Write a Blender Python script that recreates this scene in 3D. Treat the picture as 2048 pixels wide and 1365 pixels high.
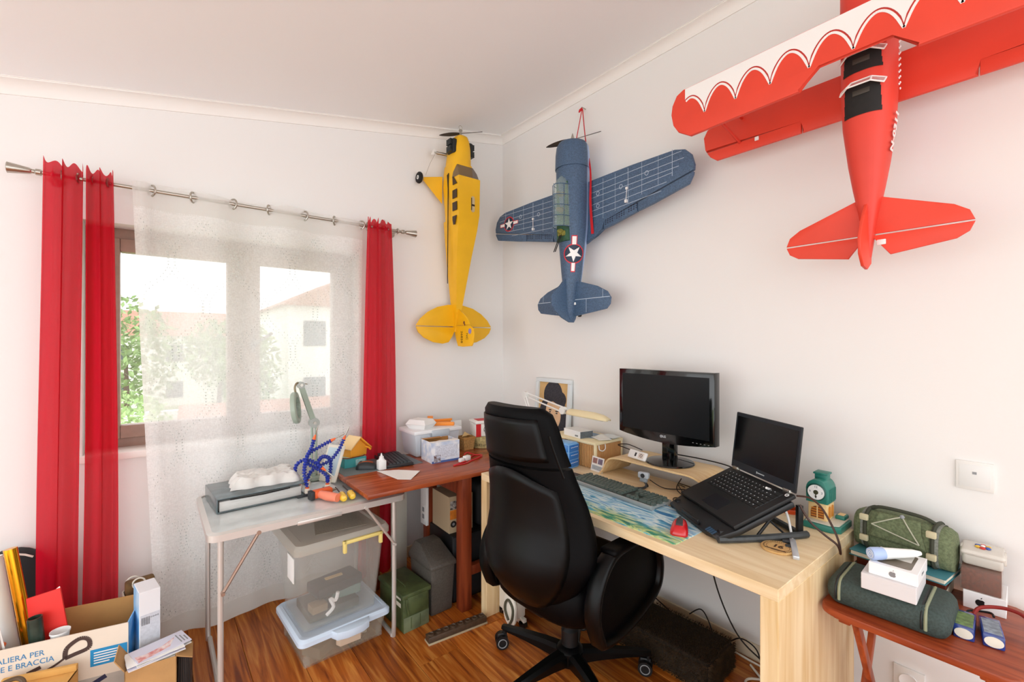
import bpy, bmesh, math, random
from mathutils import Matrix, Vector
from math import sin, cos, pi, radians as R
random.seed(7)
for _o in list(bpy.data.objects):
    bpy.data.objects.remove(_o)
SC = bpy.context.scene
COL = SC.collection

# ------------------------------------------------------------------ camera, world, exposure
cam_d = bpy.data.cameras.new('camera'); cam = bpy.data.objects.new('camera', cam_d); COL.objects.link(cam)
cam.location = (0, 0, 1.40)
cam.rotation_euler = (R(90), 0, -math.atan(716 / 906.0))
cam_d.sensor_width = 36.0; cam_d.lens = 906 / 2048 * 36.0
cam_d.shift_y = 5.5 / 2048
cam_d.clip_start = 0.02; cam_d.clip_end = 300
SC.camera = cam
SC.view_settings.view_transform = 'Standard'; SC.view_settings.look = 'None'
SC.view_settings.gamma = 1.0; SC.view_settings.use_curve_mapping = False
SC.view_settings.exposure = 0.88
W = bpy.data.worlds.new('overcast_sky'); SC.world = W; W.use_nodes = True
_bg = W.node_tree.nodes['Background']
_bg.inputs[0].default_value = (0.945, 0.978, 1.0, 1); _bg.inputs[1].default_value = 1.5

# ------------------------------------------------------------------ materials
def lin(c):
    if isinstance(c, str):
        c = c.lstrip('#'); c = [int(c[i:i + 2], 16) / 255 for i in (0, 2, 4)]
        return tuple(x / 12.92 if x <= 0.04045 else ((x + 0.055) / 1.055) ** 2.4 for x in c)
    return tuple(c)
_MC = {}
def mat(name, col, rough=0.5, metal=0.0, spec=0.5, var=None, bump=None, alpha=1.0, trans=0.0, coat=0.0, sheen=0.0, tl=0.0):
    """procedural principled material; var=(scale, amount[, colour2]), bump=(scale, strength), tl = translucent share"""
    if name in _MC: return _MC[name]
    m = bpy.data.materials.new(name); m.use_nodes = True; _MC[name] = m
    nt = m.node_tree; N = nt.nodes; L = nt.links
    p = N['Principled BSDF']; out = N['Material Output']
    c = lin(col) + (1,)
    p.inputs['Base Color'].default_value = c
    p.inputs['Roughness'].default_value = rough; p.inputs['Metallic'].default_value = metal
    p.inputs['Specular IOR Level'].default_value = spec
    p.inputs['Coat Weight'].default_value = coat; p.inputs['Sheen Weight'].default_value = sheen
    p.inputs['Transmission Weight'].default_value = trans
    tc = N.new('ShaderNodeTexCoord')
    if var:
        nz = N.new('ShaderNodeTexNoise'); nz.inputs['Scale'].default_value = var[0]; nz.inputs['Detail'].default_value = 4
        mp = N.new('ShaderNodeMapping'); L.new(tc.outputs['Object'], mp.inputs[0]); L.new(mp.outputs[0], nz.inputs['Vector'])
        if len(var) > 3: mp.inputs['Scale'].default_value = var[3]
        mx = N.new('ShaderNodeMix'); mx.data_type = 'RGBA'
        c2 = lin(var[2]) + (1,) if len(var) > 2 and var[2] else tuple(x * (1 - var[1]) for x in c[:3]) + (1,)
        mx.inputs[6].default_value = c; mx.inputs[7].default_value = c2
        rp = N.new('ShaderNodeMapRange'); rp.inputs[1].default_value = 0.38; rp.inputs[2].default_value = 0.64
        L.new(nz.outputs[0], rp.inputs[0]); L.new(rp.outputs[0], mx.inputs[0]); L.new(mx.outputs[2], p.inputs['Base Color'])
    if bump:
        nb = N.new('ShaderNodeTexNoise'); nb.inputs['Scale'].default_value = bump[0]; nb.inputs['Detail'].default_value = 3
        L.new(tc.outputs['Object'], nb.inputs['Vector'])
        bp = N.new('ShaderNodeBump'); bp.inputs['Strength'].default_value = bump[1]; bp.inputs['Distance'].default_value = 0.004
        L.new(nb.outputs[0], bp.inputs['Height']); L.new(bp.outputs[0], p.inputs['Normal'])
    sh = p.outputs[0]
    if tl > 0:
        t = N.new('ShaderNodeBsdfTranslucent'); t.inputs[0].default_value = c
        mx2 = N.new('ShaderNodeMixShader'); mx2.inputs[0].default_value = tl
        L.new(sh, mx2.inputs[1]); L.new(t.outputs[0], mx2.inputs[2]); sh = mx2.outputs[0]
    if alpha < 1:
        t = N.new('ShaderNodeBsdfTransparent')
        mx3 = N.new('ShaderNodeMixShader'); mx3.inputs[0].default_value = alpha
        L.new(t.outputs[0], mx3.inputs[1]); L.new(sh, mx3.inputs[2]); sh = mx3.outputs[0]
    L.new(sh, out.inputs[0])
    return m

# ------------------------------------------------------------------ mesh helpers
class B:
    def __init__(s): s.bm = bmesh.new()
    def _add(s, vs, fs, M=None, mi=0):
        M = M or Matrix()
        bv = [s.bm.verts.new(M @ Vector(v)) for v in vs]
        for f in fs:
            try:
                fc = s.bm.faces.new([bv[i] for i in f]); fc.material_index = mi
            except ValueError: pass
        return s
    def _merge(s, t, M=None, mi=0):
        bmesh.ops.recalc_face_normals(t, faces=t.faces[:])
        t.verts.index_update()
        s._add([v.co.copy() for v in t.verts], [[v.index for v in f.verts] for f in t.faces], M, mi); t.free(); return s
    def box(s, x0, x1, y0, y1, z0, z1, bev=0, seg=2, M=None, taper=None, mi=0):
        t = bmesh.new()
        tx, ty = taper or (1, 1); cx, cy = (x0 + x1) / 2, (y0 + y1) / 2
        v = []
        for z, kx, ky in ((z0, tx, ty), (z1, 1, 1)):
            for (x, y) in ((x0, y0), (x1, y0), (x1, y1), (x0, y1)):
                v.append(t.verts.new((cx + (x - cx) * kx, cy + (y - cy) * ky, z)))
        for f in ((3, 2, 1, 0), (4, 5, 6, 7), (0, 1, 5, 4), (1, 2, 6, 5), (2, 3, 7, 6), (3, 0, 4, 7)):
            t.faces.new([v[i] for i in f])
        if bev: bmesh.ops.bevel(t, geom=t.edges[:], offset=bev, segments=seg, affect='EDGES', profile=0.5)
        return s._merge(t, M, mi)
    def cyl(s, p0, p1, r0, r1=None, n=16, cap=True, M=None):
        r1 = r0 if r1 is None else r1
        p0, p1 = Vector(p0), Vector(p1); d = (p1 - p0)
        q = d.to_track_quat('Z', 'Y').to_matrix()
        vs = []; 
        for p, r in ((p0, r0), (p1, r1)):
            for i in range(n):
                a = 2 * pi * i / n; vs.append(p + q @ Vector((r * cos(a), r * sin(a), 0)))
        fs = [(i, (i + 1) % n, n + (i + 1) % n, n + i) for i in range(n)]
        if cap: fs += [tuple(reversed(range(n))), tuple(range(n, 2 * n))]
        return s._add(vs, fs, M)
    def tube(s, pts, r, n=8, closed=False, M=None, cap=True):
        pts = [Vector(p) for p in pts]; k = len(pts)
        rr = r if isinstance(r, (list, tuple)) else [r] * k
        vs = []; fs = []; prev = None
        for i, p in enumerate(pts):
            a = pts[(i - 1) % k] if (closed or i > 0) else p
            b = pts[(i + 1) % k] if (closed or i < k - 1) else p
            d = (b - a).normalized()
            if prev is None:
                u = d.orthogonal().normalized()
            else:
                u = (prev - d * prev.dot(d))
                u = u.normalized() if u.length > 1e-6 else d.orthogonal().normalized()
            prev = u; w = d.cross(u)
            for j in range(n):
                t = 2 * pi * j / n; vs.append(p + (u * cos(t) + w * sin(t)) * rr[i])
        for i in range(k if closed else k - 1):
            i2 = (i + 1) % k
            for j in range(n): fs.append((i * n + j, i * n + (j + 1) % n, i2 * n + (j + 1) % n, i2 * n + j))
        if cap and not closed: fs += [tuple(reversed(range(n))), tuple(range((k - 1) * n, k * n))]
        return s._add(vs, fs, M)
    def lathe(s, prof, n=24, M=None):
        """prof = [(radius, z)...] about z"""
        vs = []; fs = []; k = len(prof)
        for r, z in prof:
            for j in range(n): a = 2 * pi * j / n; vs.append((max(r, 1e-5) * cos(a), max(r, 1e-5) * sin(a), z))
        for i in range(k - 1):
            for j in range(n): fs.append((i * n + j, i * n + (j + 1) % n, (i + 1) * n + (j + 1) % n, (i + 1) * n + j))
        fs += [tuple(reversed(range(n))), tuple(range((k - 1) * n, k * n))]
        return s._add(vs, fs, M)
    def prism(s, poly, h0, h1, M=None, bev=0, seg=2):
        """polygon in xy extruded along z"""
        t = bmesh.new(); n = len(poly)
        a = [t.verts.new((x, y, h0)) for x, y in poly]; b = [t.verts.new((x, y, h1)) for x, y in poly]
        t.faces.new(list(reversed(a))); t.faces.new(b)
        for i in range(n): t.faces.new((a[i], a[(i + 1) % n], b[(i + 1) % n], b[i]))
        if bev: 
            es = [e for e in t.edges if abs(e.verts[0].co.z - e.verts[1].co.z) < 1e-7]
            bmesh.ops.bevel(t, geom=es, offset=bev, segments=seg, affect='EDGES', profile=0.5)
        return s._merge(t, M)
    def loft(s, rings, closed=True, cap=True, M=None):
        """rings: list of equally long point lists"""
        n = len(rings[0]); vs = [p for r in rings for p in r]; fs = []
        for i in range(len(rings) - 1):
            for j in range(n if closed else n - 1):
                fs.append((i * n + j, i * n + (j + 1) % n, (i + 1) * n + (j + 1) % n, (i + 1) * n + j))
        if cap and closed: fs += [tuple(reversed(range(n))), tuple(range((len(rings) - 1) * n, len(rings) * n))]
        return s._add(vs, fs, M)
    def surf(s, f, nu, nv, M=None):
        """open surface f(u,v)"""
        return s.loft([[f(i / nu, j / nv) for j in range(nv + 1)] for i in range(nu + 1)], closed=False, M=M)
    def sphere(s, c, r, n=14, M=None, sq=1.0):
        r = r if isinstance(r, (tuple, list)) else (r, r, r)
        rings = []
        m = max(6, n // 2)
        for i in range(1, m):
            a = pi * i / m
            rings.append([(c[0] + r[0] * sin(a) * cos(2 * pi * j / n), c[1] + r[1] * sin(a) * sin(2 * pi * j / n), c[2] - r[2] * cos(a)) for j in range(n)])
        return s.loft(rings, M=M)
    def ring(s, c, rad, r, n=20, m=8, M=None, axis='z'):
        pts = []
        for i in range(n):
            a = 2 * pi * i / n
            q = (rad * cos(a), rad * sin(a))
            pts.append({'z': (c[0] + q[0], c[1] + q[1], c[2]), 'y': (c[0] + q[0], c[1], c[2] + q[1]), 'x': (c[0], c[1] + q[0], c[2] + q[1])}[axis])
        return s.tube(pts, r, m, closed=True, M=M)

def setmat(o, m):
    for x in (m if isinstance(m, (list, tuple)) else [m]): o.data.materials.append(x)
def obj(name, b, m, parent=None, M=None, smooth=35, recalc=True):
    me = bpy.data.meshes.new(name)
    if recalc: bmesh.ops.recalc_face_normals(b.bm, faces=b.bm.faces[:])
    b.bm.to_mesh(me); b.bm.free()
    o = bpy.data.objects.new(name, me); COL.objects.link(o); setmat(o, m)
    if smooth:
        for p in me.polygons: p.use_smooth = True
        me.set_sharp_from_angle(angle=R(smooth))
    if parent: o.parent = parent
    if M is not None: o.matrix_local = M
    return o
def tag(o, label, cat, group=None):
    o['label'] = label; o['category'] = cat
    if group: o['group'] = group
    return o
def thing(name, label, cat, loc=(0, 0, 0), rz=0, group=None, M=None):
    o = bpy.data.objects.new(name, None); COL.objects.link(o); o.empty_display_size = 0.05
    if M is not None: o.matrix_world = M
    else: o.location = loc; o.rotation_euler = (0, 0, rz)
    return tag(o, label, cat, group)
def struct(name, b, m, parent=None, smooth=35):
    o = obj(name, b, m, parent, smooth=smooth)
    if not parent: o['kind'] = 'structure'
    return o
def axes(o, ex, ey):
    """matrix with origin o, local x along ex, local y along ey"""
    ex = Vector(ex).normalized(); ey = Vector(ey); ez = ex.cross(ey).normalized(); ey = ez.cross(ex)
    m = Matrix((ex, ey, ez)).transposed().to_4x4(); m.translation = Vector(o); return m
def text(name, s, size, m, parent, M, ext=0.0003, bold=0.0, align='CENTER', sx=1.0, space=1.0):
    c = bpy.data.curves.new(name, 'FONT'); c.body = s; c.size = size; c.extrude = ext; c.offset = bold
    c.align_x = align; c.align_y = 'CENTER'; c.resolution_u = 3; c.space_line = space
    t = bpy.data.objects.new(name + '_t', c); me = bpy.data.meshes.new_from_object(t)
    bpy.data.objects.remove(t); bpy.data.curves.remove(c)
    me.name = name
    o = bpy.data.objects.new(name, me); COL.objects.link(o); setmat(o, m)
    if parent: o.parent = parent
    o.matrix_local = M @ Matrix.Diagonal((sx, 1, 1, 1))
    return o
def copy_tree(o, parent=None):
    c = o.copy(); COL.objects.link(c); c.parent = parent
    for ch in list(o.children): copy_tree(ch, c)
    return c
def T(x, y, z, rz=0, rx=0, ry=0): return Matrix.Translation((x, y, z)) @ Matrix.Rotation(rz, 4, 'Z') @ Matrix.Rotation(ry, 4, 'Y') @ Matrix.Rotation(rx, 4, 'X')
def spline(pts, n=8):
    """Catmull-Rom through pts"""
    P = [Vector(p) for p in pts]; out = []
    for i in range(len(P) - 1):
        a = P[max(i - 1, 0)]; b = P[i]; c = P[i + 1]; d = P[min(i + 2, len(P) - 1)]
        for k in range(n):
            t = k / n
            out.append(0.5 * ((2 * b) + (c - a) * t + (2 * a - 5 * b + 4 * c - d) * t * t + (3 * b - a - 3 * c + d) * t ** 3))
    out.append(P[-1]); return out
def rrect(x0, x1, y0, y1, r, n=5):
    o = []
    for cx, cy, a0 in ((x1 - r, y0 + r, -pi / 2), (x1 - r, y1 - r, 0), (x0 + r, y1 - r, pi / 2), (x0 + r, y0 + r, pi)):
        for i in range(n + 1): a = a0 + pi / 2 * i / n; o.append((cx + r * cos(a), cy + r * sin(a)))
    return o

# common materials
m_white = mat('white_plastic', '#f2f2f0', 0.4)
m_black = mat('black_plastic', '#0b0c0e', 0.45)
m_dgrey = mat('dark_grey_plastic', '#2b2d30', 0.5)
m_grey = mat('grey_plastic', '#8e9092', 0.5)
m_steel = mat('satin_steel', '#b9b4aa', 0.32, metal=1.0)
m_chrome = mat('chrome', '#d8dade', 0.12, metal=1.0)
m_red = mat('red_print', '#c8141c', 0.5)
m_cardb = mat('corrugated_cardboard', '#c79a63', 0.85, var=(9, 0.18), bump=(90, 0.15))
m_paper = mat('paper', '#f4f3ef', 0.8)
m_cable = mat('black_cable', '#17120e', 0.5)
m_wcable = mat('white_cable', '#e9e4d8', 0.5)

# ------------------------------------------------------------------ room shell
WX, WY = 2.09, 2.76
def zc(x): return 2.972 + 0.19 * (x - WX)
m_wall = mat('matte_wall_paint', '#eeece9', 0.92, spec=0.2, bump=(160, 0.05))
m_ceil = mat('ceiling_paint', '#fafbfb', 0.95, spec=0.15)
m_trim = mat('white_trim_paint', '#f4f1ec', 0.7)

def wood_floor():
    m = bpy.data.materials.new('laminate_planks'); m.use_nodes = True; nt = m.node_tree; N = nt.nodes; L = nt.links
    p = N['Principled BSDF']; p.inputs['Roughness'].default_value = 0.36; p.inputs['Specular IOR Level'].default_value = 0.4
    tc = N.new('ShaderNodeTexCoord'); oi = N.new('ShaderNodeObjectInfo')
    mp = N.new('ShaderNodeMapping'); mp.inputs['Scale'].default_value = (34, 2.2, 1)
    ad = N.new('ShaderNodeVectorMath'); ad.operation = 'ADD'
    sc = N.new('ShaderNodeVectorMath'); sc.operation = 'SCALE'; sc.inputs[0].default_value = (13, 7, 5); L.new(oi.outputs['Random'], sc.inputs['Scale'])
    L.new(tc.outputs['Object'], ad.inputs[0]); L.new(sc.outputs[0], ad.inputs[1]); L.new(ad.outputs[0], mp.inputs[0])
    nz = N.new('ShaderNodeTexNoise'); nz.inputs['Scale'].default_value = 1.0; nz.inputs['Detail'].default_value = 6; nz.inputs['Distortion'].default_value = 1.2
    L.new(mp.outputs[0], nz.inputs['Vector'])
    cr = N.new('ShaderNodeValToRGB'); e = cr.color_ramp.elements
    e[0].position = 0.30; e[0].color = lin('#7a3510') + (1,); e[1].position = 0.72; e[1].color = lin('#dd9748') + (1,)
    x = cr.color_ramp.elements.new(0.5); x.color = lin('#b9641f') + (1,)
    L.new(nz.outputs[0], cr.inputs[0])
    hs = N.new('ShaderNodeHueSaturation'); mr = N.new('ShaderNodeMapRange'); mr.inputs[3].default_value = 0.72; mr.inputs[4].default_value = 1.18
    L.new(oi.outputs['Random'], mr.inputs[0]); L.new(mr.outputs[0], hs.inputs['Value']); L.new(cr.outputs[0], hs.inputs['Color'])
    L.new(hs.outputs[0], p.inputs['Base Color'])
    return m
m_floor = wood_floor()
b = B(); b.box(-2.2, WX, -2.4, WY, -0.12, -0.011)
fl = struct('floor', b, mat('floor_underlay', '#5a2c12', 0.7))
pm = {}
pw = 0.194; cx0 = -2.2
i = 0
while cx0 < WX - 0.01:
    x1 = min(cx0 + pw, WX); y = -2.4 - random.random() * 1.1
    while y < WY - 0.01:
        a, c = max(y, -2.4), min(y + 1.22, WY)
        if c - a > 0.03:
            key = (round(x1 - cx0, 3), round(c - a, 3))
            if key not in pm:
                bb = B(); w_, l_ = key; g = 0.0008
                bb.box(g, w_ - g, g, l_ - g, -0.011, 0, bev=0.0012, seg=1)
                o = obj('plank', bb, m_floor, fl); pm[key] = o.data
            else:
                o = bpy.data.objects.new('plank', pm[key]); COL.objects.link(o); o.parent = fl
            o.location = (cx0, a, 0)
        y += 1.22
    cx0 += pw

wx0, wx1, wz0, wz1 = -0.25, 0.985, 0.90, 1.955     # window opening
b = B()
for x0, x1, z0, z1 in ((-2.2, wx0, -0.12, 3.2), (wx1, 2.3, -0.12, 3.2), (wx0, wx1, -0.12, wz0), (wx0, wx1, wz1, 3.2)):
    b.box(x0, x1, WY, WY + 0.24, z0, z1)
struct('wall_window', b, m_wall)
b = B(); b.box(WX, WX + 0.2, -2.4, WY, -0.12, 3.2); struct('wall_right', b, m_wall)
b = B()
b._add([(x, y, zc(x) + dz) for dz in (0, 0.12) for x, y in ((-2.2, -2.4), (WX, -2.4), (WX, WY), (-2.2, WY))],
       [(0, 1, 2, 3), (7, 6, 5, 4), (0, 4, 5, 1), (1, 5, 6, 2), (2, 6, 7, 3), (3, 7, 4, 0)])
struct('ceiling', b, m_ceil)
cove = [(0, 0.005), (0, -0.055)] + [(0.055 - 0.048 * cos(a), -0.055 + 0.048 * sin(a)) for a in [pi / 2 * k / 6 for k in range(7)]] + [(0.055, -0.002), (0.06, -0.002), (0.06, 0.005)]
b = B(); b.loft([[(x, WY - d, zc(x) + z) for d, z in cove] for x in (-2.2, WX)]); struct('trim_1', b, m_trim)
b = B(); b.loft([[(WX - d, y, zc(WX - d) + z) for d, z in cove] for y in (-2.4, WY)]); struct('trim_2', b, m_trim)
m_base = mat('baseboard_paint', '#e4d7bd', 0.6)
b = B(); b.box(WX - 0.012, WX, -2.4, WY, 0, 0.072, bev=0.003); struct('baseboard_right', b, m_base)
b = B(); b.box(-2.2, WX - 0.012, WY - 0.012, WY, 0, 0.072, bev=0.003); struct('baseboard_window', b, m_base)

# window: taupe frame, two sashes with glass, handle, stone sill
m_frame = mat('taupe_window_frame', '#a58a7b', 0.45, var=(30, 0.12))
m_glass = mat('window_glass', '#ffffff', 0.02, spec=0.5, alpha=0.07)
b = B(); y0, y1 = WY + 0.12, WY + 0.19
for x0, x1, z0, z1 in ((wx0, wx0 + .05, wz0, wz1), (wx1 - .05, wx1, wz0, wz1), (wx0 + .05, wx1 - .05, wz0, wz0 + .05), (wx0 + .05, wx1 - .05, wz1 - .055, wz1)):
    b.box(x0, x1, y0, y1, z0, z1, bev=0.004)
win = struct('window_1', b, m_frame)
xm = 0.388
for (x0, x1) in ((wx0 + .045, xm), (xm, wx1 - .045)):
    b = B(); z0, z1 = wz0 + .045, wz1 - .05; k = .078; ya, yb = y0 - .018, y1 - .02
    b.box(x0, x0 + k, ya, yb, z0, z1, bev=.005); b.box(x1 - k, x1, ya, yb, z0, z1, bev=.005)
    b.box(x0 + k, x1 - k, ya, yb, z0, z0 + .062, bev=.005); b.box(x0 + k, x1 - k, ya, yb, z1 - .062, z1, bev=.005)
    s_ = obj('sash', b, m_frame, win)
    b = B(); b.box(x0 + k - .01, x1 - k + .01, y0 + .01, y0 + .022, z0 + .05, z1 - .05)
    obj('pane', b, m_glass, s_)
b = B(); b.box(xm + .03, xm + .055, y0 - .03, y0 - .018, 1.36, 1.43, bev=.003); b.tube([(xm + .042, y0 - .03, 1.40), (xm + .042, y0 - .06, 1.40), (xm + .05, y0 - .065, 1.40), (xm + .13, y0 - .065, 1.46)], .008, 8)
obj('handle', b, m_grey, win)
b = B(); b.box(wx0 - .02, wx1 + .02, WY - .03, y0 + .01, wz0 - .03, wz0 + .002, bev=.004); obj('sill', b, mat('white_stone_sill', '#f3efe9', 0.4), win)

# ------------------------------------------------------------------ outside the window
m_lawn = mat('garden_grass', '#8fae6c', 0.9, var=(0.6, 0.3, '#b8b98a'))
b = B(); b.box(-40, 60, 3.4, 120, -3.4, -3.2); g = struct('garden_ground', b, m_lawn)
m_stucco = mat('pale_stucco', '#efece6', 0.9); m_roof = mat('terracotta_roof', '#b9826a', 0.8, var=(6, .25)); m_dwin = mat('dark_window_glass', '#4a555c', 0.15)
def house(label, x, y, w, d, h, rh, base=-3.2, ax='x', nw=3):
    t = thing('house', label, 'house', (x, y, base))
    b = B(); b.box(-w / 2, w / 2, -d / 2, d / 2, 0, h); obj('wall', b, m_stucco, t)
    b = B(); o = .35
    if ax == 'x':
        v = [(-w / 2 - o, -d / 2 - o, h), (w / 2 + o, -d / 2 - o, h), (w / 2 + o, d / 2 + o, h), (-w / 2 - o, d / 2 + o, h), (-w / 2 - o, 0, h + rh), (w / 2 + o, 0, h + rh)]
        f = [(0, 1, 5, 4), (2, 3, 4, 5), (1, 2, 5), (3, 0, 4), (3, 2, 1, 0)]
    else:
        v = [(-w / 2 - o, -d / 2 - o, h), (w / 2 + o, -d / 2 - o, h), (w / 2 + o, d / 2 + o, h), (-w / 2 - o, d / 2 + o, h), (0, -d / 2 - o, h + rh), (0, d / 2 + o, h + rh)]
        f = [(0, 1, 4), (2, 3, 5), (1, 2, 5, 4), (3, 0, 4, 5), (3, 2, 1, 0)]
    b._add(v, f); obj('roof', b, m_roof, t, smooth=0)
    for k in range(nw):
        for zz in ((h - 1.9, h - .7),) + (((h - 4.6, h - 3.4),) if h > 5 else ()):
            b = B(); xx = -w / 2 + w * (k + .5) / nw; b.box(xx - .5, xx + .5, -d / 2 - .05, -d / 2 + .05, zz[0], zz[1]); obj('window', b, m_dwin, t)
    b = B(); b.box(-.3, .3, -.3, .3, h + rh * .3, h + rh + .7, M=T(w * .2, d * .12, 0)); obj('chimney', b, m_stucco, t)
    return t
house('two storey pale house with gable roof outside, behind the magnifier lamp', 8.4, 27, 7, 8, 6.4, 1.9, ax='y')
house('long low pale house with terracotta roof behind the gabled house', 16, 40, 14, 8, 5.6, 1.8)
house('low white outbuilding with tiled roof close below the gabled house', 3.6, 14.5, 5.5, 5, 1.7, 1.3, nw=2)
house('distant pale house with terracotta roof behind the garden trees', 1.2, 46, 10, 8, 5.2, 2.0)
m_leaf = mat('tree_foliage', '#93b070', 0.7, var=(3, .35)); m_leaf2 = mat('shrub_foliage', '#a6c67c', 0.7, var=(4, .35)); m_trunk = mat('tree_bark', '#6b5645', 0.9)
def tree(name, label, cat, x, y, h, r, base=-3.2, n=420, m=None, leaf=.35):
    t = thing(name, label, cat, (x, y, base))
    n *= 3; leaf *= .5
    b = B(); b.tube([(0, 0, 0), (.05, 0, h * .3), (0, .05, h * .62)], [.16, .12, .05], 7); obj('trunk', b, m_trunk, t)
    b = B(); rnd = random.Random(int(x * 100 + y))
    for k in range(n):
        a = rnd.random() * 2 * pi; q = rnd.uniform(-1, 1); rr = rnd.random() ** .4
        c = Vector((cos(a) * math.sqrt(1 - q * q) * r * rr, sin(a) * math.sqrt(1 - q * q) * r * rr, h * .62 + q * h * .38 * rr))
        M = Matrix.Translation(c) @ Matrix.Rotation(rnd.random() * 6, 4, (rnd.random(), rnd.random(), rnd.random() + .1))
        s_ = leaf * rnd.uniform(.6, 1.2); b._add([(-s_, 0, 0), (0, -s_ * .5, s_ * .1), (s_, 0, 0), (0, s_ * .5, s_ * .1)], [(0, 1, 2, 3)], M)
    obj('crown', b, m or m_leaf, t, smooth=0)
tree('tree', 'tall green tree outside in the gap between red and sheer curtains', 'tree', -0.9, 24, 6.6, 1.9)
tree('tree', 'rounded green tree beside the distant house', 'tree', 3.6, 38, 6.4, 2.2, leaf=.5)
tree('tree', 'small tree standing between the gabled house and the garden wall', 'tree', 3.3, 22.5, 5.6, 1.2)
tree('shrub', 'pale green shrub in front of the white garden wall', 'shrub', -0.42, 11.5, 3.7, 1.0, m=m_leaf2, leaf=.14, n=700)
tree('shrub', 'flowering shrub close below the window', 'shrub', -0.25, 7.0, 4.0, .9, m=m_leaf2, leaf=.09, n=1000)
b = B(); b.box(-14, 5.2, 15.6, 15.9, -3.2, -0.45); tag(obj('garden_wall', b, m_stucco), 'low white garden wall crossing the lawn outside', 'wall')

# ------------------------------------------------------------------ curtain rod and curtains
RY, RZ = 2.655, 2.102
t = thing('curtain_rod', 'satin nickel curtain rod with cone finials above the window', 'curtain rod', (0, 0, 0))
b = B(); b.cyl((-.40, RY, RZ), (1.25, RY, RZ), .0085, n=12); obj('rod', b, m_steel, t)
for s_, x0 in ((-1, -.36), (1, 1.215)):
    b = B(); b.lathe([(.009, 0), (.013, .004), (.013, .018), (.009, .022), (.009, .03), (.012, .034), (.020, .085), (.022, .098), (.018, .1)], 18,
                     M=Matrix.Translation((x0, RY, RZ)) @ Matrix.Rotation(s_ * pi / 2, 4, 'Y')); obj('finial', b, m_steel, t)
for x in (-.33, 1.19):
    b = B(); b.cyl((x, RY, RZ), (x, WY + .002, RZ), .007, n=10); b.cyl((x, WY - .008, RZ), (x, WY + .002, RZ), .024, n=16); b.ring((x, RY, RZ), .013, .005, axis='x'); obj('bracket', b, m_steel, t)

m_redc = mat('red_curtain_cloth', '#de1030', 0.85, tl=0.5, alpha=0.93, bump=(420, 0.25))
def cloth(xs, n_u, zt, zb, ns, amp, ph, yf):
    """hanging cloth: xs=(top left, top right, bottom left, bottom right)"""
    def f(u, v):
        k = u ** .8
        x = (xs[0] + (xs[2] - xs[0]) * k) * (1 - v) + (xs[1] + (xs[3] - xs[1]) * k) * v
        vv = v + .035 * sin(2 * pi * v * 1.7 + ph)
        y = yf + amp * (1 - .25 * u) * (cos(2 * pi * ns * vv + ph) + .35 * cos(2 * pi * ns * 2.3 * vv + 1.3 + 2 * u)) + .012 * sin(5 * u + 3 * v + ph) * u
        x += .3 * amp * sin(2 * pi * ns * vv + ph + .8) + .01 * sin(3.1 * u + ph) * u
        return (x, y, zt + .012 * cos(2 * pi * ns * 2 * v) * (1 - u) + (zb - zt) * u)
    return f
t = thing('curtain', 'red cloth curtain gathered beside the window behind the cardboard boxes', 'curtain', (-.24, RY, 0.02))
b = B(); b.surf(cloth((-.345, -.226, -.362, -.236), 2, 2.145, .02, 2.1, .026, 2.6, RY - .036), 40, 60); b.surf(cloth((-.233, -.132, -.246, -.115), 2, 2.14, .02, 2.6, .022, .4, RY - .032), 40, 60)
Mi = t.matrix_basis.copy(); Mi.translation = -Vector((-.24, RY, .02))
c1 = obj('panel', b, m_redc, t, M=Mi)
for x in (-.30, -.255, -.21, -.16):
    b = B(); b.ring((x, RY, RZ), .022, .005, axis='x', n=16, m=6); obj('eyelet', b, m_steel, t, M=Mi)
t = thing('curtain', 'narrow red cloth curtain hanging between sheer curtain and yellow model airplane', 'curtain', (1.04, RY, .02))
Mi = Matrix.Translation((-1.04, -RY, -.02))
b = B(); b.surf(cloth((.982, 1.128, .925, 1.172), 3, 2.137, .02, 3.2, .024, .9, RY - .034), 44, 80); obj('panel', b, m_redc, t, M=Mi)
for x in (1.0, 1.05, 1.1):
    b = B(); b.ring((x, RY, RZ), .022, .005, axis='x', n=16, m=6); obj('eyelet', b, m_steel, t, M=Mi)

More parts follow.
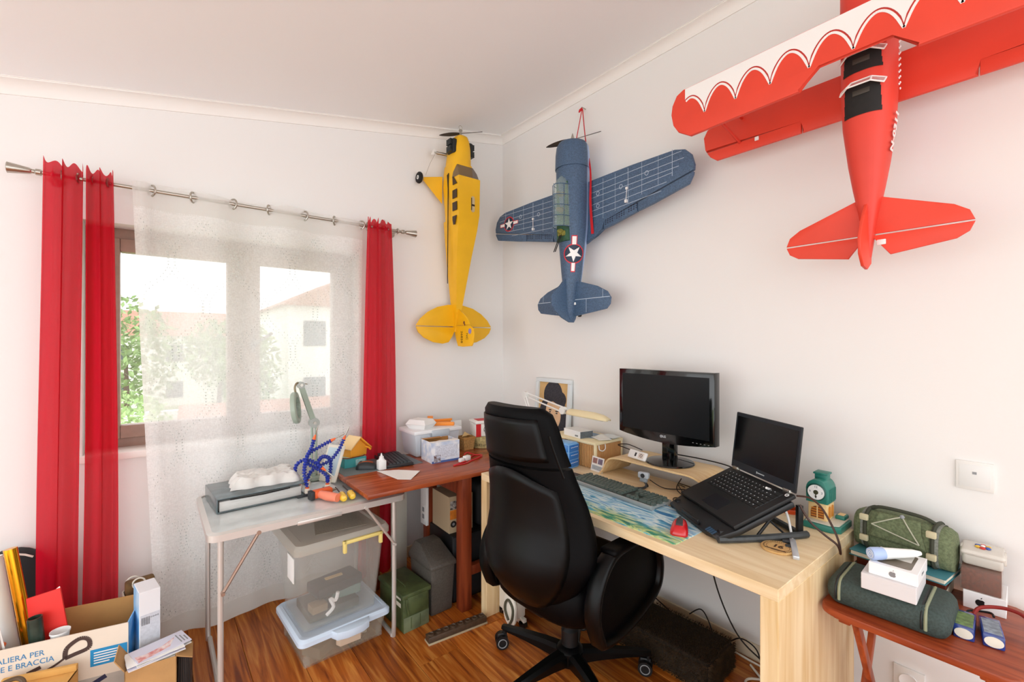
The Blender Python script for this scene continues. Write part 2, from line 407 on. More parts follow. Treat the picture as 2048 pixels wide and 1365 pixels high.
# sheer curtain
def sheer_mat():
    m = bpy.data.materials.new('white_sheer_weave'); m.use_nodes = True; nt = m.node_tree; N = nt.nodes; L = nt.links
    for n_ in list(N): N.remove(n_)
    out = N.new('ShaderNodeOutputMaterial'); d = N.new('ShaderNodeBsdfDiffuse'); d.inputs[0].default_value = (.93, .94, .93, 1)
    tl = N.new('ShaderNodeBsdfTranslucent'); tl.inputs[0].default_value = (.93, .94, .92, 1); tr = N.new('ShaderNodeBsdfTransparent')
    mx = N.new('ShaderNodeMixShader'); mx.inputs[0].default_value = .38; L.new(d.outputs[0], mx.inputs[1]); L.new(tl.outputs[0], mx.inputs[2])
    tc = N.new('ShaderNodeTexCoord'); tot = None
    for s_ in ((90, 1, 300), (300, 1, 90)):
        mp = N.new('ShaderNodeMapping'); mp.inputs['Scale'].default_value = s_; L.new(tc.outputs['Object'], mp.inputs[0])
        nz = N.new('ShaderNodeTexNoise'); nz.inputs['Scale'].default_value = 1; nz.inputs['Detail'].default_value = 1; L.new(mp.outputs[0], nz.inputs['Vector'])
        if tot is None: tot = nz.outputs[0]
        else:
            a = N.new('ShaderNodeMath'); a.operation = 'ADD'; L.new(tot, a.inputs[0]); L.new(nz.outputs[0], a.inputs[1]); tot = a.outputs[0]
    mr = N.new('ShaderNodeMapRange'); mr.inputs[1].default_value = .7; mr.inputs[2].default_value = 1.3; mr.inputs[3].default_value = .62; mr.inputs[4].default_value = .78
    L.new(tot, mr.inputs[0]); m2 = N.new('ShaderNodeMixShader'); L.new(mr.outputs[0], m2.inputs[0]); L.new(tr.outputs[0], m2.inputs[1]); L.new(mx.outputs[0], m2.inputs[2]); L.new(m2.outputs[0], out.inputs[0])
    return m
m_sheer = sheer_mat()
m_hem = mat('sheer_header_cloth', '#f4f4f1', 0.9, tl=0.5, alpha=0.62)
EX = [-.008, .148, .312, .474, .648, .808, .962]
def sheerf(u, v):
    z = 2.128 - 2.105 * u
    xl = -.078 + .085 * u; xr = .975 - .03 * u
    x = xl + (xr - xl) * v
    # crosses the rod at the eyelets: behind it between pairs
    ph = 0
    xt = -.078 + 1.053 * v
    k = 0
    pts = [-.09] + EX + [1.05]
    for i in range(len(pts) - 1):
        if pts[i] <= xt <= pts[i + 1]:
            q = (xt - pts[i]) / (pts[i + 1] - pts[i]); ph = sin(pi * q) * (-1 if i % 2 == 0 else 1); break
    y = RY + .022 * ph * (1 - .45 * u) + .018 * u * sin(9.2 * v + 3 * u) + .010 * u * sin(31 * v + 4 * u)
    if u > .97: y -= .0
    return (x + .006 * u * sin(23 * v), y, z + .008 * sin(12 * v) * (1 if u < .02 else .3))
t = thing('sheer_curtain', 'white sheer curtain with stitched ogee pattern covering the window', 'curtain', (0, 0, 0))
b = B(); b.surf(lambda u, v: sheerf(.052 + u * .945, v), 60, 110); obj('panel', b, m_sheer, t)
b = B(); b.surf(lambda u, v: sheerf(u * .055, v), 6, 110); obj('header_band', b, m_hem, t)
b = B(); b.surf(lambda u, v: Vector(sheerf(.955 + u * .042, v)) - Vector((0, .002, 0)), 4, 110); obj('bottom_hem', b, m_hem, t)
for x in EX:
    b = B(); b.ring((0, 0, 0), .024, .0045, axis='z', n=22, m=7); obj('eyelet', b, m_steel, t, M=Matrix.Translation((x, RY, RZ)) @ Matrix.Rotation(R(58 if EX.index(x) % 2 else 122), 4, 'Z') @ Matrix.Rotation(pi / 2, 4, 'X'))
b = B()
for col in range(9):
    for sg in (-1, 1):
        for off in (-.013, .013):
            for k in range(250):
                if k % 2: continue
                u = .07 + .88 * k / 250; z = u * 2.1
                cxx = col * .131; s_ = (1 if col % 2 else -1)
                q = sin(2 * pi * z / .44); amp = .068 * (abs(q) ** .75) * (1 if q > 0 else -1)
                xx = cxx + sg * (s_ * amp + .066) + off
                v = xx / 1.05
                if not .02 < v < .98: continue
                p = Vector(sheerf(u, v)); p2 = Vector(sheerf(u + .0028, v))
                b._add([p + Vector((-.0009, -.004, 0)), p + Vector((.0009, -.004, 0)), p2 + Vector((.0009, -.004, 0)), p2 + Vector((-.0009, -.004, 0))], [(0, 1, 2, 3)])
e_ = obj('embroidery', b, mat('sheer_stitching', '#bcc3bf', 0.9, alpha=.6), t, smooth=0); e_['kind'] = 'stuff'

# ------------------------------------------------------------------ pale wood desk
def wood(name, c1, c2, sc=(3, 40, 40), rough=.45, mid=None):
    m = bpy.data.materials.new(name); m.use_nodes = True; nt = m.node_tree; N = nt.nodes; L = nt.links; p = N['Principled BSDF']; p.inputs['Roughness'].default_value = rough
    p.inputs['Specular IOR Level'].default_value = .35
    tc = N.new('ShaderNodeTexCoord'); mp = N.new('ShaderNodeMapping'); mp.inputs['Scale'].default_value = sc; L.new(tc.outputs['Object'], mp.inputs[0])
    nz = N.new('ShaderNodeTexNoise'); nz.inputs['Scale'].default_value = 1; nz.inputs['Detail'].default_value = 5; nz.inputs['Distortion'].default_value = .8; L.new(mp.outputs[0], nz.inputs['Vector'])
    cr = N.new('ShaderNodeValToRGB'); e = cr.color_ramp.elements; e[0].position = .33; e[0].color = lin(c1) + (1,); e[1].position = .68; e[1].color = lin(c2) + (1,)
    L.new(nz.outputs[0], cr.inputs[0]); L.new(cr.outputs[0], p.inputs['Base Color']); return m
m_birch = wood('birch_veneer', '#e3c799', '#f3dfba', (30, 2.5, 30))
m_birchv = wood('birch_veneer_upright', '#dcbb86', '#efd8ae', (30, 30, 2.5))
t = thing('desk', 'pale birch desk with slab sides holding monitor and laptop', 'desk', (1.331, .517, 0))
b = B(); b.box(0, .65, 0, 1.425, .695, .73, bev=.0015, seg=1); obj('desktop', b, m_birch, t)
for y in (0, 1.377):
    b = B(); b.box(0, .65, y, y + .048, 0, .695, bev=.0015, seg=1); obj('side_panel', b, m_birchv, t)
b = B(); b.box(.61, .63, .048, 1.377, .45, .695); obj('back_rail', b, m_birchv, t)

# brown wooden table in the corner
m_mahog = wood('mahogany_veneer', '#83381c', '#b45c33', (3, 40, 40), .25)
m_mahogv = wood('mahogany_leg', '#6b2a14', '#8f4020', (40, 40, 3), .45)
t = thing('table', 'reddish brown wooden table in the corner crowded with small things', 'table', (.75, 1.99, 0))
b = B(); b.box(0, 1.29, 0, .60, .698, .72, bev=.004); obj('tabletop', b, m_mahog, t)
for x, y in ((.505, .015), (.505, .39), (.20, .50), (1.22, .03), (1.22, .52)):
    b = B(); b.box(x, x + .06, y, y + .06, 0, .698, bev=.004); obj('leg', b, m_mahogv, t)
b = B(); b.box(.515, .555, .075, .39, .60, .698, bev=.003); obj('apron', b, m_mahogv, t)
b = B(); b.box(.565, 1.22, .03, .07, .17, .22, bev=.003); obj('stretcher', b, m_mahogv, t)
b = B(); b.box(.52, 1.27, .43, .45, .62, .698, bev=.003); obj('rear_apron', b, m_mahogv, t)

# folding camping table
m_alu = mat('brushed_aluminium', '#d3cfca', 0.4, metal=.55); m_fold = mat('grey_laminate_top', '#dde6e6', 0.2, var=(12, .12), coat=.3)
t = thing('folding_table', 'aluminium folding camping table with grey top in front of the sheer curtain', 'table', (.155, 2.02, 0))
b = B(); b.prism(rrect(.012, .788, .012, .568, .03), .655, .676); obj('tabletop', b, m_fold, t)
fr = rrect(0, .80, 0, .58, .04, 6); fi = rrect(.018, .782, .018, .562, .028, 6)
b = B(); b.loft([[(x, y, z) for x, y in q] for q, z in ((fr, .652), (fr, .678), (fi, .683), (fi, .655), (fr, .652))], cap=False); obj('edge_frame', b, m_alu, t)
b = B(); b.box(.31, .49, -.006, .002, .648, .664, bev=.002); obj('clasp', b, m_alu, t)
def uleg(x, dx):
    p = [(x, .03, .66), (x, .03, .05), (x + dx, .045, .015), (x + dx, .07, .011), (x + dx, .50, .011), (x + dx, .535, .015), (x, .55, .05), (x, .55, .66)]
    return p
for x, dx in ((.045, .006), (.745, -.006)):
    b = B(); b.tube(spline(uleg(x, dx), 4), .0105, 10); obj('leg', b, m_alu, t)
m_zinc = mat('zinc_bar', '#a88f80', 0.45, metal=.8)
for xa, xb in ((.05, .17), (.74, .60)):
    b = B(); d_ = .008
    b.tube([(xa, .012, .45), (xb, .004, .655)], .006, 6); b.cyl((xa, 0, .45), (xa, .03, .45), .007); b.cyl((xb, -.004, .655), (xb, .02, .655), .008)
    obj('brace', b, m_zinc if xa < .3 else m_alu, t)

# small folding tray table by the right wall
m_tray = wood('reddish_tray_wood', '#7b2f16', '#a94e28', (40, 4, 40), .35)
m_trayv = wood('reddish_tray_leg', '#7b2f16', '#b4552b', (30, 30, 4), .4)
t = thing('tray_table', 'reddish wooden folding tray table beside the desk', 'table', (1.60, .085, 0))
tp = rrect(0, .455, 0, .425, .045, 6)
b = B(); b.prism(tp, .578, .598, bev=.006, seg=3); obj('tabletop', b, m_tray, t)
for y in (.05, .35):
    b = B(); b.box(.03, .43, y, y + .03, .555, .580, bev=.003); obj('rail', b, m_trayv, t)
for y in (.055, .335):
    for s_ in (-1, 1):
        b = B(); xa, xb = (.06, .40) if s_ > 0 else (.40, .06); yy = y + (.0 if s_ > 0 else .019)
        M = axes((xa, yy, .565), (0, 1, 0), Vector((xb - xa, 0, -.565)))
        b.box(0, .018, 0, math.hypot(xb - xa, .565), -.014, .014, bev=.003, M=M); obj('leg', b, m_trayv, t)
b = B(); b.box(.195, .235, .06, .355, .27, .295, bev=.004); obj('crossbar', b, m_trayv, t)

# ------------------------------------------------------------------ black office chair
m_leather = mat('black_leather', '#020203', 0.5, spec=.10, bump=(260, .12)); m_chairp = mat('black_satin_nylon', '#030405', 0.36, spec=.20)
ch = thing('office_chair', 'tall black leather swivel office chair pushed under the pale desk', 'chair', (1.375, 1.347, 0), R(5))
# local +x is the facing direction
def backring(z, n=28):
    # profile centre (rear offset) and half width by height
    key = [(.40, -.20, .06, .025), (.43, -.235, .105, .04), (.48, -.272, .17, .048), (.54, -.302, .220, .052), (.60, -.31, .244, .052), (.66, -.300, .246, .05), (.73, -.288, .235, .05), (.82, -.290, .216, .05), (.92, -.305, .192, .05), (1.02, -.322, .172, .05), (1.10, -.338, .161, .048), (1.15, -.348, .150, .042), (1.175, -.352, .122, .028)]
    for a, b2 in zip(key, key[1:]):
        if a[0] <= z <= b2[0]:
            q = (z - a[0]) / (b2[0] - a[0]); q = q * q * (3 - 2 * q) if False else q
            cx_, hw, ht = (a[i] + (b2[i] - a[i]) * q for i in (1, 2, 3)); hw *= 1.10; break
    out = []
    for i in range(n):
        an = 2 * pi * i / n; c_, s_ = cos(an), sin(an)
        ex = lambda v, p: math.copysign(abs(v) ** p, v)
        y = hw * ex(s_, .55); x = ht * ex(c_, .7)
        x += .10 * (abs(y) / .25) ** 2      # wraps forward at the sides
        out.append((cx_ + x, y, z))
    return out
zs = [.40, .42, .46, .5, .55, .6, .64, .68, .72, .77, .82, .87, .92, .955]
b = B(); b.loft([backring(z) for z in zs]); obj('backrest', b, m_leather, ch, smooth=50)
zs = [.965, .98, 1.02, 1.06, 1.10, 1.13, 1.15, 1.163, 1.172]
b = B(); b.loft([backring(z) for z in zs]); obj('headrest', b, m_leather, ch, smooth=50)
# rear shell panels: slightly proud, with rim
def shell(z0, z1, kx, n=14, arch=0):
    rows = []
    for i in range(n + 1):
        row = []
        for j in range(17):
            y_ = -1 + 2 * j / 16
            ztop = z1 - arch * y_ * y_
            z = z0 + (ztop - z0) * i / n
            r = backring(min(max(z, .40), 1.174)); hw = max(p[1] for p in r) * kx; y = hw * y_
            cen = min(p[0] - .10 * (abs(p[1]) / .25) ** 2 for p in r)
            row.append((cen + .10 * (abs(y) / .25) ** 2 - .009 + .022 * abs(y_) ** 5, y, z))
        rows.append(row)
    return rows
b = B(); b.loft(shell(.43, .95, .80, arch=.07), closed=False); sh = obj('rear_shell', b, m_chairp, ch, smooth=60)
sm = sh.modifiers.new('thick', 'SOLIDIFY'); sm.thickness = .010; sm.offset = 0
b = B(); b.loft(shell(.985, 1.135, .82, n=8), closed=False); sh = obj('rear_head_panel', b, m_chairp, ch, smooth=60)
sm = sh.modifiers.new('thick', 'SOLIDIFY'); sm.thickness = .010; sm.offset = 0
for s_ in (-1, 1):
    pts = [Vector(max(backring(z), key=lambda p: p[1] * s_)) + Vector((-.035, -s_ * .012, 0)) for z in (.93, .98, 1.03, 1.08)]
    b = B(); b.tube(pts, .004, 6); obj('piping', b, m_chairp, ch)
b = B()
def seatring(z, k):
    return [(.02 + (.28 * k) * math.copysign(abs(cos(a)) ** .55, cos(a)), (.262 * k) * math.copysign(abs(sin(a)) ** .55, sin(a)), z + (-.03 * max(0, cos(a)) ** 4)) for a in [2 * pi * i / 36 for i in range(36)]]
b.loft([seatring(z, k) for z, k in ((.365, .80), (.37, .92), (.39, .98), (.43, 1.0), (.49, 1.0), (.515, .95), (.528, .8), (.53, .3))]); obj('seat', b, m_leather, ch, smooth=60)
for s_ in (-1, 1):
    # loop armrest: broad sloping band from the seat side up to the pad, then down to the front
    y = s_ * .285
    prof = [(-.19, .36), (-.225, .46), (-.205, .56), (-.14, .635), (-.05, .655), (.08, .650), (.15, .625), (.19, .56), (.20, .49), (.17, .425), (.05, .375), (-.10, .35)]
    sp = spline([(p[0], y, p[1]) for p in prof] + [(prof[0][0], y, prof[0][1])], 5)[:-1]
    rings = []
    n_ = len(sp)
    for i in range(n_):
        a, c = sp[i - 1], sp[(i + 1) % n_]; d = (c - a).normalized(); nrm = Vector((-d.z, 0, d.x)); hw = .032; ht = .016
        rings.append([tuple(sp[i] + Vector((0, yy, 0)) + nrm * hh) for yy, hh in ((-hw, -ht * .4), (-hw, ht * .4), (-hw * .7, ht), (hw * .7, ht), (hw, ht * .4), (hw, -ht * .4), (hw * .7, -ht), (-hw * .7, -ht))])
    b = B(); b.loft(rings + [rings[0]], cap=False); ar = obj('armrest', b, m_chairp, ch, smooth=50)
    b = B(); b.prism([(p[0], p[1]) for p in prof], -.012, .012, M=axes((0, y, 0), (1, 0, 0), (0, 0, 1)), bev=.002); obj('arm_side_web', b, m_leather, ar)
    b = B(); b.box(-.14, .14, y - .034, y + .034, .645, .672, bev=.012, seg=3); obj('arm_pad', b, m_leather, ar)
b = B(); b.box(-.12, .12, -.09, .09, .335, .388, bev=.02); obj('tilt_mechanism', b, m_black, ch)
b = B(); b.box(-.22, -.10, -.045, .045, .35, .372, bev=.006); obj('back_bracket', b, m_black, ch)
b = B(); b.tube([(.02, -.09, .36), (.03, -.26, .35)], .006, 8); obj('lever', b, m_black, ch)
b = B(); b.box(-.02, .02, -.30, -.26, .343, .357, bev=.004); obj('lever_paddle', b, m_white, ch)
b = B(); b.lathe([(.035, .12), (.036, .20), (.027, .21), (.027, .335)], 18); obj('gas_column', b, m_black, ch)
b = B(); b.lathe([(.03, .06), (.055, .065), (.058, .12), (.045, .135), (.03, .14)], 20); obj('hub', b, m_chairp, ch)
for a in (108, 36, -36, -108, 180):
    A = R(a - 5)
    M = Matrix.Rotation(A, 4, 'Z')
    b = B(); rings = []
    for x, hw, z0, z1 in ((.03, .032, .070, .125), (.12, .028, .080, .122), (.24, .022, .085, .112), (.325, .018, .083, .102), (.345, .012, .084, .098)):
        rings.append([(x, -hw, z0), (x, -hw, z1 - .012), (x, -hw * .55, z1), (x, hw * .55, z1), (x, hw, z1 - .012), (x, hw, z0)])
    b.loft(rings); obj('base_arm', b, m_chairp, ch, M=M)
    b = B(); cz = .03
    b.cyl((0, 0, .055), (0, 0, .086), .009)
    for s_ in (-1, 1):
        b.cyl((-.012, s_ * .008, cz), (-.012, s_ * .027, cz), .0295, n=20)
    b.box(-.034, .012, -.008, .008, .03, .066, bev=.006)
    cst = obj('caster', b, m_black, ch, M=M @ Matrix.Translation((.335, 0, 0)) @ Matrix.Rotation(R(a * 1.7 + 40), 4, 'Z'))
    for s_ in (-1, 1):
        b = B(); b.ring((-.012, s_ * .0275, cz), .019, .0022, axis='y', n=18, m=5); obj('wheel_trim', b, m_grey, cst)

# ------------------------------------------------------------------ model airplanes (local: x right, y forward, z up)
def frame(o, right, fwd):
    return axes(o, right, fwd)
def ell(f, hw, tt, tb, n=22, p=.8):
    """fuselage ring at forward station f; half width hw, top tt, bottom tb"""
    c, h = (tt + tb) / 2, (tt - tb) / 2; o = []
    for i in range(n):
        a = 2 * pi * i / n; q = lambda v: math.copysign(abs(v) ** p, v)
        o.append((hw * q(cos(a)), f, c + h * q(sin(a))))
    return o
def flat(poly, t0, t1, dih=0, bev=.004):
    b = B(); b.prism(poly, t0, t1, bev=bev, seg=2)
    if dih:
        for v in b.bm.verts: v.co.z += dih * abs(v.co.x)
    return b
def mirror(poly): return [(-x, y) for x, y in reversed(poly)]
def strip(b, p, q, w, z, dih=0, h=.0006):
    p, q = Vector((p[0], p[1], 0)), Vector((q[0], q[1], 0)); d = (q - p).normalized(); n = Vector((-d.y, d.x, 0)) * w / 2
    zz = lambda v: z + dih * abs(v.x)
    b._add([(v.x, v.y, zz(v) + k) for k in (0, h) for v in (p - n, q - n, q + n, p + n)], [(3, 2, 1, 0), (4, 5, 6, 7), (0, 1, 5, 4), (1, 2, 6, 5), (2, 3, 7, 6), (3, 0, 4, 7)])
def disc(b, c, r, z, n=20, h=.0006): b.prism([(c[0] + r * cos(2 * pi * i / n), c[1] + r * sin(2 * pi * i / n)) for i in range(n)], z, z + h)
def propeller(t, m, f, span, w=.02, rot=0, z=0):
    b = B()
    for s_ in (-1, 1):
        rings = []
        for k in range(9):
            q = k / 8; r = s_ * (.008 + (span / 2 - .008) * q); ww = w * (.35 + .9 * sin(pi * min(1, q * .85 + .1))) * (1 if q < .95 else .5); tw = -R(38 - 24 * q) * s_
            rings.append([(r, f + .0 + ww * .5 * c * sin(tw) + d * cos(tw), z + ww * .5 * c * cos(tw) - d * sin(tw)) for c, d in ((-1, 0), (0, .0022), (1, 0), (0, -.0022))])
        b.loft(rings)
    return obj('propeller', b, m, t, M=Matrix.Rotation(rot, 4, 'Y'))
m_prop = mat('dark_propeller', '#3a3128', 0.4); m_tyre = mat('black_rubber', '#141414', 0.8)

# --- yellow high wing plane, wings off, nose up on the window wall
m_yel = mat('yellow_covering', '#f5bb12', 0.45, var=(6, .08)); m_ydk = mat('dark_window_gauze', '#3d2a18', 0.5, var=(300, .4)); m_slot = mat('dark_slot', '#2a1c08', .8)
t = thing('model_airplane', 'yellow high-wing model airplane fuselage hung nose up near the corner', 'model airplane', M=frame((1.615, 2.60, 2.10), (1, 0, 0), (0, 0, 1)), group=None)
st = [(.69, .028, .03, -.035), (.68, .042, .045, -.05), (.65, .054, .055, -.075), (.60, .066, .058, -.098), (.52, .074, .055, -.112), (.49, .076, .054, -.115)]
b = B(); b.loft([ell(*s_, p=.72) for s_ in reversed(st)]); obj('cowling', b, m_yel, t, smooth=50)
st = [(.49, .078, .056, -.117), (.44, .082, .058, -.122), (.35, .085, .060, -.125)]
b = B(); b.loft([ell(*s_, p=.55) for s_ in reversed([(-.62, .010, -.055, -.085), (-.50, .018, -.035, -.098), (-.35, .034, -.012, -.108), (-.18, .052, .012, -.115), (0, .070, .035, -.122), (.12, .08, .05, -.125)][::-1] + st[::-1])]); obj('fuselage', b, m_yel, t, smooth=40)
# cabin: raised box with roof, windows
def cab(f, hw, top, bot=.02): return [(-hw, f, bot), (hw, f, bot), (hw * .96, f, top), (-hw * .96, f, top)]
b = B(); b.loft([cab(-.60, .012, -.052, -.08), cab(-.45, .024, -.016, -.06), cab(-.12, .060, .046, .0), (cab(.05, .077, .088)), cab(.15, .083, .108), cab(.385, .085, .112)]); obj('cabin', b, m_yel, t, smooth=20)
b = B(); b.loft([cab(.385, .080, .106), cab(.43, .076, .085), cab(.475, .062, .058)]); obj('windscreen', b, mat('smoky_windscreen', '#6f5f50', 0.1, alpha=.7), t, smooth=20)
for f, h in ((.352, .0), (.272, .05), (.192, .05), (.11, .0)):
    b = B()
    if f > .3: pl = [(.352, .075), (.345, .10), (.395, .058), (.36, .042), (.345, .045)]; pl = [(.335, .045), (.335, .095), (.39, .052), (.385, .042)]
    elif h: pl = [(f - .027, .042), (f - .027, .093), (f + .027, .093), (f + .027, .042)]
    else: pl = [(.075, .052), (.075, .068), (.13, .089), (.13, .042), (.105, .043)]
    for s_ in (-1,):
        b.prism(pl, .0, .0045, M=axes((-.0855, 0, 0), (0, 1, 0), (0, 0, 1)) @ Matrix.Translation((0, 0, -.0035)))
    obj('side_window', b, m_ydk, t)
b = B(); b.prism(rrect(-.013, .013, -.052, .052, .0128, 6), .1095, .113, M=Matrix.Translation((.025, .215, 0))); ov = obj('roof_slot', b, mat('slot_liner', '#c9b48a', .7), t)
b = B(); b.box(-.013, .013, -.006, .006, .111, .1138, M=Matrix.Translation((.025, .208, 0))); b.box(-.013, -.008, -.04, .04, .111, .1136, M=Matrix.Translation((.025, .215, 0))); obj('slot_bar', b, m_slot, ov)
b = B(); b.prism([(-.30, .008), (.33, .014), (.42, .004), (.43, .026), (.33, .022), (-.30, .013)], 0, .003, M=axes((-.0862, 0, -.035), (0, 1, 0), (0, 0, 1)) @ Matrix.Translation((0, 0, -.0015)))
b.bm.transform(Matrix.Identity(4)); obj('trim_stripe', b, m_slot, t)
for s_ in (-1, 1):
    b = B(); b.box(s_ * .062 - .018, s_ * .062 + .018, .56, .655, -.045, .035, bev=.012, seg=3); eng = obj('engine_opening', b, mat('black_engine', '#15191b', .45), t)
    for f in (.585, .632):
        b = B()
        for k in range(4): b.box(s_ * (.082) - .013, s_ * (.082) + .013, f - .019 + k * .010, f - .013 + k * .010, -.028, .026, bev=.001, seg=1)
        b.box(s_ * .082 - .011, s_ * .082 + .011, f - .018, f + .018, -.025, .022); obj('cylinder_head', b, mat('engine_fins', '#30383a', .4, metal=.4), eng)
b = B(); b.cyl((-.06, .575, -.07), (-.135, .575, -.085), .010, n=12); b.cyl((-.135, .575, -.085), (-.15, .575, -.088), .006); obj('muffler', b, m_steel, t)
propeller(t, m_prop, .712, .30, .024, rot=R(-48), z=0)
b = B(); b.cyl((0, .69, 0), (0, .728, 0), .008, n=12); b.cyl((0, .728, 0), (0, .735, 0), .012, n=12); obj('prop_hub', b, m_steel, t)
b = B(); b.ring((0, .752, 0), .013, .0014, axis='z', n=16, m=6); obj('hanging_ring', b, m_steel, t)
stab = [(.006, -.435), (.06, -.437), (.14, -.455), (.21, -.49), (.265, -.535), (.297, -.582)]
el = [(.297, -.588), (.28, -.625), (.24, -.66), (.17, -.69), (.10, -.70), (.055, -.69), (.03, -.655), (.006, -.61), (.006, -.588)]
for s_ in (1, -1):
    for nm, pl in (('tailplane', stab + [(.006, -.582)]), ('elevator', el)):
        pl = pl if s_ > 0 else mirror(pl)
        obj(nm, flat(pl, -.070, -.062, bev=.002), m_yel, t)
fin = [(-.07, -.44), (.04, -.50), (.095, -.535), (.118, -.57), (.118, -.575), (-.07, -.575)]
rud = [(-.07, -.58), (.122, -.58), (.158, -.60), (.168, -.635), (.158, -.69), (.14, -.715), (.03, -.72), (-.03, -.715), (-.05, -.67), (-.07, -.62)]
FM = Matrix(((0, 0, 1, 0), (0, 1, 0, 0), (-1, 0, 0, 0), (0, 0, 0, 1)))   # poly (z,y) plane
def finobj(name, pl, m, w=.004, parent=None):
    b = B(); b.prism([(-a, f) for a, f in pl], -w, w, bev=.002, M=FM); return obj(name, b, m, parent)
finobj('fin', fin, m_yel, parent=t); rd = finobj('rudder', rud, m_yel, parent=t)
text('lettering', 'NC', .030, m_slot, rd, axes((-.0046, -.652, .085), (0, -1, 0), (0, 0, 1)))
text('lettering', '26858', .033, m_slot, rd, axes((-.0046, -.655, .02), (0, -1, 0), (0, 0, 1)))
b = B(); disc(b, (0, 0), .018, 0); obj('decal', b, mat('violet_decal', '#8f86c8', .5), rd, M=axes((-.0042, -.618, .12), (0, -1, 0), (0, 0, 1)))
b = B(); disc(b, (0, 0), .012, 0, 5); disc(b, (.014, .008), .008, 0, 5); obj('badge', b, mat('brown_decal', '#7a4a35', .5), rd, M=axes((-.0042, -.560, .05), (0, -1, 0), (0, 0, 1)))
b = B(); b._add([(-.085, .43, -.095), (-.085, .25, -.10), (-.215, .385, -.118), (-.215, .405, -.118), (-.085, .43, -.10), (-.085, .25, -.105), (-.215, .385, -.122), (-.215, .405, -.122)], [(0, 1, 2, 3), (7, 6, 5, 4), (0, 4, 5, 1), (1, 5, 6, 2), (2, 6, 7, 3), (3, 7, 4, 0)]); gl = obj('gear_leg', b, m_yel, t, smooth=0)
b = B(); b.cyl((-.215, .395, -.118), (-.262, .395, -.118), .006, n=10); obj('axle', b, m_steel, gl)
b = B(); b.ring((-.245, .395, -.118), .024, .014, axis='x', n=24, m=10); wh = obj('wheel', b, m_tyre, t)
b = B(); b.cyl((-.258, .395, -.118), (-.232, .395, -.118), .013, n=16); obj('wheel_hub', b, m_white, wh)
b = B(); b.tube(spline([(-.14, .575, -.085), (-.155, .55, -.08), (-.175, .50, -.10), (-.20, .42, -.115)], 5), .0012, 5); obj('wire', b, m_steel, t)
b = B(); b.prism([(-.165, .585), (-.15, .60), (-.135, .585), (-.14, .56), (-.155, .53), (-.15, .56), (-.175, .555)], -.088, -.086); obj('paper_tag', b, m_paper, t)

# --- blue low wing plane
def blue_mat():
    m = mat('blue_grey_paint', '#4c6684', 0.5, var=(160, .35)); nt = m.node_tree; N = nt.nodes; L = nt.links
    p = N['Principled BSDF']; src = p.inputs['Base Color'].links[0].from_socket
    tc = N.new('ShaderNodeTexCoord'); sx = N.new('ShaderNodeSeparateXYZ'); L.new(tc.outputs['Object'], sx.inputs[0])
    mr = N.new('ShaderNodeMapRange'); mr.inputs[1].default_value = -.018; mr.inputs[2].default_value = -.034; L.new(sx.outputs[2], mr.inputs[0])
    mx = N.new('ShaderNodeMix'); mx.data_type = 'RGBA'; mx.inputs[7].default_value = lin('#a9bfe4') + (1,); L.new(mr.outputs[0], mx.inputs[0]); L.new(src, mx.inputs[6]); L.new(mx.outputs[2], p.inputs['Base Color']); return m
m_blu2 = blue_mat()
m_blu = mat('blue_wing_paint', '#4f6987', 0.5, var=(160, .35)); m_navy = mat('navy_insignia', '#1c2f47', .5); m_wline = mat('white_panel_line', '#b9c8d8', .6); m_redl = mat('insignia_red', '#d3212e', .5)
t = thing('model_airplane', 'blue grey low-wing model warplane with star insignia hung by a red strap', 'model airplane', M=frame((1.93, 1.868, 2.0), (0, -1, 0), (0, 0, 1)))
st = [(.578, .06, .06, -.06), (.572, .082, .082, -.082), (.55, .094, .094, -.094), (.50, .100, .10, -.10), (.42, .102, .102, -.102)]
b = B(); b.loft([ell(*s_, p=1) for s_ in reversed(st)]); obj('cowling', b, m_blu2, t, smooth=50)
st = [(.42, .096, .094, -.096), (.35, .095, .094, -.096), (.22, .094, .09, -.096), (.08, .088, .085, -.094), (-.05, .074, .078, -.08), (-.18, .058, .07, -.06), (-.30, .042, .06, -.045), (-.40, .028, .05, -.035), (-.455, .016, .035, -.022), (-.475, .006, .015, -.01)]
b = B(); b.loft([ell(*s_, p=.95) for s_ in reversed(st)]); obj('fuselage', b, m_blu2, t, smooth=50)
dih = .07; w0, w1 = -.072, -.050
wing = [(.0, .338), (.10, .338), (.40, .332), (.66, .322), (.715, .305), (.75, .27), (.765, .22), (.762, .194), (.44, .133), (.199, .089), (.199, .04), (.14, .022), (.07, -.015), (0, -.03)]
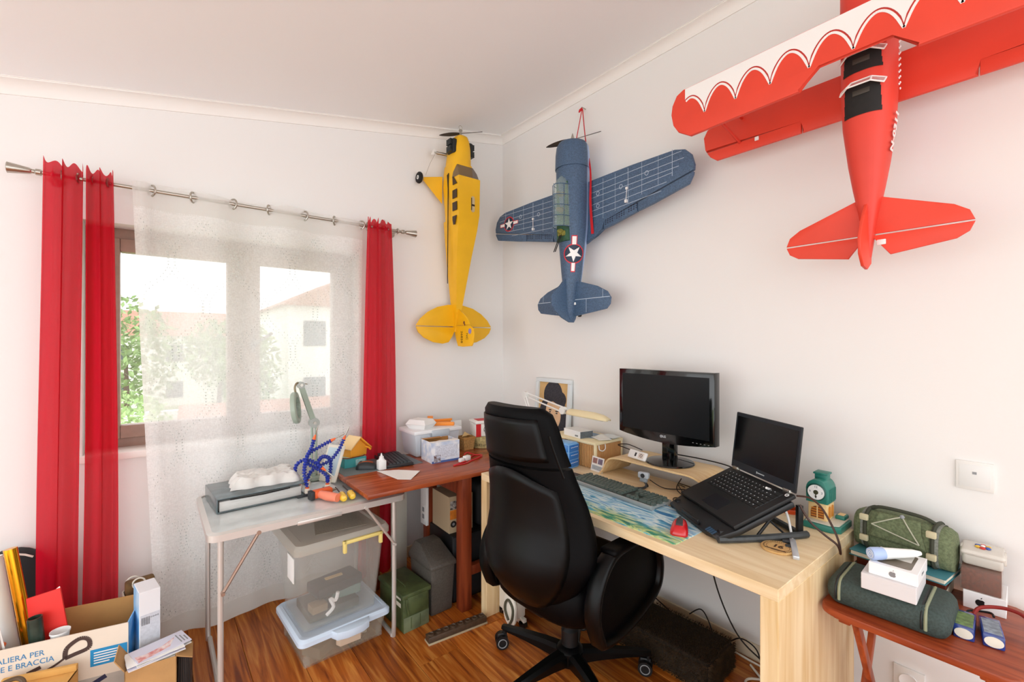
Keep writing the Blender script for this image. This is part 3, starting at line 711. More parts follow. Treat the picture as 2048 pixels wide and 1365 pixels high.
for s_ in (1, -1):
    pl = wing if s_ > 0 else mirror(wing)
    wg = obj('wing', flat(pl, w0, w1, dih, bev=.007), m_blu, t)
    z = w1 + .0005; b = B()
    for f in (.30, .265, .235, .195, .16, .125):
        x1_ = min(.74, .52 + (f - .05) * .9) if f < .3 else .70
        strip(b, (s_ * .11, f), (s_ * x1_, f + (.0 if f > .2 else .02)), .0022, z, dih)
    for x in (.2, .29, .38, .47, .57, .65): strip(b, (s_ * x, .325), (s_ * x, .10 + .22 * (x - .2)), .0026 if x in (.38, .65) else .0014, z, dih)
    for x, f in ((.16, .25), (.16, .18), (.50, .26), (.33, .24)):
        pts = [(s_ * x + .011 * cos(2 * pi * k / 14), f + .011 * sin(2 * pi * k / 14)) for k in range(15)]
        for p, q in zip(pts, pts[1:]): strip(b, p, q, .0028, z, dih)
    o = obj('panel_lines', b, m_wline, wg, smooth=0); o['kind'] = 'stuff'
    for nm, pl in (('aileron', [(.4435, .1275), (.759, .1875), (.757, .175), (.735, .138), (.53, .098), (.4435, .084)]), ('flap', [(.2045, .0835), (.4385, .1265), (.4385, .083), (.27, .052), (.2045, .041)])):
        obj(nm, flat(pl[::-1] if s_ > 0 else mirror(pl[::-1]), w0 + .002, w1, dih, bev=.003), m_blu, wg)
    b = B()
    for k in range(14):
        for j in range(3):
            if k in (4, 9): continue
            x = .22 + k * .0165; disc(b, (s_ * x, .064 + .175 * (x - .22) + j * .011), .0034, z + dih * x, 8, .0008)
    o = obj('brake_holes', b, mat('brake_hole_dark', '#1a1830', .6), wg, smooth=0); o['kind'] = 'stuff'
    b = B(); b.tube([(s_ * .375, .215, z + dih * .375 + .006), (s_ * .372, .155, z + dih * .372 + .008)], .0018, 6); b.box(-.006, .006, -.008, .008, 0, .014, M=Matrix.Translation((s_ * .372, .15, z + dih * .37))); b.box(-.006, .006, -.006, .006, 0, .01, M=Matrix.Translation((s_ * .375, .218, z + dih * .37))); obj('aileron_linkage', b, m_white, wg)
def insignia(par, M, r):
    for nm, mm, fn, z in (('insignia_disc', m_redl, lambda b: disc(b, (0, 0), r * 1.13, 0, 28, .0005), 0),
                          ('insignia_disc', m_navy, lambda b: disc(b, (0, 0), r, .0003, 28), 0)):
        b = B(); fn(b); obj(nm, b, mm, par, M=M, smooth=0)
    for s_ in (-1, 1):
        b = B(); b.prism([(s_ * r * .98, -r * .27), (s_ * r * 2.05, -r * .27), (s_ * r * 2.05, r * .27), (s_ * r * .98, r * .27)], 0, .0004); obj('insignia_bar', b, m_redl, par, M=M, smooth=0)
        b = B(); b.prism([(s_ * r * 1.0, -r * .20), (s_ * r * 1.97, -r * .20), (s_ * r * 1.97, r * .20), (s_ * r * 1.0, r * .20)], .0002, .0009); obj('insignia_bar', b, m_white, par, M=M, smooth=0)
    b = B(); b.prism([((r * .97 if k % 2 == 0 else r * .38) * sin(pi * k / 5), (r * .97 if k % 2 == 0 else r * .38) * cos(pi * k / 5)) for k in range(10)], .0006, .0013); obj('insignia_star', b, m_white, par, M=M, smooth=0)
insignia(t, axes((-.615, .235, w1 + .615 * dih + .0012), (-1, .05, -dih), (0, -1, 0)) if False else axes((-.615, .232, w1 + .615 * dih + .0012), (1, 0, -dih), (0, 1, 0)), .045)
def fus_pt(stn, f, ang, lift, p):
    for a_, c_ in zip(stn, stn[1:]):
        if c_[0] <= f <= a_[0]:
            q = (f - a_[0]) / (c_[0] - a_[0]); hw, tt, tb = (a_[i] + (c_[i] - a_[i]) * q for i in (1, 2, 3)); break
    g = lambda v: math.copysign(abs(v) ** p, v)
    c0, h0 = (tt + tb) / 2, (tt - tb) / 2
    return Vector(((hw + lift) * g(cos(ang)), f, c0 + (h0 + lift) * g(sin(ang))))
def wrap(par, nm, m, inside, ext, stn, f0, a0, rad, lift, p, st_=.002):
    b = B(); n = int(ext / st_)
    for i in range(-n, n):
        for j in range(-n, n):
            x, y = (i + .5) * st_, (j + .5) * st_
            if inside(x, y): b._add([fus_pt(stn, f0 - xx, a0 + yy / rad, lift, p) for xx, yy in ((x - st_ / 2, y - st_ / 2), (x + st_ / 2, y - st_ / 2), (x + st_ / 2, y + st_ / 2), (x - st_ / 2, y + st_ / 2))], [(0, 1, 2, 3)])
    bmesh.ops.remove_doubles(b.bm, verts=b.bm.verts[:], dist=.0002)
    return obj(nm, b, m, par, smooth=60)
def in_star(x, y, r):
    a = math.atan2(y, x) % (2 * pi / 5); a = min(a, 2 * pi / 5 - a); d = math.hypot(x, y)
    k_ = r * .382; return d * sin(pi / 5 - a) * 0 + d < (r * k_ * sin(pi / 5)) / (r * sin(a) + k_ * sin(pi / 5 - a))
ri = .05; ar = (st, -.085, R(38), .066)
wrap(t, 'insignia_disc', m_redl, lambda x, y: math.hypot(x, y) < ri * 1.13 or (ri < abs(x) < ri * 2.08 and abs(y) < ri * .29), .11, *ar, .0008, .95)
wrap(t, 'insignia_disc', m_navy, lambda x, y: math.hypot(x, y) < ri, .06, *ar, .0014, .95)
wrap(t, 'insignia_bar', m_white, lambda x, y: ri * 1.02 < x < ri * 1.98 and abs(y) < ri * .2, .11, *ar, .0016, .95)
wrap(t, 'insignia_bar', m_white, lambda x, y: -ri * 1.98 < x < -ri * 1.02 and abs(y) < ri * .2, .11, *ar, .0016, .95)
wrap(t, 'insignia_star', m_white, lambda x, y: in_star(x, y, ri * .96), .06, *ar, .0020, .95)
# canopy greenhouse
def can(f, hw, h): return [(hw * cos(pi * k / 10), f, .055 + h * sin(pi * k / 10)) for k in range(11)]
b = B(); b.loft([can(.37, .012, .035), can(.345, .035, .06), can(.31, .048, .085), can(.25, .05, .095), (can(.07, .048, .09))], closed=False); obj('canopy', b, mat('canopy_plastic', '#b9cfc9', .08, alpha=.32), t, smooth=60)
for f in (.31, .25, .19, .13, .07):
    b = B(); b.tube(can(f, .0505, .095 if f < .3 else .086), .0022, 5); obj('canopy_frame', b, m_blu, t)
for a in (.25, .5, .75):
    b = B(); b.tube([can(f, .0505, .096)[int(a * 10)] for f in (.31, .25, .13, .07)], .0018, 5); obj('canopy_rail', b, m_blu, t)
b = B(); b.box(-.044, .044, -.01, .33, .055, .088, bev=.004); obj('cockpit_floor', b, mat('cockpit_green', '#2f5f46', .6, var=(40, .5)), t)
for f in (.26, .17):
    b = B(); b.sphere((0, f, .11), (.016, .014, .02), 10); b.box(-.024, .024, f - .012, f + .012, .075, .10, bev=.008); obj('pilot_figure', b, mat('olive_pilot', '#7d6b3d', .7, var=(60, .4)), t)
b = B(); b.sphere((.0, .045, .10), (.018, .016, .02), 10); b.box(-.028, .028, .02, .05, .07, .098, bev=.008); obj('gunner_figure', b, mat('gunner_cloth', '#8f8a3a', .7, var=(60, .5)), t)
for s_ in (-1, 1):
    b = B(); b.tube([(s_ * .006, .03, .095), (s_ * .006 - .012, -.075, .135)], .0028, 6); obj('gun_barrel', b, m_black, t)
# tail
hst = [(.005, -.235), (.06, -.24), (.20, -.28), (.27, -.315), (.295, -.35), (.29, -.385), (.265, -.41), (.15, -.425), (.03, -.44), (.005, -.44)]
for s_ in (1, -1):
    pl = hst if s_ > 0 else mirror(hst); tp = obj('tailplane', flat(pl, .004, .014, 0, bev=.004), m_blu, t)
    b = B(); strip(b, (s_ * .03, -.345), (s_ * .29, -.345), .0035, .0142); strip(b, (s_ * .24, -.30), (s_ * .24, -.345), .002, .0142); strip(b, (s_ * .12, -.345), (s_ * .12, -.42), .002, .0142); obj('panel_lines', b, m_wline, tp, smooth=0)['kind'] = 'stuff'
vf = [(.03, -.14), (.06, -.22), (.10, -.265), (.15, -.30), (.172, -.33), (.172, -.375), (.15, -.41), (.09, -.45), (.03, -.475), (.0, -.475), (0, -.2)]
vt = finobj('fin', vf, m_blu, .006, t)
b = B()
for k in range(6): b.box(-.0068, -.0062, -.44 + k * .0, -.437, 0, 0) if False else None
for k in range(6): strip(b, (-.035 - k * .018, -.34), (-.035 - k * .018, -.455 + k * .008), .0016, 0)
strip(b, (-.02, -.34), (-.165, -.34), .0024, 0); o = obj('rib_lines', b, m_wline, vt, M=FM @ Matrix.Translation((0, 0, -.0068)), smooth=0); o['kind'] = 'stuff'
b = B(); b.box(.028, .042, -.375, -.36, .014, .02, bev=.002); obj('control_horn', b, m_white, t)
b = B(); b.cyl((.018, -.43, -.035), (.03, -.43, -.035), .012, n=14); obj('tail_wheel', b, m_tyre, t)
propeller(t, m_prop, .60, .36, .030, rot=R(16)); b = B(); b.lathe([(.012, .578), (.012, .605), (.007, .62), (.001, .638)], 12, M=Matrix(((1, 0, 0, 0), (0, 0, 1, 0), (0, -1, 0, 0), (0, 0, 0, 1)))); obj('spinner', b, m_steel, t)
# strap that carries it
t = thing('hanging_strap', 'red strap looped from a wall hook round the blue model warplane', 'strap', (2.085, 1.912, 2.84))
m_ribbon = mat('red_ribbon', '#c8151f', .7); IM = Matrix.Translation((-2.085, -1.912, -2.84))
b = B(); b.cyl((2.092, 1.912, 2.848), (2.055, 1.912, 2.85), .0025, n=8); obj('hook', b, m_steel, t, M=IM)
b = B(); b.tube([(2.06, 1.915, 2.848), (2.05, 1.92, 2.832), (2.045, 1.925, 2.82)], [.004, .008, .004], 8); obj('knot', b, m_ribbon, t, M=IM)
b = B(); b.tube([(2.06, 1.913, 2.842), (1.95, 1.865, 2.575)], .0028, 6); obj('strand', b, m_ribbon, t, M=IM)
rib = spline([(2.06, 1.911, 2.842), (2.0, 1.83, 2.60), (1.965, 1.762, 2.40), (1.955, 1.752, 2.20), (1.968, 1.748, 2.03)], 6)
b = B(); b.loft([[tuple(p + Vector((dx, dy * w, 0))) for dx, dy in ((0, -1), (0, 1), (.002, 1), (.002, -1))] for p, w in zip(rib, [.003 + .009 * max(0, (i / (len(rib) - 1) - .35)) ** .7 for i in range(len(rib))])]); obj('strand', b, m_ribbon, t, M=IM)

# --- red biplane
m_rd = mat('red_covering', '#e8442d', 0.5, var=(7, .06)); m_rd2 = mat('red_fuselage_covering', '#e03f2e', 0.5, var=(5, .08)); m_wht = mat('white_covering', '#f3f1ef', .55)
t = thing('model_airplane', 'red model biplane with white scalloped upper wing hung high on the right wall', 'model airplane', M=frame((1.82, .435, 2.10), (0, -1, 0), (0, 0, 1)))
st = [(.60, .05, .05, -.06), (.585, .068, .072, -.08), (.5, .074, .08, -.09), (.4, .074, .082, -.092), (.25, .072, .084, -.092), (.10, .070, .084, -.09), (.0, .066, .08, -.085), (-.12, .052, .066, -.068), (-.2, .04, .05, -.05), (-.28, .026, .032, -.032), (-.36, .014, .02, -.02), (-.42, .006, .012, -.012)]
stR = st
b = B(); b.loft([ell(*s_, p=.8) for s_ in reversed(st)]); fz = obj('fuselage', b, m_rd2, t, smooth=24)
text('lettering', 'N-0311', .040, mat('silver_lettering', '#e8dcd8', .5), fz, axes((.0665, -.035, .006), Vector((.13, 1, 0)), (0, 0, 1)), bold=.0016)
zu0, zu1 = .142, .160
half = [(0, .318), (.563, .318), (.592, .305), (.612, .27), (.617, .235), (.608, .19), (.585, .155), (.533, .122), (.148, .128), (.095, .192), (0, .192)]
up = [p for p in half[1:-1]]; upl = up + [(-x, y) for x, y in reversed(up)]
uw = obj('upper_wing', flat(upl, zu0, zu1, bev=.006), m_rd, t)
def scallop(off, w_in=0):
    """scallop curve, cusps every .118 m"""
    pts = []
    for k in range(-5, 5):
        for j in range(16):
            q = j / 16; x = (k + q) * .118
            pts.append((x, .200 + off + .078 * math.sin(pi * q) ** .62))
    return [p for p in pts if abs(p[0]) <= .555]
sc = scallop(.0)
b = B(); z = zu1 + .0002
for p, q in zip(sc, sc[1:]): b._add([(p[0], p[1], z), (q[0], q[1], z), (q[0], .314, z), (p[0], .314, z), (p[0], p[1], z + .0006), (q[0], q[1], z + .0006), (q[0], .314, z + .0006), (p[0], .314, z + .0006)], [(4, 5, 6, 7)])
for x in (-.555, .555): pass
obj('white_scallop_panel', b, m_wht, uw, smooth=0)
b = B(); s1 = scallop(-.0105)
for p, q in zip(sc, sc[1:]): strip(b, p, q, .0028, z + .0006)
obj('scallop_outline', b, mat('scallop_red_line', '#b8302c', .5), uw, smooth=0)['kind'] = 'stuff'
b = B()
def offs(pts, d):
    o = []
    for i in range(len(pts)):
        a = Vector(pts[max(i - 1, 0)]); c = Vector(pts[min(i + 1, len(pts) - 1)]); n = (c - a).normalized(); o.append((pts[i][0] + n.y * d, pts[i][1] - n.x * d))
    return o
s1 = offs(sc, .007)
for p, q in zip(s1, s1[1:]): strip(b, p, q, .0075, z)
obj('white_scallop_line', b, m_wht, uw, smooth=0)['kind'] = 'stuff'
low = [(.0, .27), (.58, .27), (.615, .255), (.632, .225), (.625, .17), (.619, .158), (.235, .158), (.235, .108), (.0, .108)]
lw = obj('lower_wing', flat(low[1:-1] + [(-x, y) for x, y in reversed(low[1:-1])], -.140, -.122, bev=.006), m_rd, t)
for s_ in (-1, 1):
    z = -.1218; pl = [(.239, .154), (.616, .154), (.60, .13), (.572, .108), (.239, .108)]; obj('aileron', flat(pl[::-1] if s_ > 0 else mirror(pl[::-1]), -.138, -.122, bev=.004), m_rd, lw)
    b = B(); b.box(-.008, .008, -.008, .008, 0, .006, bev=.002, M=Matrix.Translation((s_ * .40, .142, z))); obj('control_horn', b, m_white, lw)
    b = B(); b.tube([(s_ * .50, .26, zu0 + .002), (s_ * .47, .15, -.125)], .006, 8); obj('interplane_strut', b, m_rd2, t)
    b = B(); b.tube([(s_ * .47, .26, zu0 + .002), (s_ * .46, .25, -.125)], .006, 8); obj('interplane_strut', b, m_rd2, t)
    b = B(); b.tube([(s_ * .085, .25, zu0 + .002), (s_ * .055, .23, .06)], .005, 8); obj('cabane_strut', b, m_rd2, t)
b = B()
for k in range(9): 
    for j in (0, 1): disc(b, (.0, -.055 + k * .022 + j * .011), .004, j * .010 - .004, 8)
    
b2 = B()
for k in range(9):
    for j in (0, 1): b2.sphere((.0715 if k > 3 else .0715, .11 + k * .019 + j * .009, -.035 + j * .014), (.0025, .0038, .0038), 8)
obj('white_dots', b2, m_wht, t)['kind'] = 'stuff'; b.bm.free()
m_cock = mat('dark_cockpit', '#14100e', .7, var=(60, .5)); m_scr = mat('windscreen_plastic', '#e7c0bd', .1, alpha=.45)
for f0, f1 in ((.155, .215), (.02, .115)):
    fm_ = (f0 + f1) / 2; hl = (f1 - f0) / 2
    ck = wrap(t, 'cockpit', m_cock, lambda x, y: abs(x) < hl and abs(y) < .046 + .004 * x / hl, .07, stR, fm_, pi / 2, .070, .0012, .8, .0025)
    b = B(); b.box(-.022, .022, f1 - .034, f1 - .018, .0845, .0868, bev=.0008); obj('instrument_panel', b, mat('cockpit_panel', '#3a342c', .5), ck)
    # windscreen: three panes in white frame
    A = [(-.058, f1 + .002, .062), (-.026, f1 + .012, .084), (.026, f1 + .012, .084), (.058, f1 + .002, .062)]; Cc = [(-.066 + .01, f1 - .018, .082), (-.030, f1 - .012, .112), (.030, f1 - .012, .112), (.056, f1 - .018, .082)]
    b = B()
    for q in range(3): b.tube([A[q], A[q + 1]], .0024, 6); b.tube([Cc[q], Cc[q + 1]], .0024, 6)
    for q in range(4): b.tube([A[q], Cc[q]], .0026, 6)
    ws = obj('windscreen_frame', b, m_wht, t)
    for q in range(3):
        b = B(); b._add([A[q], A[q + 1], Cc[q + 1], Cc[q]], [(0, 1, 2, 3)]); pn = obj('pane', b, m_scr, ws, smooth=0); md = pn.modifiers.new('thick', 'SOLIDIFY'); md.thickness = .001
hst = [(.012, -.225), (.035, -.232), (.20, -.295), (.232, -.318), (.243, -.347), (.006, -.347)]; hel = [(.243, -.352), (.232, -.378), (.205, -.395), (.055, -.418), (.022, -.372), (.006, -.352)]
for s_ in (1, -1):
    for nm, pl in (('tailplane', hst), ('elevator', hel)): obj(nm, flat(pl if s_ > 0 else mirror(pl), -.004, .004, bev=.0015), m_rd, t)
vf = [(.01, -.22), (.05, -.27), (.085, -.32), (.105, -.37), (.10, -.42), (.07, -.455), (.03, -.462), (-.01, -.44), (-.015, -.38), (0, -.3)]
finobj('fin', vf, m_rd, .0045, t)
b = B(); b.box(.022, .045, -.385, -.368, .004, .010, bev=.002); obj('control_horn', b, m_white, t)
for s_ in (-1, 1):
    b = B(); b.tube([(s_ * .05, .46, -.08), (s_ * .13, .49, -.21)], .008, 8); obj('gear_leg', b, m_rd2, t)
    b = B(); b.ring((s_ * .145, .49, -.225), .024, .013, axis='x', n=20, m=8); b.cyl((s_ * .137, .49, -.225), (s_ * .153, .49, -.225), .018); obj('wheel', b, m_tyre, t)

# ------------------------------------------------------------------ things on the pale desk
DZ = .73
def mat_swirl():
    m = bpy.data.materials.new('painted_swirl_print'); m.use_nodes = True; nt = m.node_tree; N = nt.nodes; L = nt.links; p = N['Principled BSDF']; p.inputs['Roughness'].default_value = .75
    tc = N.new('ShaderNodeTexCoord'); mp = N.new('ShaderNodeMapping'); mp.inputs['Scale'].default_value = (26, 5, 1); mp.inputs['Rotation'].default_value = (0, 0, R(12)); L.new(tc.outputs['Object'], mp.inputs[0])
    nz = N.new('ShaderNodeTexNoise'); nz.inputs['Scale'].default_value = 1; nz.inputs['Detail'].default_value = 3; nz.inputs['Distortion'].default_value = 1.6; L.new(mp.outputs[0], nz.inputs['Vector'])
    def ramp(stops):
        cr = N.new('ShaderNodeValToRGB'); e = cr.color_ramp.elements
        while len(e) < len(stops): e.new(.5)
        for el_, (q, c) in zip(e, stops): el_.position = q; el_.color = lin(c) + (1,)
        L.new(nz.outputs[0], cr.inputs[0]); return cr.outputs[0]
    A = ramp([(.30, '#2f74ad'), (.40, '#62b4d6'), (.48, '#e3f2f4'), (.57, '#a5d5ea'), (.70, '#3f7fc4')])
    C = ramp([(.30, '#243f4a'), (.42, '#3a9474'), (.5, '#d3dd92'), (.58, '#58b3c4'), (.70, '#22465e')])
    n2 = N.new('ShaderNodeTexNoise'); n2.inputs['Scale'].default_value = 7; n2.inputs['Detail'].default_value = 2; L.new(tc.outputs['Object'], n2.inputs['Vector'])
    sx = N.new('ShaderNodeSeparateXYZ'); L.new(tc.outputs['Object'], sx.inputs[0])
    ad = N.new('ShaderNodeMath'); ad.operation = 'MULTIPLY_ADD'; ad.inputs[1].default_value = .18; L.new(n2.outputs[0], ad.inputs[0]); L.new(sx.outputs[0], ad.inputs[2])
    mr = N.new('ShaderNodeMapRange'); mr.inputs[1].default_value = .13; mr.inputs[2].default_value = .19; L.new(ad.outputs[0], mr.inputs[0])
    mx = N.new('ShaderNodeMix'); mx.data_type = 'RGBA'; L.new(mr.outputs[0], mx.inputs[0]); L.new(C, mx.inputs[6]); L.new(A, mx.inputs[7]); L.new(mx.outputs[2], p.inputs['Base Color']); return m
b = B(); b.prism(rrect(0, .30, 0, .80, .012), 0, .003, bev=.0006)
o = tag(obj('desk_mat', b, mat_swirl()), 'large desk mat printed with blue and green painted swirls', 'desk mat'); o.location = (1.358, .845, DZ)

# mechanical keyboard (local: x along the keyboard to its right, y away from the sitter)
m_kb = mat('pale_grey_keyboard', '#aeb4b3', .4, metal=.3); m_key = mat('grey_green_keycap', '#56655f', .5)
t = thing('keyboard', 'grey mechanical keyboard lying on the swirl desk mat', 'keyboard', (1.632, 1.302, DZ + .003), R(-93))
b = B(); b.box(-.235, .235, -.068, .068, .004, .018, bev=.004); b.box(-.235, .235, .035, .066, 0, .008); b.box(-.235, .235, -.064, -.045, 0, .008); obj('case', b, m_kb, t)
b = B(); b.box(-.228, .228, -.061, .061, .016, .019, bev=.001); obj('plate', b, mat('keyboard_plate', '#24302d', .5), t)
kd = {}
def keys(par, rows, x0, y0, u, d, z, h, m, taper=.78, name='keycap'):
    for r, row in enumerate(rows):
        x = x0
        for w in row:
            if w < 0: x += -w * u; continue
            k = (name, w, u)
            if k not in kd:
                b = B(); g = .0011; b.box(-w * u / 2 + g, w * u / 2 - g, -d / 2 + g, d / 2 - g, h, 0) if False else b.loft([[(sx_ * (w * u / 2 - g) * 1, sy * (d / 2 - g), 0) for sx_, sy in ((-1, -1), (1, -1), (1, 1), (-1, 1))], [(sx_ * ((w * u / 2 - g) - (1 - taper) * u / 2), sy * (d / 2 - g) * taper, h) for sx_, sy in ((-1, -1), (1, -1), (1, 1), (-1, 1))]])
                o = obj(name, b, m, par, smooth=0); kd[k] = o.data
            else:
                o = bpy.data.objects.new(name, kd[k]); COL.objects.link(o); o.parent = par
            o.location = (x + w * u / 2, y0 - r * d, z); x += w * u
nav = [-.3, 1, 1, 1, -.3]
rows = [[1, -1, 1, 1, 1, 1, -.5, 1, 1, 1, 1, -.5, 1, 1, 1, 1] + nav + [1, 1, 1, 1], [1] * 13 + [2] + [-1] + nav + [1, 1, 1, 1], [1.5] + [1] * 12 + [1.5] + [-1] + nav + [1, 1, 1, -1], [1.75] + [1] * 11 + [2.25] + [-1] + [-3.6] + [1, 1, 1, 1], [2.25] + [1] * 10 + [2.75] + [-1] + [-1.3, 1, -1.3] + [1, 1, 1, -1], [1.25, 1.25, 1.25, 6.25, 1.25, 1.25, 1.25, 1.25] + [-1] + nav + [2, 1, 1]]
keys(t, rows, -.226, .050, .0198, .0196, .019, .009, m_key)

def mouse(name, label, loc, rz, mb_, mt, L_=.115, W_=.062, H_=.036):
    t = thing(name, label, 'mouse', loc, rz)
    rings = []
    for k in range(11):
        q = k / 10; y = (q - .5) * L_; w = W_ / 2 * (.55 + .45 * sin(pi * min(1, .15 + .85 * q)) + .08 * cos(2 * pi * q)); h = H_ * (.35 + .65 * sin(pi * (.12 + .72 * q)))
        if k in (0, 10): w *= .8; h *= .6
        rings.append([(w, y, .0), (w * 1.02, y, h * .35), (w * .8, y, h * .8), (w * .4, y, h), (-w * .4, y, h), (-w * .8, y, h * .8), (-w * 1.02, y, h * .35), (-w, y, 0)])
    b = B(); b.loft(rings); obj('body', b, mb_, t, smooth=60)
    top = [[(p[0] * .8, p[1], p[2] + .0015) for p in r[2:6]] for r in rings[2:10]]
    b = B(); b.loft([[(p[0], p[1], p[2]) for p in r] for r in top], closed=False); o = obj('top_shell', b, mt, t, smooth=60); md = o.modifiers.new('thick', 'SOLIDIFY'); md.thickness = .002
    b = B(); b.cyl((-.004, L_ * .28, H_ * .82), (.004, L_ * .28, H_ * .82), .010, n=14); obj('scroll_wheel', b, m_dgrey, t)
    return t
mouse('computer_mouse', 'red and black computer mouse on the corner of the desk mat', (1.473, .898, DZ + .003), R(-62), mat('glossy_red_plastic', '#c3131c', .25, coat=.5), mat('dark_mouse_top', '#3a3a3c', .6))

# laptop on its stand
LX = thing('laptop', 'open black laptop tilted up on a folding stand', 'laptop', (1.801, .764, DZ), R(-121.25))
m_lap = mat('black_laptop_shell', '#0a0b0d', .55); m_scrn = mat('dark_screen', '#050608', .22, spec=.35); m_bez = mat('blue_black_bezel', '#141d26', .4)
PB = T(0, 0, .157) @ Matrix.Rotation(R(23.3), 4, 'X')
b = B(); b.box(-.18, .18, -.245, .0, -.014, 0, bev=.003); bs = obj('base', b, m_lap, LX, M=PB)
b = B(); b.box(-.052, .052, -.225, -.160, 0, .0008); obj('touchpad', b, mat('touchpad_grey', '#15161c', .35), bs)
lk = mat('laptop_key', '#0d0e10', .5)
def lkeys():
    rws = [[1] * 15, [1] * 13 + [2], [1.5] + [1] * 12 + [1.5], [1.75] + [1] * 11 + [2.25], [2.25] + [1] * 10 + [2.75], [1.25, 1.25, 1.25, 6, 1.25, 1, 1, 1, 1]]
    keys(bs, rws, -.150, -.032, .0200, .0190, 0, .0022, lk, .93, 'laptop_key')
lkeys()
b = B(); rr_ = random.Random(3)
for r in range(6):
    for k in range(14):
        x = -.142 + k * .0200 + r * .0012; y = -.029 - r * .019
        s_ = rr_.uniform(.0011, .0022)
        b.box(x - s_, x + s_, y - .0014, y + .0014, .0022, .0026)
o = obj('key_legends', b, mat('white_key_legend', '#cfd3d6', .5), bs, smooth=0); o['kind'] = 'stuff'
b = B(); b.ring((.162, -.018, .0008), .006, .0013, n=18, m=6); obj('power_button', b, m_white, bs)
PS = T(0, 0, .160) @ Matrix.Rotation(R(-6.7), 4, 'X')
b = B(); b.box(-.18, .18, 0, .007, 0, .227, bev=.003); ld = obj('lid', b, m_lap, LX, M=PS)
b = B(); b.box(-.178, .178, -.0008, .001, .002, .225); obj('bezel', b, m_bez, ld)
b = B(); b.box(-.168, .168, -.0016, 0, .030, .212); obj('screen', b, m_scrn, ld)
b = B(); b.cyl((0, -.0012, .2185), (0, .0, .2185), .0022, n=12); obj('camera_lens', b, m_black, ld)
b = B(); b.box(-.022, -.018, -.0014, -.0006, .012, .020); b.box(-.016, .022, -.0014, -.0006, .014, .0175); obj('maker_mark', b, mat('silver_mark', '#b7bcc0', .4), ld)
for x in (-.145, .145):
    b = B(); b.box(x - .017, x + .017, -.008, .006, -.006, .010, bev=.003); obj('hinge', b, m_steel, LX, M=T(0, 0, .157))
SD = thing('laptop_stand', 'black folding laptop stand with slanted tray', 'stand', (1.801, .764, DZ), R(-121.25))
b = B(); b.prism([(-.17, -.30), (-.10, -.315), (.10, -.315), (.17, -.30), (.185, -.24), (.185, -.02), (-.185, -.02), (-.185, -.24)], -.036, -.0145, bev=.004, M=PB); tr = obj('tray', b, mat('stand_black', '#0d0f12', .4), SD)
b = B(); b.box(-.06, .06, -.312, -.302, -.0145, .004, bev=.003, M=PB); obj('tray_lip', b, m_black, SD)
for k in range(4):
    b = B(); b.box(.10 + k * .012, .108 + k * .012, -.3105, -.29, -.0142, -.0125, M=PB); obj('switch', b, mat('stand_switch', '#34506a', .3), SD)
m_sg = mat('stand_grey', '#3d4143', .5, var=(60, .3))
for s_ in (-1, 1):
    b = B(); b.tube(spline([(s_ * .165, -.27, .013), (s_ * .17, -.15, .012), (s_ * .165, .02, .012), (s_ * .16, .06, .012)], 5), .012, 8); obj('base_rail', b, m_sg, SD)
    b = B(); b.tube([(s_ * .15, -.235, .028), (s_ * .15, -.26, .03)], .010, 8); b.box(s_ * .15 - .008, s_ * .15 + .008, .03, .05, .012, .11, bev=.003); obj('rear_post', b, m_black, SD)
    b = B(); b.tube([(s_ * .155, -.12, .015), (s_ * .15, -.02, .12)], .005, 6); b.tube([(s_ * .155, -.02, .015), (s_ * .15, -.10, .085)], .004, 6); obj('prop_arm', b, m_black, SD)
b = B(); b.tube([(-.165, .04, .012), (.165, .04, .012)], .011, 8); obj('rear_bar', b, m_sg, SD)
b = B(); b.tube([(-.165, -.262, .016), (.165, -.262, .016)], .012, 8); obj('front_bar', b, m_sg, SD)
# usb hub with white lead
t = thing('usb_hub', 'slim silver hub with a white lead running up to the laptop', 'hub', (1.655, .597, DZ), R(24))
b = B(); b.box(-.085, .06, -.009, .009, 0, .012, bev=.002); obj('body', b, mat('silver_plastic', '#c9ccd0', .35, metal=.4), t, M=T(-.02, .0, 0))
b = B(); b.tube(spline([(.04, 0, .006), (.075, .0, .012), (.12, .012, .07), (.135, .045, .13), (.10, .075, .155)], 6), .0042, 8); obj('lead', b, m_white, t)
b = B(); b.box(-.03, -.012, .009, .024, .001, .010, bev=.001); b.box(.012, .03, .009, .03, .001, .011, bev=.001); obj('plug', b, m_dgrey, t)
# coaster
t = thing('coaster', 'round wooden coaster engraved with the number 16', 'coaster', (1.598, .622, DZ), R(-84))
b = B(); b.lathe([(.0, 0), (.048, 0), (.05, .002), (.05, .005), (.048, .007), (0, .007)], 40); obj('disc', b, wood('coaster_wood', '#c99b5f', '#dcb67a', (40, 4, 4)), t)
m_burn = mat('burnt_engraving', '#4a2f17', .8)
text('lettering', '16', .032, m_burn, t, axes((0, .002, .0073), (1, 0, 0), (0, 1, 0)), bold=.0012)
b = B(); b.ring((0, 0, .0070), .033, .0006, n=36, m=5); obj('engraved_ring', b, m_burn, t)
b = B()
for k in range(40):
    if 25 < k < 35: continue
    a = 2 * pi * k / 40; b.box(-.0022, .0022, -.0012, .0012, .0068, .0075, M=Matrix.Translation((.041 * cos(a), .041 * sin(a), 0)) @ Matrix.Rotation(a + .5, 4, 'Z'))
obj('engraved_wreath', b, m_burn, t)['kind'] = 'stuff'
b = B(); b.box(-.03, .03, -.030, -.024, .0068, .0074); obj('engraved_banner', b, m_burn, t)

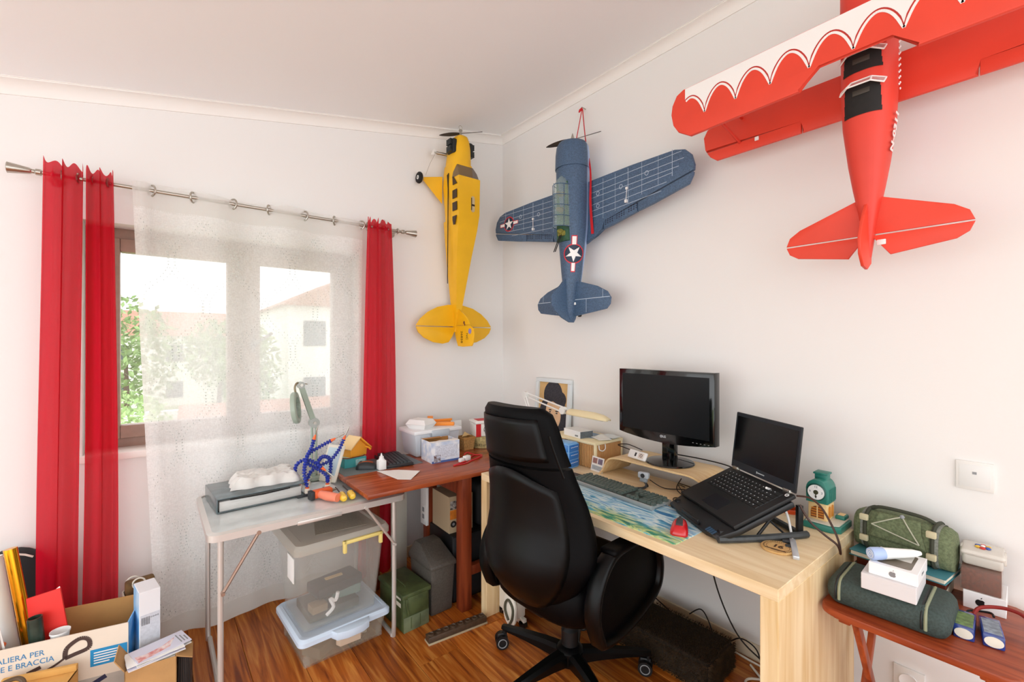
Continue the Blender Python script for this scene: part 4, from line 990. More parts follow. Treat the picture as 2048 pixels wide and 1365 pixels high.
# toy clock tower
m_teal = mat('teal_plastic', '#27796b', .4); m_cream = mat('cream_plastic', '#ecc98d', .45); m_or = mat('orange_plastic', '#d98a2b', .45)
t = thing('toy_clock_tower', 'teal and cream toy clock tower with white dial on the desk corner', 'toy', (1.945, .592, DZ))
b = B(); b.prism([(-.075, -.035), (-.055, -.062), (.06, -.062), (.085, -.035), (.085, .045), (-.02, .058), (-.075, .05)], 0, .022, bev=.003); obj('base', b, m_teal, t)
b = B(); b.prism([(-.068, -.03), (-.05, -.055), (.055, -.055), (.078, -.03), (.078, .04), (-.02, .052), (-.068, .045)], .022, .027, bev=.002); obj('base_rim', b, mat('pale_grey_rim', '#cfc9b8', .5), t)
b = B(); b.box(.02, .07, -.052, -.02, .024, .040, bev=.006); bt = obj('side_box', b, m_teal, t)
b = B(); b.box(.03, .06, -.046, -.026, .0395, .0415, bev=.0008); obj('side_box_top', b, m_cream, bt)
b = B(); b.box(-.042, .035, -.015, .045, .026, .092, bev=.003); tw = obj('tower', b, m_cream, t)
def arch_pts(w, h, n=8): return [(-w, 0), (w, 0)] + [(w * cos(pi * k / n), h + w * sin(pi * k / n)) for k in range(n + 1)]
FA = axes((-.0424, .015, .034), (0, -1, 0), (0, 0, 1))
b = B(); b.prism(arch_pts(.021, .022), 0, .0012); aw = obj('arched_window', b, mat('amber_window', '#8a4a1c', .5), tw, M=FA)
for k in range(4):
    b = B(); b.box(-.019, .019, .006 + k * .009, .009 + k * .009, .001, .0022); obj('louvre', b, m_or, aw)
b = B(); b.box(-.0018, .0018, 0, .042, .001, .0026); obj('mullion', b, m_cream, aw)
for x in (-.018, .012):
    b = B(); b.prism(arch_pts(.010, .032), 0, .0012, M=axes((x, -.0154, .036), (1, 0, 0), (0, 0, 1))); obj('side_window', b, m_or, tw)
b = B(); pr = [(-.034, .0), (.034, 0)] + [(.034 * cos(pi * k / 12), .05 + .034 * sin(pi * k / 12)) for k in range(13)]
b.prism(pr, -.035, .052, M=axes((0, .015, .090), (0, -1, 0), (0, 0, 1)), bev=.002); hd = obj('clock_housing', b, m_teal, t)
for k in range(7):
    b = B(); b.box(-.03 + k * .010, -.026 + k * .010, -.0205, -.0185, .095, .14); obj('rib', b, m_teal, hd)
b = B(); b.lathe([(.0, 0), (.030, 0), (.031, .003), (.028, .005), (0, .005)], 30, M=axes((-.052, .015, .130), (0, -1, 0), (0, 0, 1))); obj('dial_rim', b, mat('dark_teal_rim', '#1c4f47', .4), hd)
b = B(); b.lathe([(0, 0), (.0265, 0), (.0265, .0008), (0, .0008)], 30, M=axes((-.0572, .015, .130), (0, -1, 0), (0, 0, 1))); dl = obj('dial', b, m_white, hd)
DM = axes((-.0582, .015, .130), (0, -1, 0), (0, 0, 1))
for s_, x, y in (('12', 0, .019), ('3', .019, 0), ('6', 0, -.019), ('9', -.019, 0)):
    text('numeral', s_, .011, mat('grey_blue_numeral', '#3f4d5c', .5), dl, DM @ Matrix.Translation((x, y, 0)))
b = B(); disc(b, (0, 0), .008, 0, 16, .001); b.box(-.0015, .0015, -.018, -.002, 0, .0012); b.prism([(-.004, -.014), (.004, -.014), (0, -.020)], 0, .0012); obj('hands', b, mat('dark_olive_hands', '#3a3a1e', .5), dl, M=DM)
b = B(); b.box(-.012, .03, -.004, .034, .165, .188, bev=.002); b.box(-.016, .034, -.008, .038, .186, .193, bev=.002); obj('chimney', b, m_teal, t)
# things behind the laptop
t = thing('tape_ring', 'orange plastic ring lying behind the laptop', 'ring', (1.99, .73, DZ)); b = B(); b.lathe([(.024, 0), (.034, 0), (.035, .004), (.035, .012), (.033, .014), (.025, .014), (.024, .012), (.024, 0)], 28); obj('ring', b, mat('bright_orange_plastic', '#f0591d', .4), t)
b = B(); b.box(-.022, .022, -.016, .016, 0, .11, bev=.005); b.box(-.018, .018, -.0175, -.0155, .02, .1, bev=.0005); o = tag(obj('power_adapter', b, mat('cream_adapter', '#e6e0d3', .45)), 'upright cream power adapter standing behind the laptop', 'adapter'); o.location = (2.035, .80, DZ)
def cable(label, pts, r, m, name='cable', n=6, grp=None):
    b = B(); b.tube(spline(pts, n), r, 6); return tag(obj(name, b, m), label, 'cable', grp)
cable('dark brown cable arching from the laptop past the toy clock tower', [(1.745, .62, .873), (1.76, .585, .872), (1.775, .555, .845), (1.78, .525, .79), (1.775, .505, .745), (1.765, .497, .71), (1.755, .503, .74), (1.745, .535, .765), (1.735, .575, .80), (1.73, .605, .85)], .0035, mat('brown_cable', '#3b1e12', .5))
cable('thin grey cable lying in a loop by the front of the laptop stand', [(1.655, .69, .734), (1.63, .66, .7345), (1.60, .672, .7345), (1.60, .705, .7345), (1.625, .715, .7345)], .0022, m_dgrey)

# monitor riser, monitor and what is round them
m_bent = wood('bent_plywood', '#e2bd85', '#f1d6a8', (30, 3, 30)); RT = .838
t = thing('monitor_riser', 'curved bent plywood riser under the monitor', 'monitor riser', (1.80, 1.235, DZ))
pr = spline([(.325, .0, 0), (.30, 0, .03), (.265, 0, .085), (.21, 0, .103), (.10, 0, .104), (-.10, 0, .104), (-.19, 0, .103), (-.245, 0, .078), (-.278, 0, .02), (-.285, 0, 0)], 6)
pr = [(p.x, p.z) for p in pr]; inn = offs(pr, -.010) if False else [(a, c) for a, c in offs(pr, .008)]
if inn[len(inn) // 2][1] > pr[len(pr) // 2][1]: inn = offs(pr, -.008)
inn[0] = (pr[0][0] - .008, 0); inn[-1] = (pr[-1][0] + .008, 0)
b = B(); b.loft([[(x, a, c) for a, c in pr] + [(x, a, max(c, 0)) for a, c in reversed(inn)] for x in (0, .24)]); obj('shell', b, m_bent, t, smooth=30)
m_glossb = mat('gloss_black_plastic', '#060809', .12, coat=.4)
RT = DZ + .104
t = thing('monitor', 'black flat monitor standing on the plywood riser', 'monitor', (1.925, 1.225, RT))
b = B(); b.lathe([(0, 0), (.108, 0), (.112, .003), (.108, .008), (.06, .014), (.03, .018), (0, .018)], 40); obj('base', b, m_glossb, t)
b = B(); b.box(-.016, .016, -.034, .034, .012, .16, bev=.006); obj('neck', b, m_glossb, t)
MB = Matrix.Translation((-.045, 0, 0)); z0, z1 = .103, .441
out = [(-.251, z0 + .022)] + [(-.251 + .502 * k / 12, z0 + .022 - .022 * sin(pi * k / 12)) for k in range(1, 12)] + [(.251, z0 + .022), (.251, z1), (-.251, z1)]
b = B(); b.prism([(a, c) for a, c in out], -.03, .016, bev=.005, M=axes((-.045, 0, 0), (0, -1, 0), (0, 0, 1))); bd = obj('housing', b, m_glossb, t)
b = B(); b.box(-.228, .228, z0 + .045, z1 - .022, .0155, .0166, M=axes((-.045, 0, 0), (0, -1, 0), (0, 0, 1))); obj('screen', b, mat('matte_lcd', '#0b1013', .35, spec=.3), t)
LG = axes((-.0622, 0, z0 + .030), (0, -1, 0), (0, 0, 1)); m_lg = mat('silver_logo', '#c9cdd0', .3)
text('lettering', 'LG', .014, m_lg, bd, LG @ Matrix.Translation((.010, 0, 0)), bold=.0004)
b = B(); b.ring((-.006, 0, 0), .0055, .0011, n=18, m=5); b.box(-.0068, -.0054, -.004, .004, -.0005, .0006); b.box(-.0062, -.002, -.0006, .0006, -.0005, .0006); obj('logo_badge', b, m_lg, bd, M=LG)
for k in range(5):
    b = B(); b.box(.15 + k * .018, .156 + k * .018, z0 + .026 - .001, z0 + .0275, .0158, .0168, M=axes((-.045, 0, 0), (0, -1, 0), (0, 0, 1))); obj('button_mark', b, m_grey, bd)
t = thing('power_bank', 'white handheld remote control leaning against the monitor foot', 'remote', (1.835, 1.345, RT), R(-100)); t.name = 'remote_control'
RM = T(0, 0, .004, rx=R(62))
b = B(); b.box(-.058, .058, 0, .042, 0, .014, bev=.006, seg=3); bd = obj('body', b, m_white, t, M=RM)
b = B(); b.box(.012, .045, .008, .034, .0135, .0152, bev=.0006); obj('button_panel', b, mat('beige_button_panel', '#e2d6cc', .4), bd)
b = B(); b.ring((.03, .021, .0155), .007, .0012, n=18, m=5); obj('button_ring', b, m_dgrey, bd)
b = B(); b.box(-.012, -.002, .012, .030, .0136, .0152); obj('slot', b, m_dgrey, bd)
# webcam
t = thing('webcam', 'small silver webcam on a dark clip foot under the riser edge', 'webcam', (1.782, 1.27, DZ), R(12))
b = B(); b.box(-.012, .014, -.026, .026, .045, .075, bev=.008, seg=3); bd = obj('body', b, mat('silver_webcam', '#b9c3cb', .35), t)
b = B(); b.cyl((-.0135, 0, .060), (-.011, 0, .060), .010, n=20); obj('lens', b, m_dgrey, bd)
b = B(); b.box(-.008, .010, -.018, .018, .028, .046, bev=.005); obj('neck', b, mat('pale_webcam_neck', '#93a0a8', .4), t)
b = B(); b.tube(spline([(.0, -.01, .03), (-.006, -.014, .012), (-.022, -.004, .006), (-.04, .02, .005)], 5), .0055, 8); b.tube(spline([(.004, .0, .03), (.012, -.012, .014), (.02, -.01, .0055)], 5), .005, 8); obj('clip_foot', b, m_dgrey, t)
g_ = 'cables under the monitor riser'
for k, pts in enumerate(([(1.80, 1.25, .77), (1.84, 1.20, .736), (1.90, 1.12, .735), (1.86, 1.03, .735), (1.80, 1.05, .735), (1.83, 1.13, .75), (1.90, 1.15, .78)], [(1.93, 1.15, .735), (1.86, 1.14, .76), (1.81, 1.08, .7355), (1.76, 1.10, .734), (1.73, 1.07, .734), (1.78, 1.0, .734), (1.82, .97, .735)], [(1.96, 1.20, .736), (1.90, 1.05, .75), (1.84, 1.00, .78), (1.86, .97, .75), (1.92, 1.02, .735)])):
    cable(('thin dark cable running from the webcam across the desk', 'thin dark cable reaching from under the riser to the laptop stand', 'thin dark cable looped up inside the riser arch')[k], pts, .0021, m_cable, grp=g_)
cable('black cable hanging off the riser behind the monitor', [(2.0, 1.24, .86), (2.03, 1.10, .855), (2.04, .98, .842), (2.03, .905, .80), (2.0, .89, .76)], .0032, m_cable)
cable('short black lead looping behind the riser beside the bamboo box', [(1.98, 1.42, .85), (1.99, 1.52, .862), (2.0, 1.59, .845), (2.0, 1.55, .838), (1.97, 1.46, .838)], .0025, m_cable)

# bamboo box and neighbours
m_bam = wood('bamboo_slat', '#c6915a', '#e0b47c', (60, 60, 3)); m_bamrim = mat('pale_bamboo_rim', '#efe2b9', .6)
t = thing('bamboo_box', 'bamboo slat storage box with a pale lid and loop handle', 'box', (1.838, 1.612, DZ))
b = B(); b.box(.004, .216, .004, .344, 0, .128, bev=.002); obj('body', b, mat('bamboo_lining', '#b98a55', .8), t)
sd = None
for k in range(28):
    for side in (0, 1):
        if side == 1 and k > 17: continue
        if sd is None:
            b = B(); b.cyl((0, 0, .004), (0, 0, .126), .0052, n=6); o = obj('slat', b, m_bam, t, smooth=0); sd = o.data
        else: o = bpy.data.objects.new('slat', sd); COL.objects.link(o); o.parent = t
        o.location = (.003, .012 + k * .01195, 0) if side == 0 else (.010 + k * .0118, .003, 0)
for x, y in ((.003, .003), (.003, .345), (.217, .003)):
    b = B(); b.box(x - .007, x + .007, y - .007, y + .007, 0, .13, bev=.002); obj('corner_post', b, m_bamrim, t)
b = B(); b.box(-.006, .225, -.006, .352, .128, .143, bev=.003); obj('lid', b, m_bamrim, t)
b = B(); b.tube(spline([(.02, -.007, .128), (.022, -.010, .105), (.045, -.012, .096), (.068, -.010, .105), (.07, -.007, .128)], 5), .003, 8); obj('loop_handle', b, m_white, t)
b = B(); b.box(-.010, -.004, .20, .22, .118, .13, bev=.001); obj('clasp', b, mat('dark_brass', '#6b5426', .4, metal=.8), t)
BZ = DZ + .143
t = thing('carton', 'small white and grey carton on the bamboo box lid', 'carton', (1.905, 1.80, BZ), R(-8))
b = B(); b.box(-.045, .045, -.075, .075, 0, .038, bev=.001, seg=1); obj('body', b, m_white, t)
b = B(); b.box(-.0445, .0445, -.0757, -.0747, .001, .037); obj('grey_end', b, mat('speckled_grey_print', '#6d767c', .7, var=(300, .5)), t)
b = B()
for k in range(7): b.box(-.0457, -.0448, -.055 + k * .004, -.053 + k * .004, .008, .016)
obj('barcode', b, m_black, t)['kind'] = 'stuff'
for k, (x, y, rz, w, l, c, nm) in enumerate(((1.97, 1.70, 20, .10, .15, '#8fa3b8', 'folded blue-grey leaflet on the bamboo box lid'), (1.94, 1.66, -24, .075, .11, '#f2f1ea', 'white paper slip on the bamboo box lid'), (2.0, 1.645, 8, .07, .09, '#dfe3e2', 'pale paper slip at the monitor end of the bamboo box lid'))):
    b = B(); b.surf(lambda u, v: ((u - .5) * w, (v - .5) * l, .001 + .006 * (1 + sin(5 * u + 3 * v + k)) * u * v), 6, 6); o = tag(obj('paper', b, mat('paper_%d' % k, c, .8)), nm, 'paper'); o.location = (x, y, BZ + .0008 + k * .003); o.rotation_euler = (0, 0, R(rz)); md = o.modifiers.new('thick', 'SOLIDIFY'); md.thickness = .0012; md.offset = 1
# card leaning on the riser
t = thing('card', 'small printed photo card leaning against the bamboo box', 'card', (1.815, 1.585, DZ), R(-97))
CM = T(0, 0, .0005, rx=R(78)); b = B(); b.box(-.045, .045, 0, .075, -.001, .001); obj('sheet', b, m_paper, t, M=CM)
for i in range(2):
    b = B(); b.box(-.038 + i * .04, -.004 + i * .04, .04, .068, .0008, .0014); obj('printed_photo', b, mat('card_photo_%d' % i, ('#b7847a', '#8d7f98')[i], .6, var=(60, .4)), t, M=CM)
b = B(); b.box(-.038, .038, .008, .03, .0008, .0014); obj('printed_text_block', b, mat('card_text', '#b9c2c9', .7, var=(220, .3)), t, M=CM)
# blue mini drawers
m_bd = mat('blue_translucent_plastic', '#1f76c9', .3, coat=.3); m_bd2 = mat('light_blue_plastic', '#7db7ea', .35)
t = thing('mini_drawers', 'blue plastic mini drawer tower beside the bamboo box', 'drawer unit', (1.765, 1.765, DZ), R(8))
b = B(); b.box(-.045, .045, -.06, .06, .0, .132, bev=.006); obj('body', b, m_bd2, t)
for k in range(3):
    b = B(); b.box(-.0475, -.042, -.054, .054, .008 + k * .041, .045 + k * .041, bev=.002); d_ = obj('drawer', b, m_bd, t)
    b = B(); b.box(-.043, .043, -.0625, -.058, .008 + k * .041, .045 + k * .041, bev=.002); obj('drawer_side', b, m_bd, t)
    for j in range(5):
        b = B(); b.box(-.03 + j * .013, -.022 + j * .013, -.0635, -.0622, .030 + k * .041, .033 + k * .041); obj('slot_mark', b, m_white, d_)
b = B(); b.box(-.04, .04, -.052, .052, .131, .136, bev=.003); obj('top_lid', b, m_bd2, t)
t = thing('power_adapter', 'small black adapter block in front of the blue mini drawers', 'adapter', (1.708, 1.72, DZ + .003), R(15)); b = B(); b.box(-.014, .014, -.022, .022, 0, .02, bev=.004); obj('body', b, mat('dark_blue_block', '#16305c', .4), t); b = B(); b.box(-.011, .011, -.018, .018, .0195, .0215, bev=.001); obj('top_plate', b, m_dgrey, t)
t = thing('wallet', 'dark brown leather wallet on the desk mat beside the grey keyboard', 'wallet', (1.615, 1.575, DZ + .003), R(4))
for k, (dz, c) in enumerate(((0, '#1a1d20'), (.008, '#4a4038'))):
    b = B(); b.box(-.058, .058, -.043, .043, dz, dz + .0075, bev=.0025); obj('fold', b, mat('wallet_leather_%d' % k, c, .6, var=(120, .4)), t)
# portrait in a white frame, leaning on the right wall
t = thing('picture_frame', 'white framed sepia portrait of a smiling dark haired woman', 'picture frame', (2.042, 2.178, .72))
PM = axes((0, 0, 0), (0, -1, 0), (.075, 0, 1)); PW, PH = .165, .45
m_wf = mat('pale_grey_frame', '#dfe6e8', .4)
b = B()
for a in ((-PW, PW, 0, .026), (-PW, PW, PH - .026, PH), (-PW, -PW + .026, .026, PH - .026), (PW - .026, PW, .026, PH - .026)): b.box(a[0], a[1], a[2], a[3], -.012, .012, bev=.002)
obj('moulding', b, m_wf, t, M=PM)
b = B(); b.box(-PW + .02, PW - .02, .02, PH - .02, -.011, -.004); pic = obj('print', b, mat('sepia_ground', '#deb67a', .7, var=(9, .2)), t, M=PM)
m_hair = mat('printed_dark_hair', '#3b3a42', .7, var=(90, .45)); m_skin = mat('printed_skin', '#ecc59c', .7, var=(14, .18)); m_lip = mat('printed_lips', '#7a2f22', .6)
def blob(c, rx, ry, n=24, rot=0): return [(c[0] + rx * cos(2 * pi * k / n) * cos(rot) - ry * sin(2 * pi * k / n) * sin(rot), c[1] + rx * cos(2 * pi * k / n) * sin(rot) + ry * sin(2 * pi * k / n) * cos(rot)) for k in range(n)]
lay = [('printed_hair', m_hair, [blob((-.005, .325), .082, .085), blob((.055, .30), .055, .05), blob((-.075, .19), .045, .10), blob((.085, .17), .045, .11)]),
       ('printed_shoulder', m_skin, [[(-.10, .03), (.12, .03), (.11, .07), (.05, .12), (-.03, .12), (-.08, .08)]]),
       ('printed_face', m_skin, [blob((.005, .21), .066, .094, rot=.12)]),
       ('printed_fringe', m_hair, [[(-.075, .29), (-.05, .275), (.0, .285), (.05, .265), (.082, .26), (.075, .33), (.0, .36), (-.07, .34)]]),
       ('printed_brows_and_eyes', m_hair, [blob((-.022, .232), .014, .004), blob((.036, .228), .014, .004), blob((-.022, .22), .009, .004), blob((.036, .216), .009, .004)]),
       ('printed_nose', mat('printed_shade', '#9c6a45', .7), [[(.008, .20), (.014, .175), (-.004, .175)]]),
       ('printed_mouth', m_lip, [[(-.026, .158), (.0, .150), (.034, .156), (.018, .134), (.002, .130), (-.014, .138)]]),
       ('printed_smile', m_white, [[(-.018, .153), (.026, .152), (.012, .144), (-.006, .144)]]),
       ('printed_collar', mat('printed_collar', '#8a5a33', .7, var=(40, .4)), [[(-.12, .022), (.13, .022), (.12, .055), (.06, .09), (.01, .05), (-.05, .085), (-.10, .05)]])]
for k, (nm, mm, polys) in enumerate(lay):
    b = B()
    for q, pl in enumerate(polys): b.prism(pl, 0, .0002 + .0001 * q)
    obj(nm, b, mm, t, M=PM @ Matrix.Translation((0, .246, -.004 + .0003 * (k + 1))) @ Matrix.Diagonal((1.08, 1.08, 1, 1)) @ Matrix.Translation((0, -.235, 0)), smooth=0)
# swing arm lamp
m_lampw = mat('lamp_white', '#eeeeea', .4); m_shade = mat('cream_lamp_shade', '#f0e0b4', .5)
t = thing('desk_lamp', 'white swing arm lamp with a long cream shade in front of the portrait', 'desk lamp', (1.90, 2.12, .72))
J0, J1, J2 = Vector((0, 0, .06)), Vector((.01, .155, .345)), Vector((.0, -.205, .285))
b = B(); b.box(-.03, .03, -.03, .03, 0, .012, bev=.003); b.cyl((0, 0, .01), (0, 0, .07), .012); obj('base', b, m_lampw, t)
for dx, dz in ((0, .012), (0, -.012)):
    b = B(); b.tube([J0 + Vector((dx - .008, dz, 0)), J1 + Vector((dx - .008, dz, 0))], .0045, 8); obj('lower_arm', b, m_lampw, t)
    b = B(); b.tube([J1 + Vector((.008, 0, dz)), J2 + Vector((.008, 0, dz * 1.3))], .005, 8); obj('upper_arm', b, m_lampw, t)
for q in (J1, J2):
    b = B(); b.cyl(q + Vector((-.014, 0, 0)), q + Vector((.014, 0, 0)), .022, n=20); obj('joint', b, m_lampw, t)
b = B(); b.tube([J2 + Vector((0, -.01, 0)), J2 + Vector((0, -.05, -.005))], .007, 8); obj('shade_arm', b, m_steel, t)
rings = []
for k, (y, w, h) in enumerate(((-.045, .026, .022), (-.06, .033, .030), (-.12, .036, .032), (-.24, .036, .032), (-.30, .034, .026), (-.335, .026, .014), (-.345, .012, .006))):
    rings.append([(w * cos(a), y - .0, -.012 + h * sin(a) - .006 * k / 6) for a in [pi * j / 12 for j in range(13)]])
b = B(); b.loft([[tuple(J2 + Vector(p)) for p in r] for r in rings], closed=False); o = obj('shade', b, m_shade, t, smooth=60); md = o.modifiers.new('thick', 'SOLIDIFY'); md.thickness = .003
b = B(); b.cyl(J2 + Vector((0, -.08, -.008)), J2 + Vector((0, -.30, -.02)), .008, n=12); obj('tube_bulb', b, m_white, t)

# ------------------------------------------------------------------ things on the brown corner table
BT = .72
def slab(name, label, cat, x0, x1, y0, y1, z0, z1, m, rz=0, bev=.002, group=None):
    b = B(); w, l = (x1 - x0) / 2, (y1 - y0) / 2; b.box(-w, w, -l, l, 0, z1 - z0, bev=bev); o = obj(name, b, m); o.location = ((x0 + x1) / 2, (y0 + y1) / 2, z0); o.rotation_euler = (0, 0, R(rz)); return tag(o, label, cat, group)
slab('desk_pad', 'dark grey desk pad sheet under the black keyboard', 'desk pad', .765, 1.205, 2.345, 2.60, BT, BT + .002, mat('grey_pad', '#6f7a7c', .6), bev=0)
PZ = BT + .002
# black keyboard
t = thing('keyboard', 'black computer keyboard between the teal box and the white storage box', 'keyboard', (1.085, 2.485, PZ), R(82))
b = B(); b.box(-.15, .15, -.075, .075, 0, .016, bev=.004); obj('case', b, m_dgrey, t)
keys(t, [[1] * 15, [1] * 13 + [2], [1.5] + [1] * 12 + [1.5], [1.75] + [1] * 11 + [2.25], [2.25] + [1] * 10 + [2.75], [1.25, 1.25, 1.25, 6.25, 1.25, 1.25, 1.25, 1.25]], -.141, .050, .0188, .0205, .016, .006, mat('dark_keycap', '#2c373c', .45), .82, 'dark_keycap')
mouse('computer_mouse', 'black computer mouse with orange back beside the white glue bottle', (.905, 2.415, PZ), R(60), mat('black_mouse', '#23282b', .4), mat('orange_mouse_back', '#a5522a', .4), .11, .06, .04)
# glue bottle
t = thing('bottle', 'small square white plastic bottle with nozzle', 'bottle', (.962, 2.352, PZ))
b = B(); b.box(-.021, .021, -.021, .021, 0, .052, bev=.006, seg=3); b.lathe([(.02, .050), (.014, .058), (.012, .062)], 16); obj('body', b, m_white, t)
b = B(); b.lathe([(.012, .061), (.012, .070), (.006, .074), (.003, .084), (.002, .088)], 14); obj('nozzle', b, m_white, t)
# folded paper
b = B(); b._add([(.93, 2.335, 0), (1.03, 2.285, .0), (1.005, 2.085, .0), (.955, 2.13, .0), (1.105, 2.185, .004)], [(0, 1, 2, 3)] if False else [(0, 3, 1), (3, 2, 1), (2, 4, 1)])
o = tag(obj('paper', b, m_paper, smooth=0), 'creased white sheet lying on the brown table', 'paper'); o.location = (0, 0, BT + .0025); md = o.modifiers.new('thick', 'SOLIDIFY'); md.thickness = .0015; md.offset = 0
# teal carton
t = thing('carton', 'teal carton under the yellow plastic house', 'carton', (.868, 2.535, PZ), R(4))
b = B(); b.box(-.062, .062, -.045, .045, 0, .05, bev=.001, seg=1); obj('body', b, mat('teal_card', '#3f9a9c', .6), t)
b = B(); b.box(-.0, .055, -.0457, -.045, .008, .04); obj('label_panel', b, mat('pale_teal_print', '#a9d3d2', .6, var=(180, .3)), t)
b = B(); b.box(-.06, .06, -.043, .043, .05, .0506); obj('top_panel', b, mat('light_teal_card', '#a7cfd0', .6), t)
b = B(); b.tube(spline([(.80, 2.50, .778), (.83, 2.485, .775), (.88, 2.49, .776), (.92, 2.50, .7755), (.93, 2.52, .7755)], 6), .003, 6); tag(obj('cable', b, mat('brown_lead', '#6b3320', .5)), 'short brown lead lying on the teal carton', 'cable')
# yellow plastic bird house
m_yh = mat('orange_yellow_plastic', '#f2a431', .45); m_yr = mat('cream_roof_plastic', '#f6d49a', .5)
t = thing('birdhouse', 'yellow plastic birdhouse with overhanging roof on the teal carton', 'birdhouse', (.885, 2.545, BT + .0526), R(20))
hp = [(-.052, 0), (.052, 0), (.058, .045), (.0, .098), (-.058, .045)]
b = B(); b.prism(hp, -.035, .035, bev=.002, M=axes((0, 0, 0), (1, 0, 0), (0, 0, 1))); obj('body', b, m_yh, t)
for s_ in (-1, 1):
    b = B(); M = axes((0, 0, .106), Vector((s_ * .75, 0, -.66)), (0, 1, 0)); b.box(-.002, .105 if s_ > 0 else .09, -.05, .05, -.004, .004, bev=.002, M=M); obj('roof_panel', b, m_yr if s_ < 0 else m_yh, t)
b = B(); b.tube([(.048, -.035, .045), (.055, -.055, .04), (.05, -.07, .035)], .006, 8); obj('perch', b, m_yh, t)
# white device with pale panel propped against the table edge
t = thing('tablet_frame', 'white framed flat panel propped against the end of the brown table', 'panel', (.702, 2.43, .683), R(-60))
TM = T(0, 0, .002, rx=R(68)); b = B(); b.box(-.055, .055, 0, .19, -.006, .006, bev=.005); obj('case', b, mat('cream_case', '#efe9d8', .5), t, M=TM)
b = B(); b.box(-.042, .042, .035, .175, .0055, .0068); obj('panel', b, mat('pale_blue_panel', '#c7dbe2', .3), t, M=TM)
# white storage box
m_sbox = mat('frosted_white_plastic', '#e6ecf3', .4, tl=.25)
SB = thing('storage_box', 'frosted white storage box with clip handle behind the printed carton', 'box', (1.37, 2.565, BT))
b = B(); b.box(-.155, .155, -.10, .10, 0, .135, bev=.008, taper=(.9, .9)); obj('body', b, m_sbox, SB)
for x in (-.12, -.06, 0):
    b = B(); b.box(x - .003, x + .003, -.101, -.092, .012, .125, bev=.001); obj('rib', b, m_sbox, SB)
b = B(); b.box(-.165, .165, -.11, .11, .135, .158, bev=.006); obj('lid', b, mat('white_lid', '#f1f3f5', .4), SB)
b = B(); b.box(-.05, .07, -.120, -.108, .112, .154, bev=.005); obj('clip_handle', b, mat('pale_grey_clip', '#c3ccd4', .4), SB)
t = thing('food_box', 'white folded card takeaway box on the storage box lid', 'box', (1.30, 2.555, BT + .158), R(28))
b = B(); b.loft([[(x, y, z) for x, y in ((-w, -l), (w, -l), (w, l), (-w, l))] for z, w, l in ((0, .045, .055), (.028, .062, .072))]); obj('base', b, m_white, t, smooth=0)
b = B(); b.loft([[(x, y, z) for x, y in ((-w, -l), (w, -l), (w, l), (-w, l))] for z, w, l in ((.0285, .062, .072), (.055, .045, .055))]); obj('lid', b, m_white, t, smooth=0)
m_op = mat('orange_printed_plastic', '#f5922a', .45)
t = thing('plastic_bracket', 'orange plastic bracket lying beside the takeaway box', 'bracket', (1.445, 2.575, BT + .158), R(-28))
b = B(); b.prism([(-.085, -.02), (.085, -.045), (.09, -.03), (-.02, .01), (.07, .045), (.06, .055), (-.06, .04)], 0, .022, bev=.003); obj('plate', b, m_op, t)
b = B(); b.box(-.08, -.045, -.01, .035, .0, .055, bev=.003); obj('upright', b, m_op, t)
b = B(); b.box(-.04, .085, .02, .028, .02, .034, bev=.002, M=Matrix.Rotation(R(12), 4, 'Z')); obj('rib', b, m_op, t)
# printed carton with torn open top
t = thing('carton', 'open carton with blue and white print beside the red cable', 'carton', (1.323, 2.355, BT), R(-3))
w, l, h, k = .088, .072, .118, .002; m_pb = mat('blue_white_print', '#c3d3ea', .6, var=(24, .3, '#f3f6fa')); m_pi = mat('raw_card_inside', '#b98347', .85)
for nm, bx_, mm in (('front_panel', (-w, w, -l, -l + k), m_pb), ('back_panel', (-w, w, l - k, l), m_pb), ('left_panel', (-w, -w + k, -l + k, l - k), m_pb), ('right_panel', (w - k, w, -l + k, l - k), m_pb)):
    b = B(); b.box(*bx_, 0, h); pn = obj(nm, b, mm, t, smooth=0)
b = B(); b.box(-w + k, w - k, -l + k, l - k, 0, .002); obj('bottom', b, m_pi, t)
b = B(); b.box(-w + k, w - k, l - k - .001, l - k, .002, h - .001); obj('inner_lining', b, m_pi, t)
b = B(); b.box(-w, -w + .12, l - .03, l, h, h + .0015, M=Matrix.Identity(4)); obj('flap', b, m_pi, t)
b = B(); b.prism([(-w, -l), (w, -l), (w, -l + .045), (.02, -l + .03), (-.02, -l + .042), (-.05, -l + .03), (-w, -l + .035)], h - .001, h + .001); obj('flap', b, m_paper, t)
b = B(); b.box(-w + .02, w - .012, -l - .0007, -l, .025, h - .02); obj('text_panel', b, mat('pale_text_panel', '#dfe6f3', .7, var=(160, .25)), t)
b = B(); b.box(-w + .012, -w + .055, -l - .0012, -l - .0004, .004, .045); obj('picture_panel', b, mat('dark_picture_print', '#6a4a44', .7, var=(70, .6, '#c9d3e4')), t)
b = B(); b.box(-w, w, -l - .0006, -l, .0, .012); obj('stripe', b, mat('blue_stripe_print', '#4a68a8', .6), t)
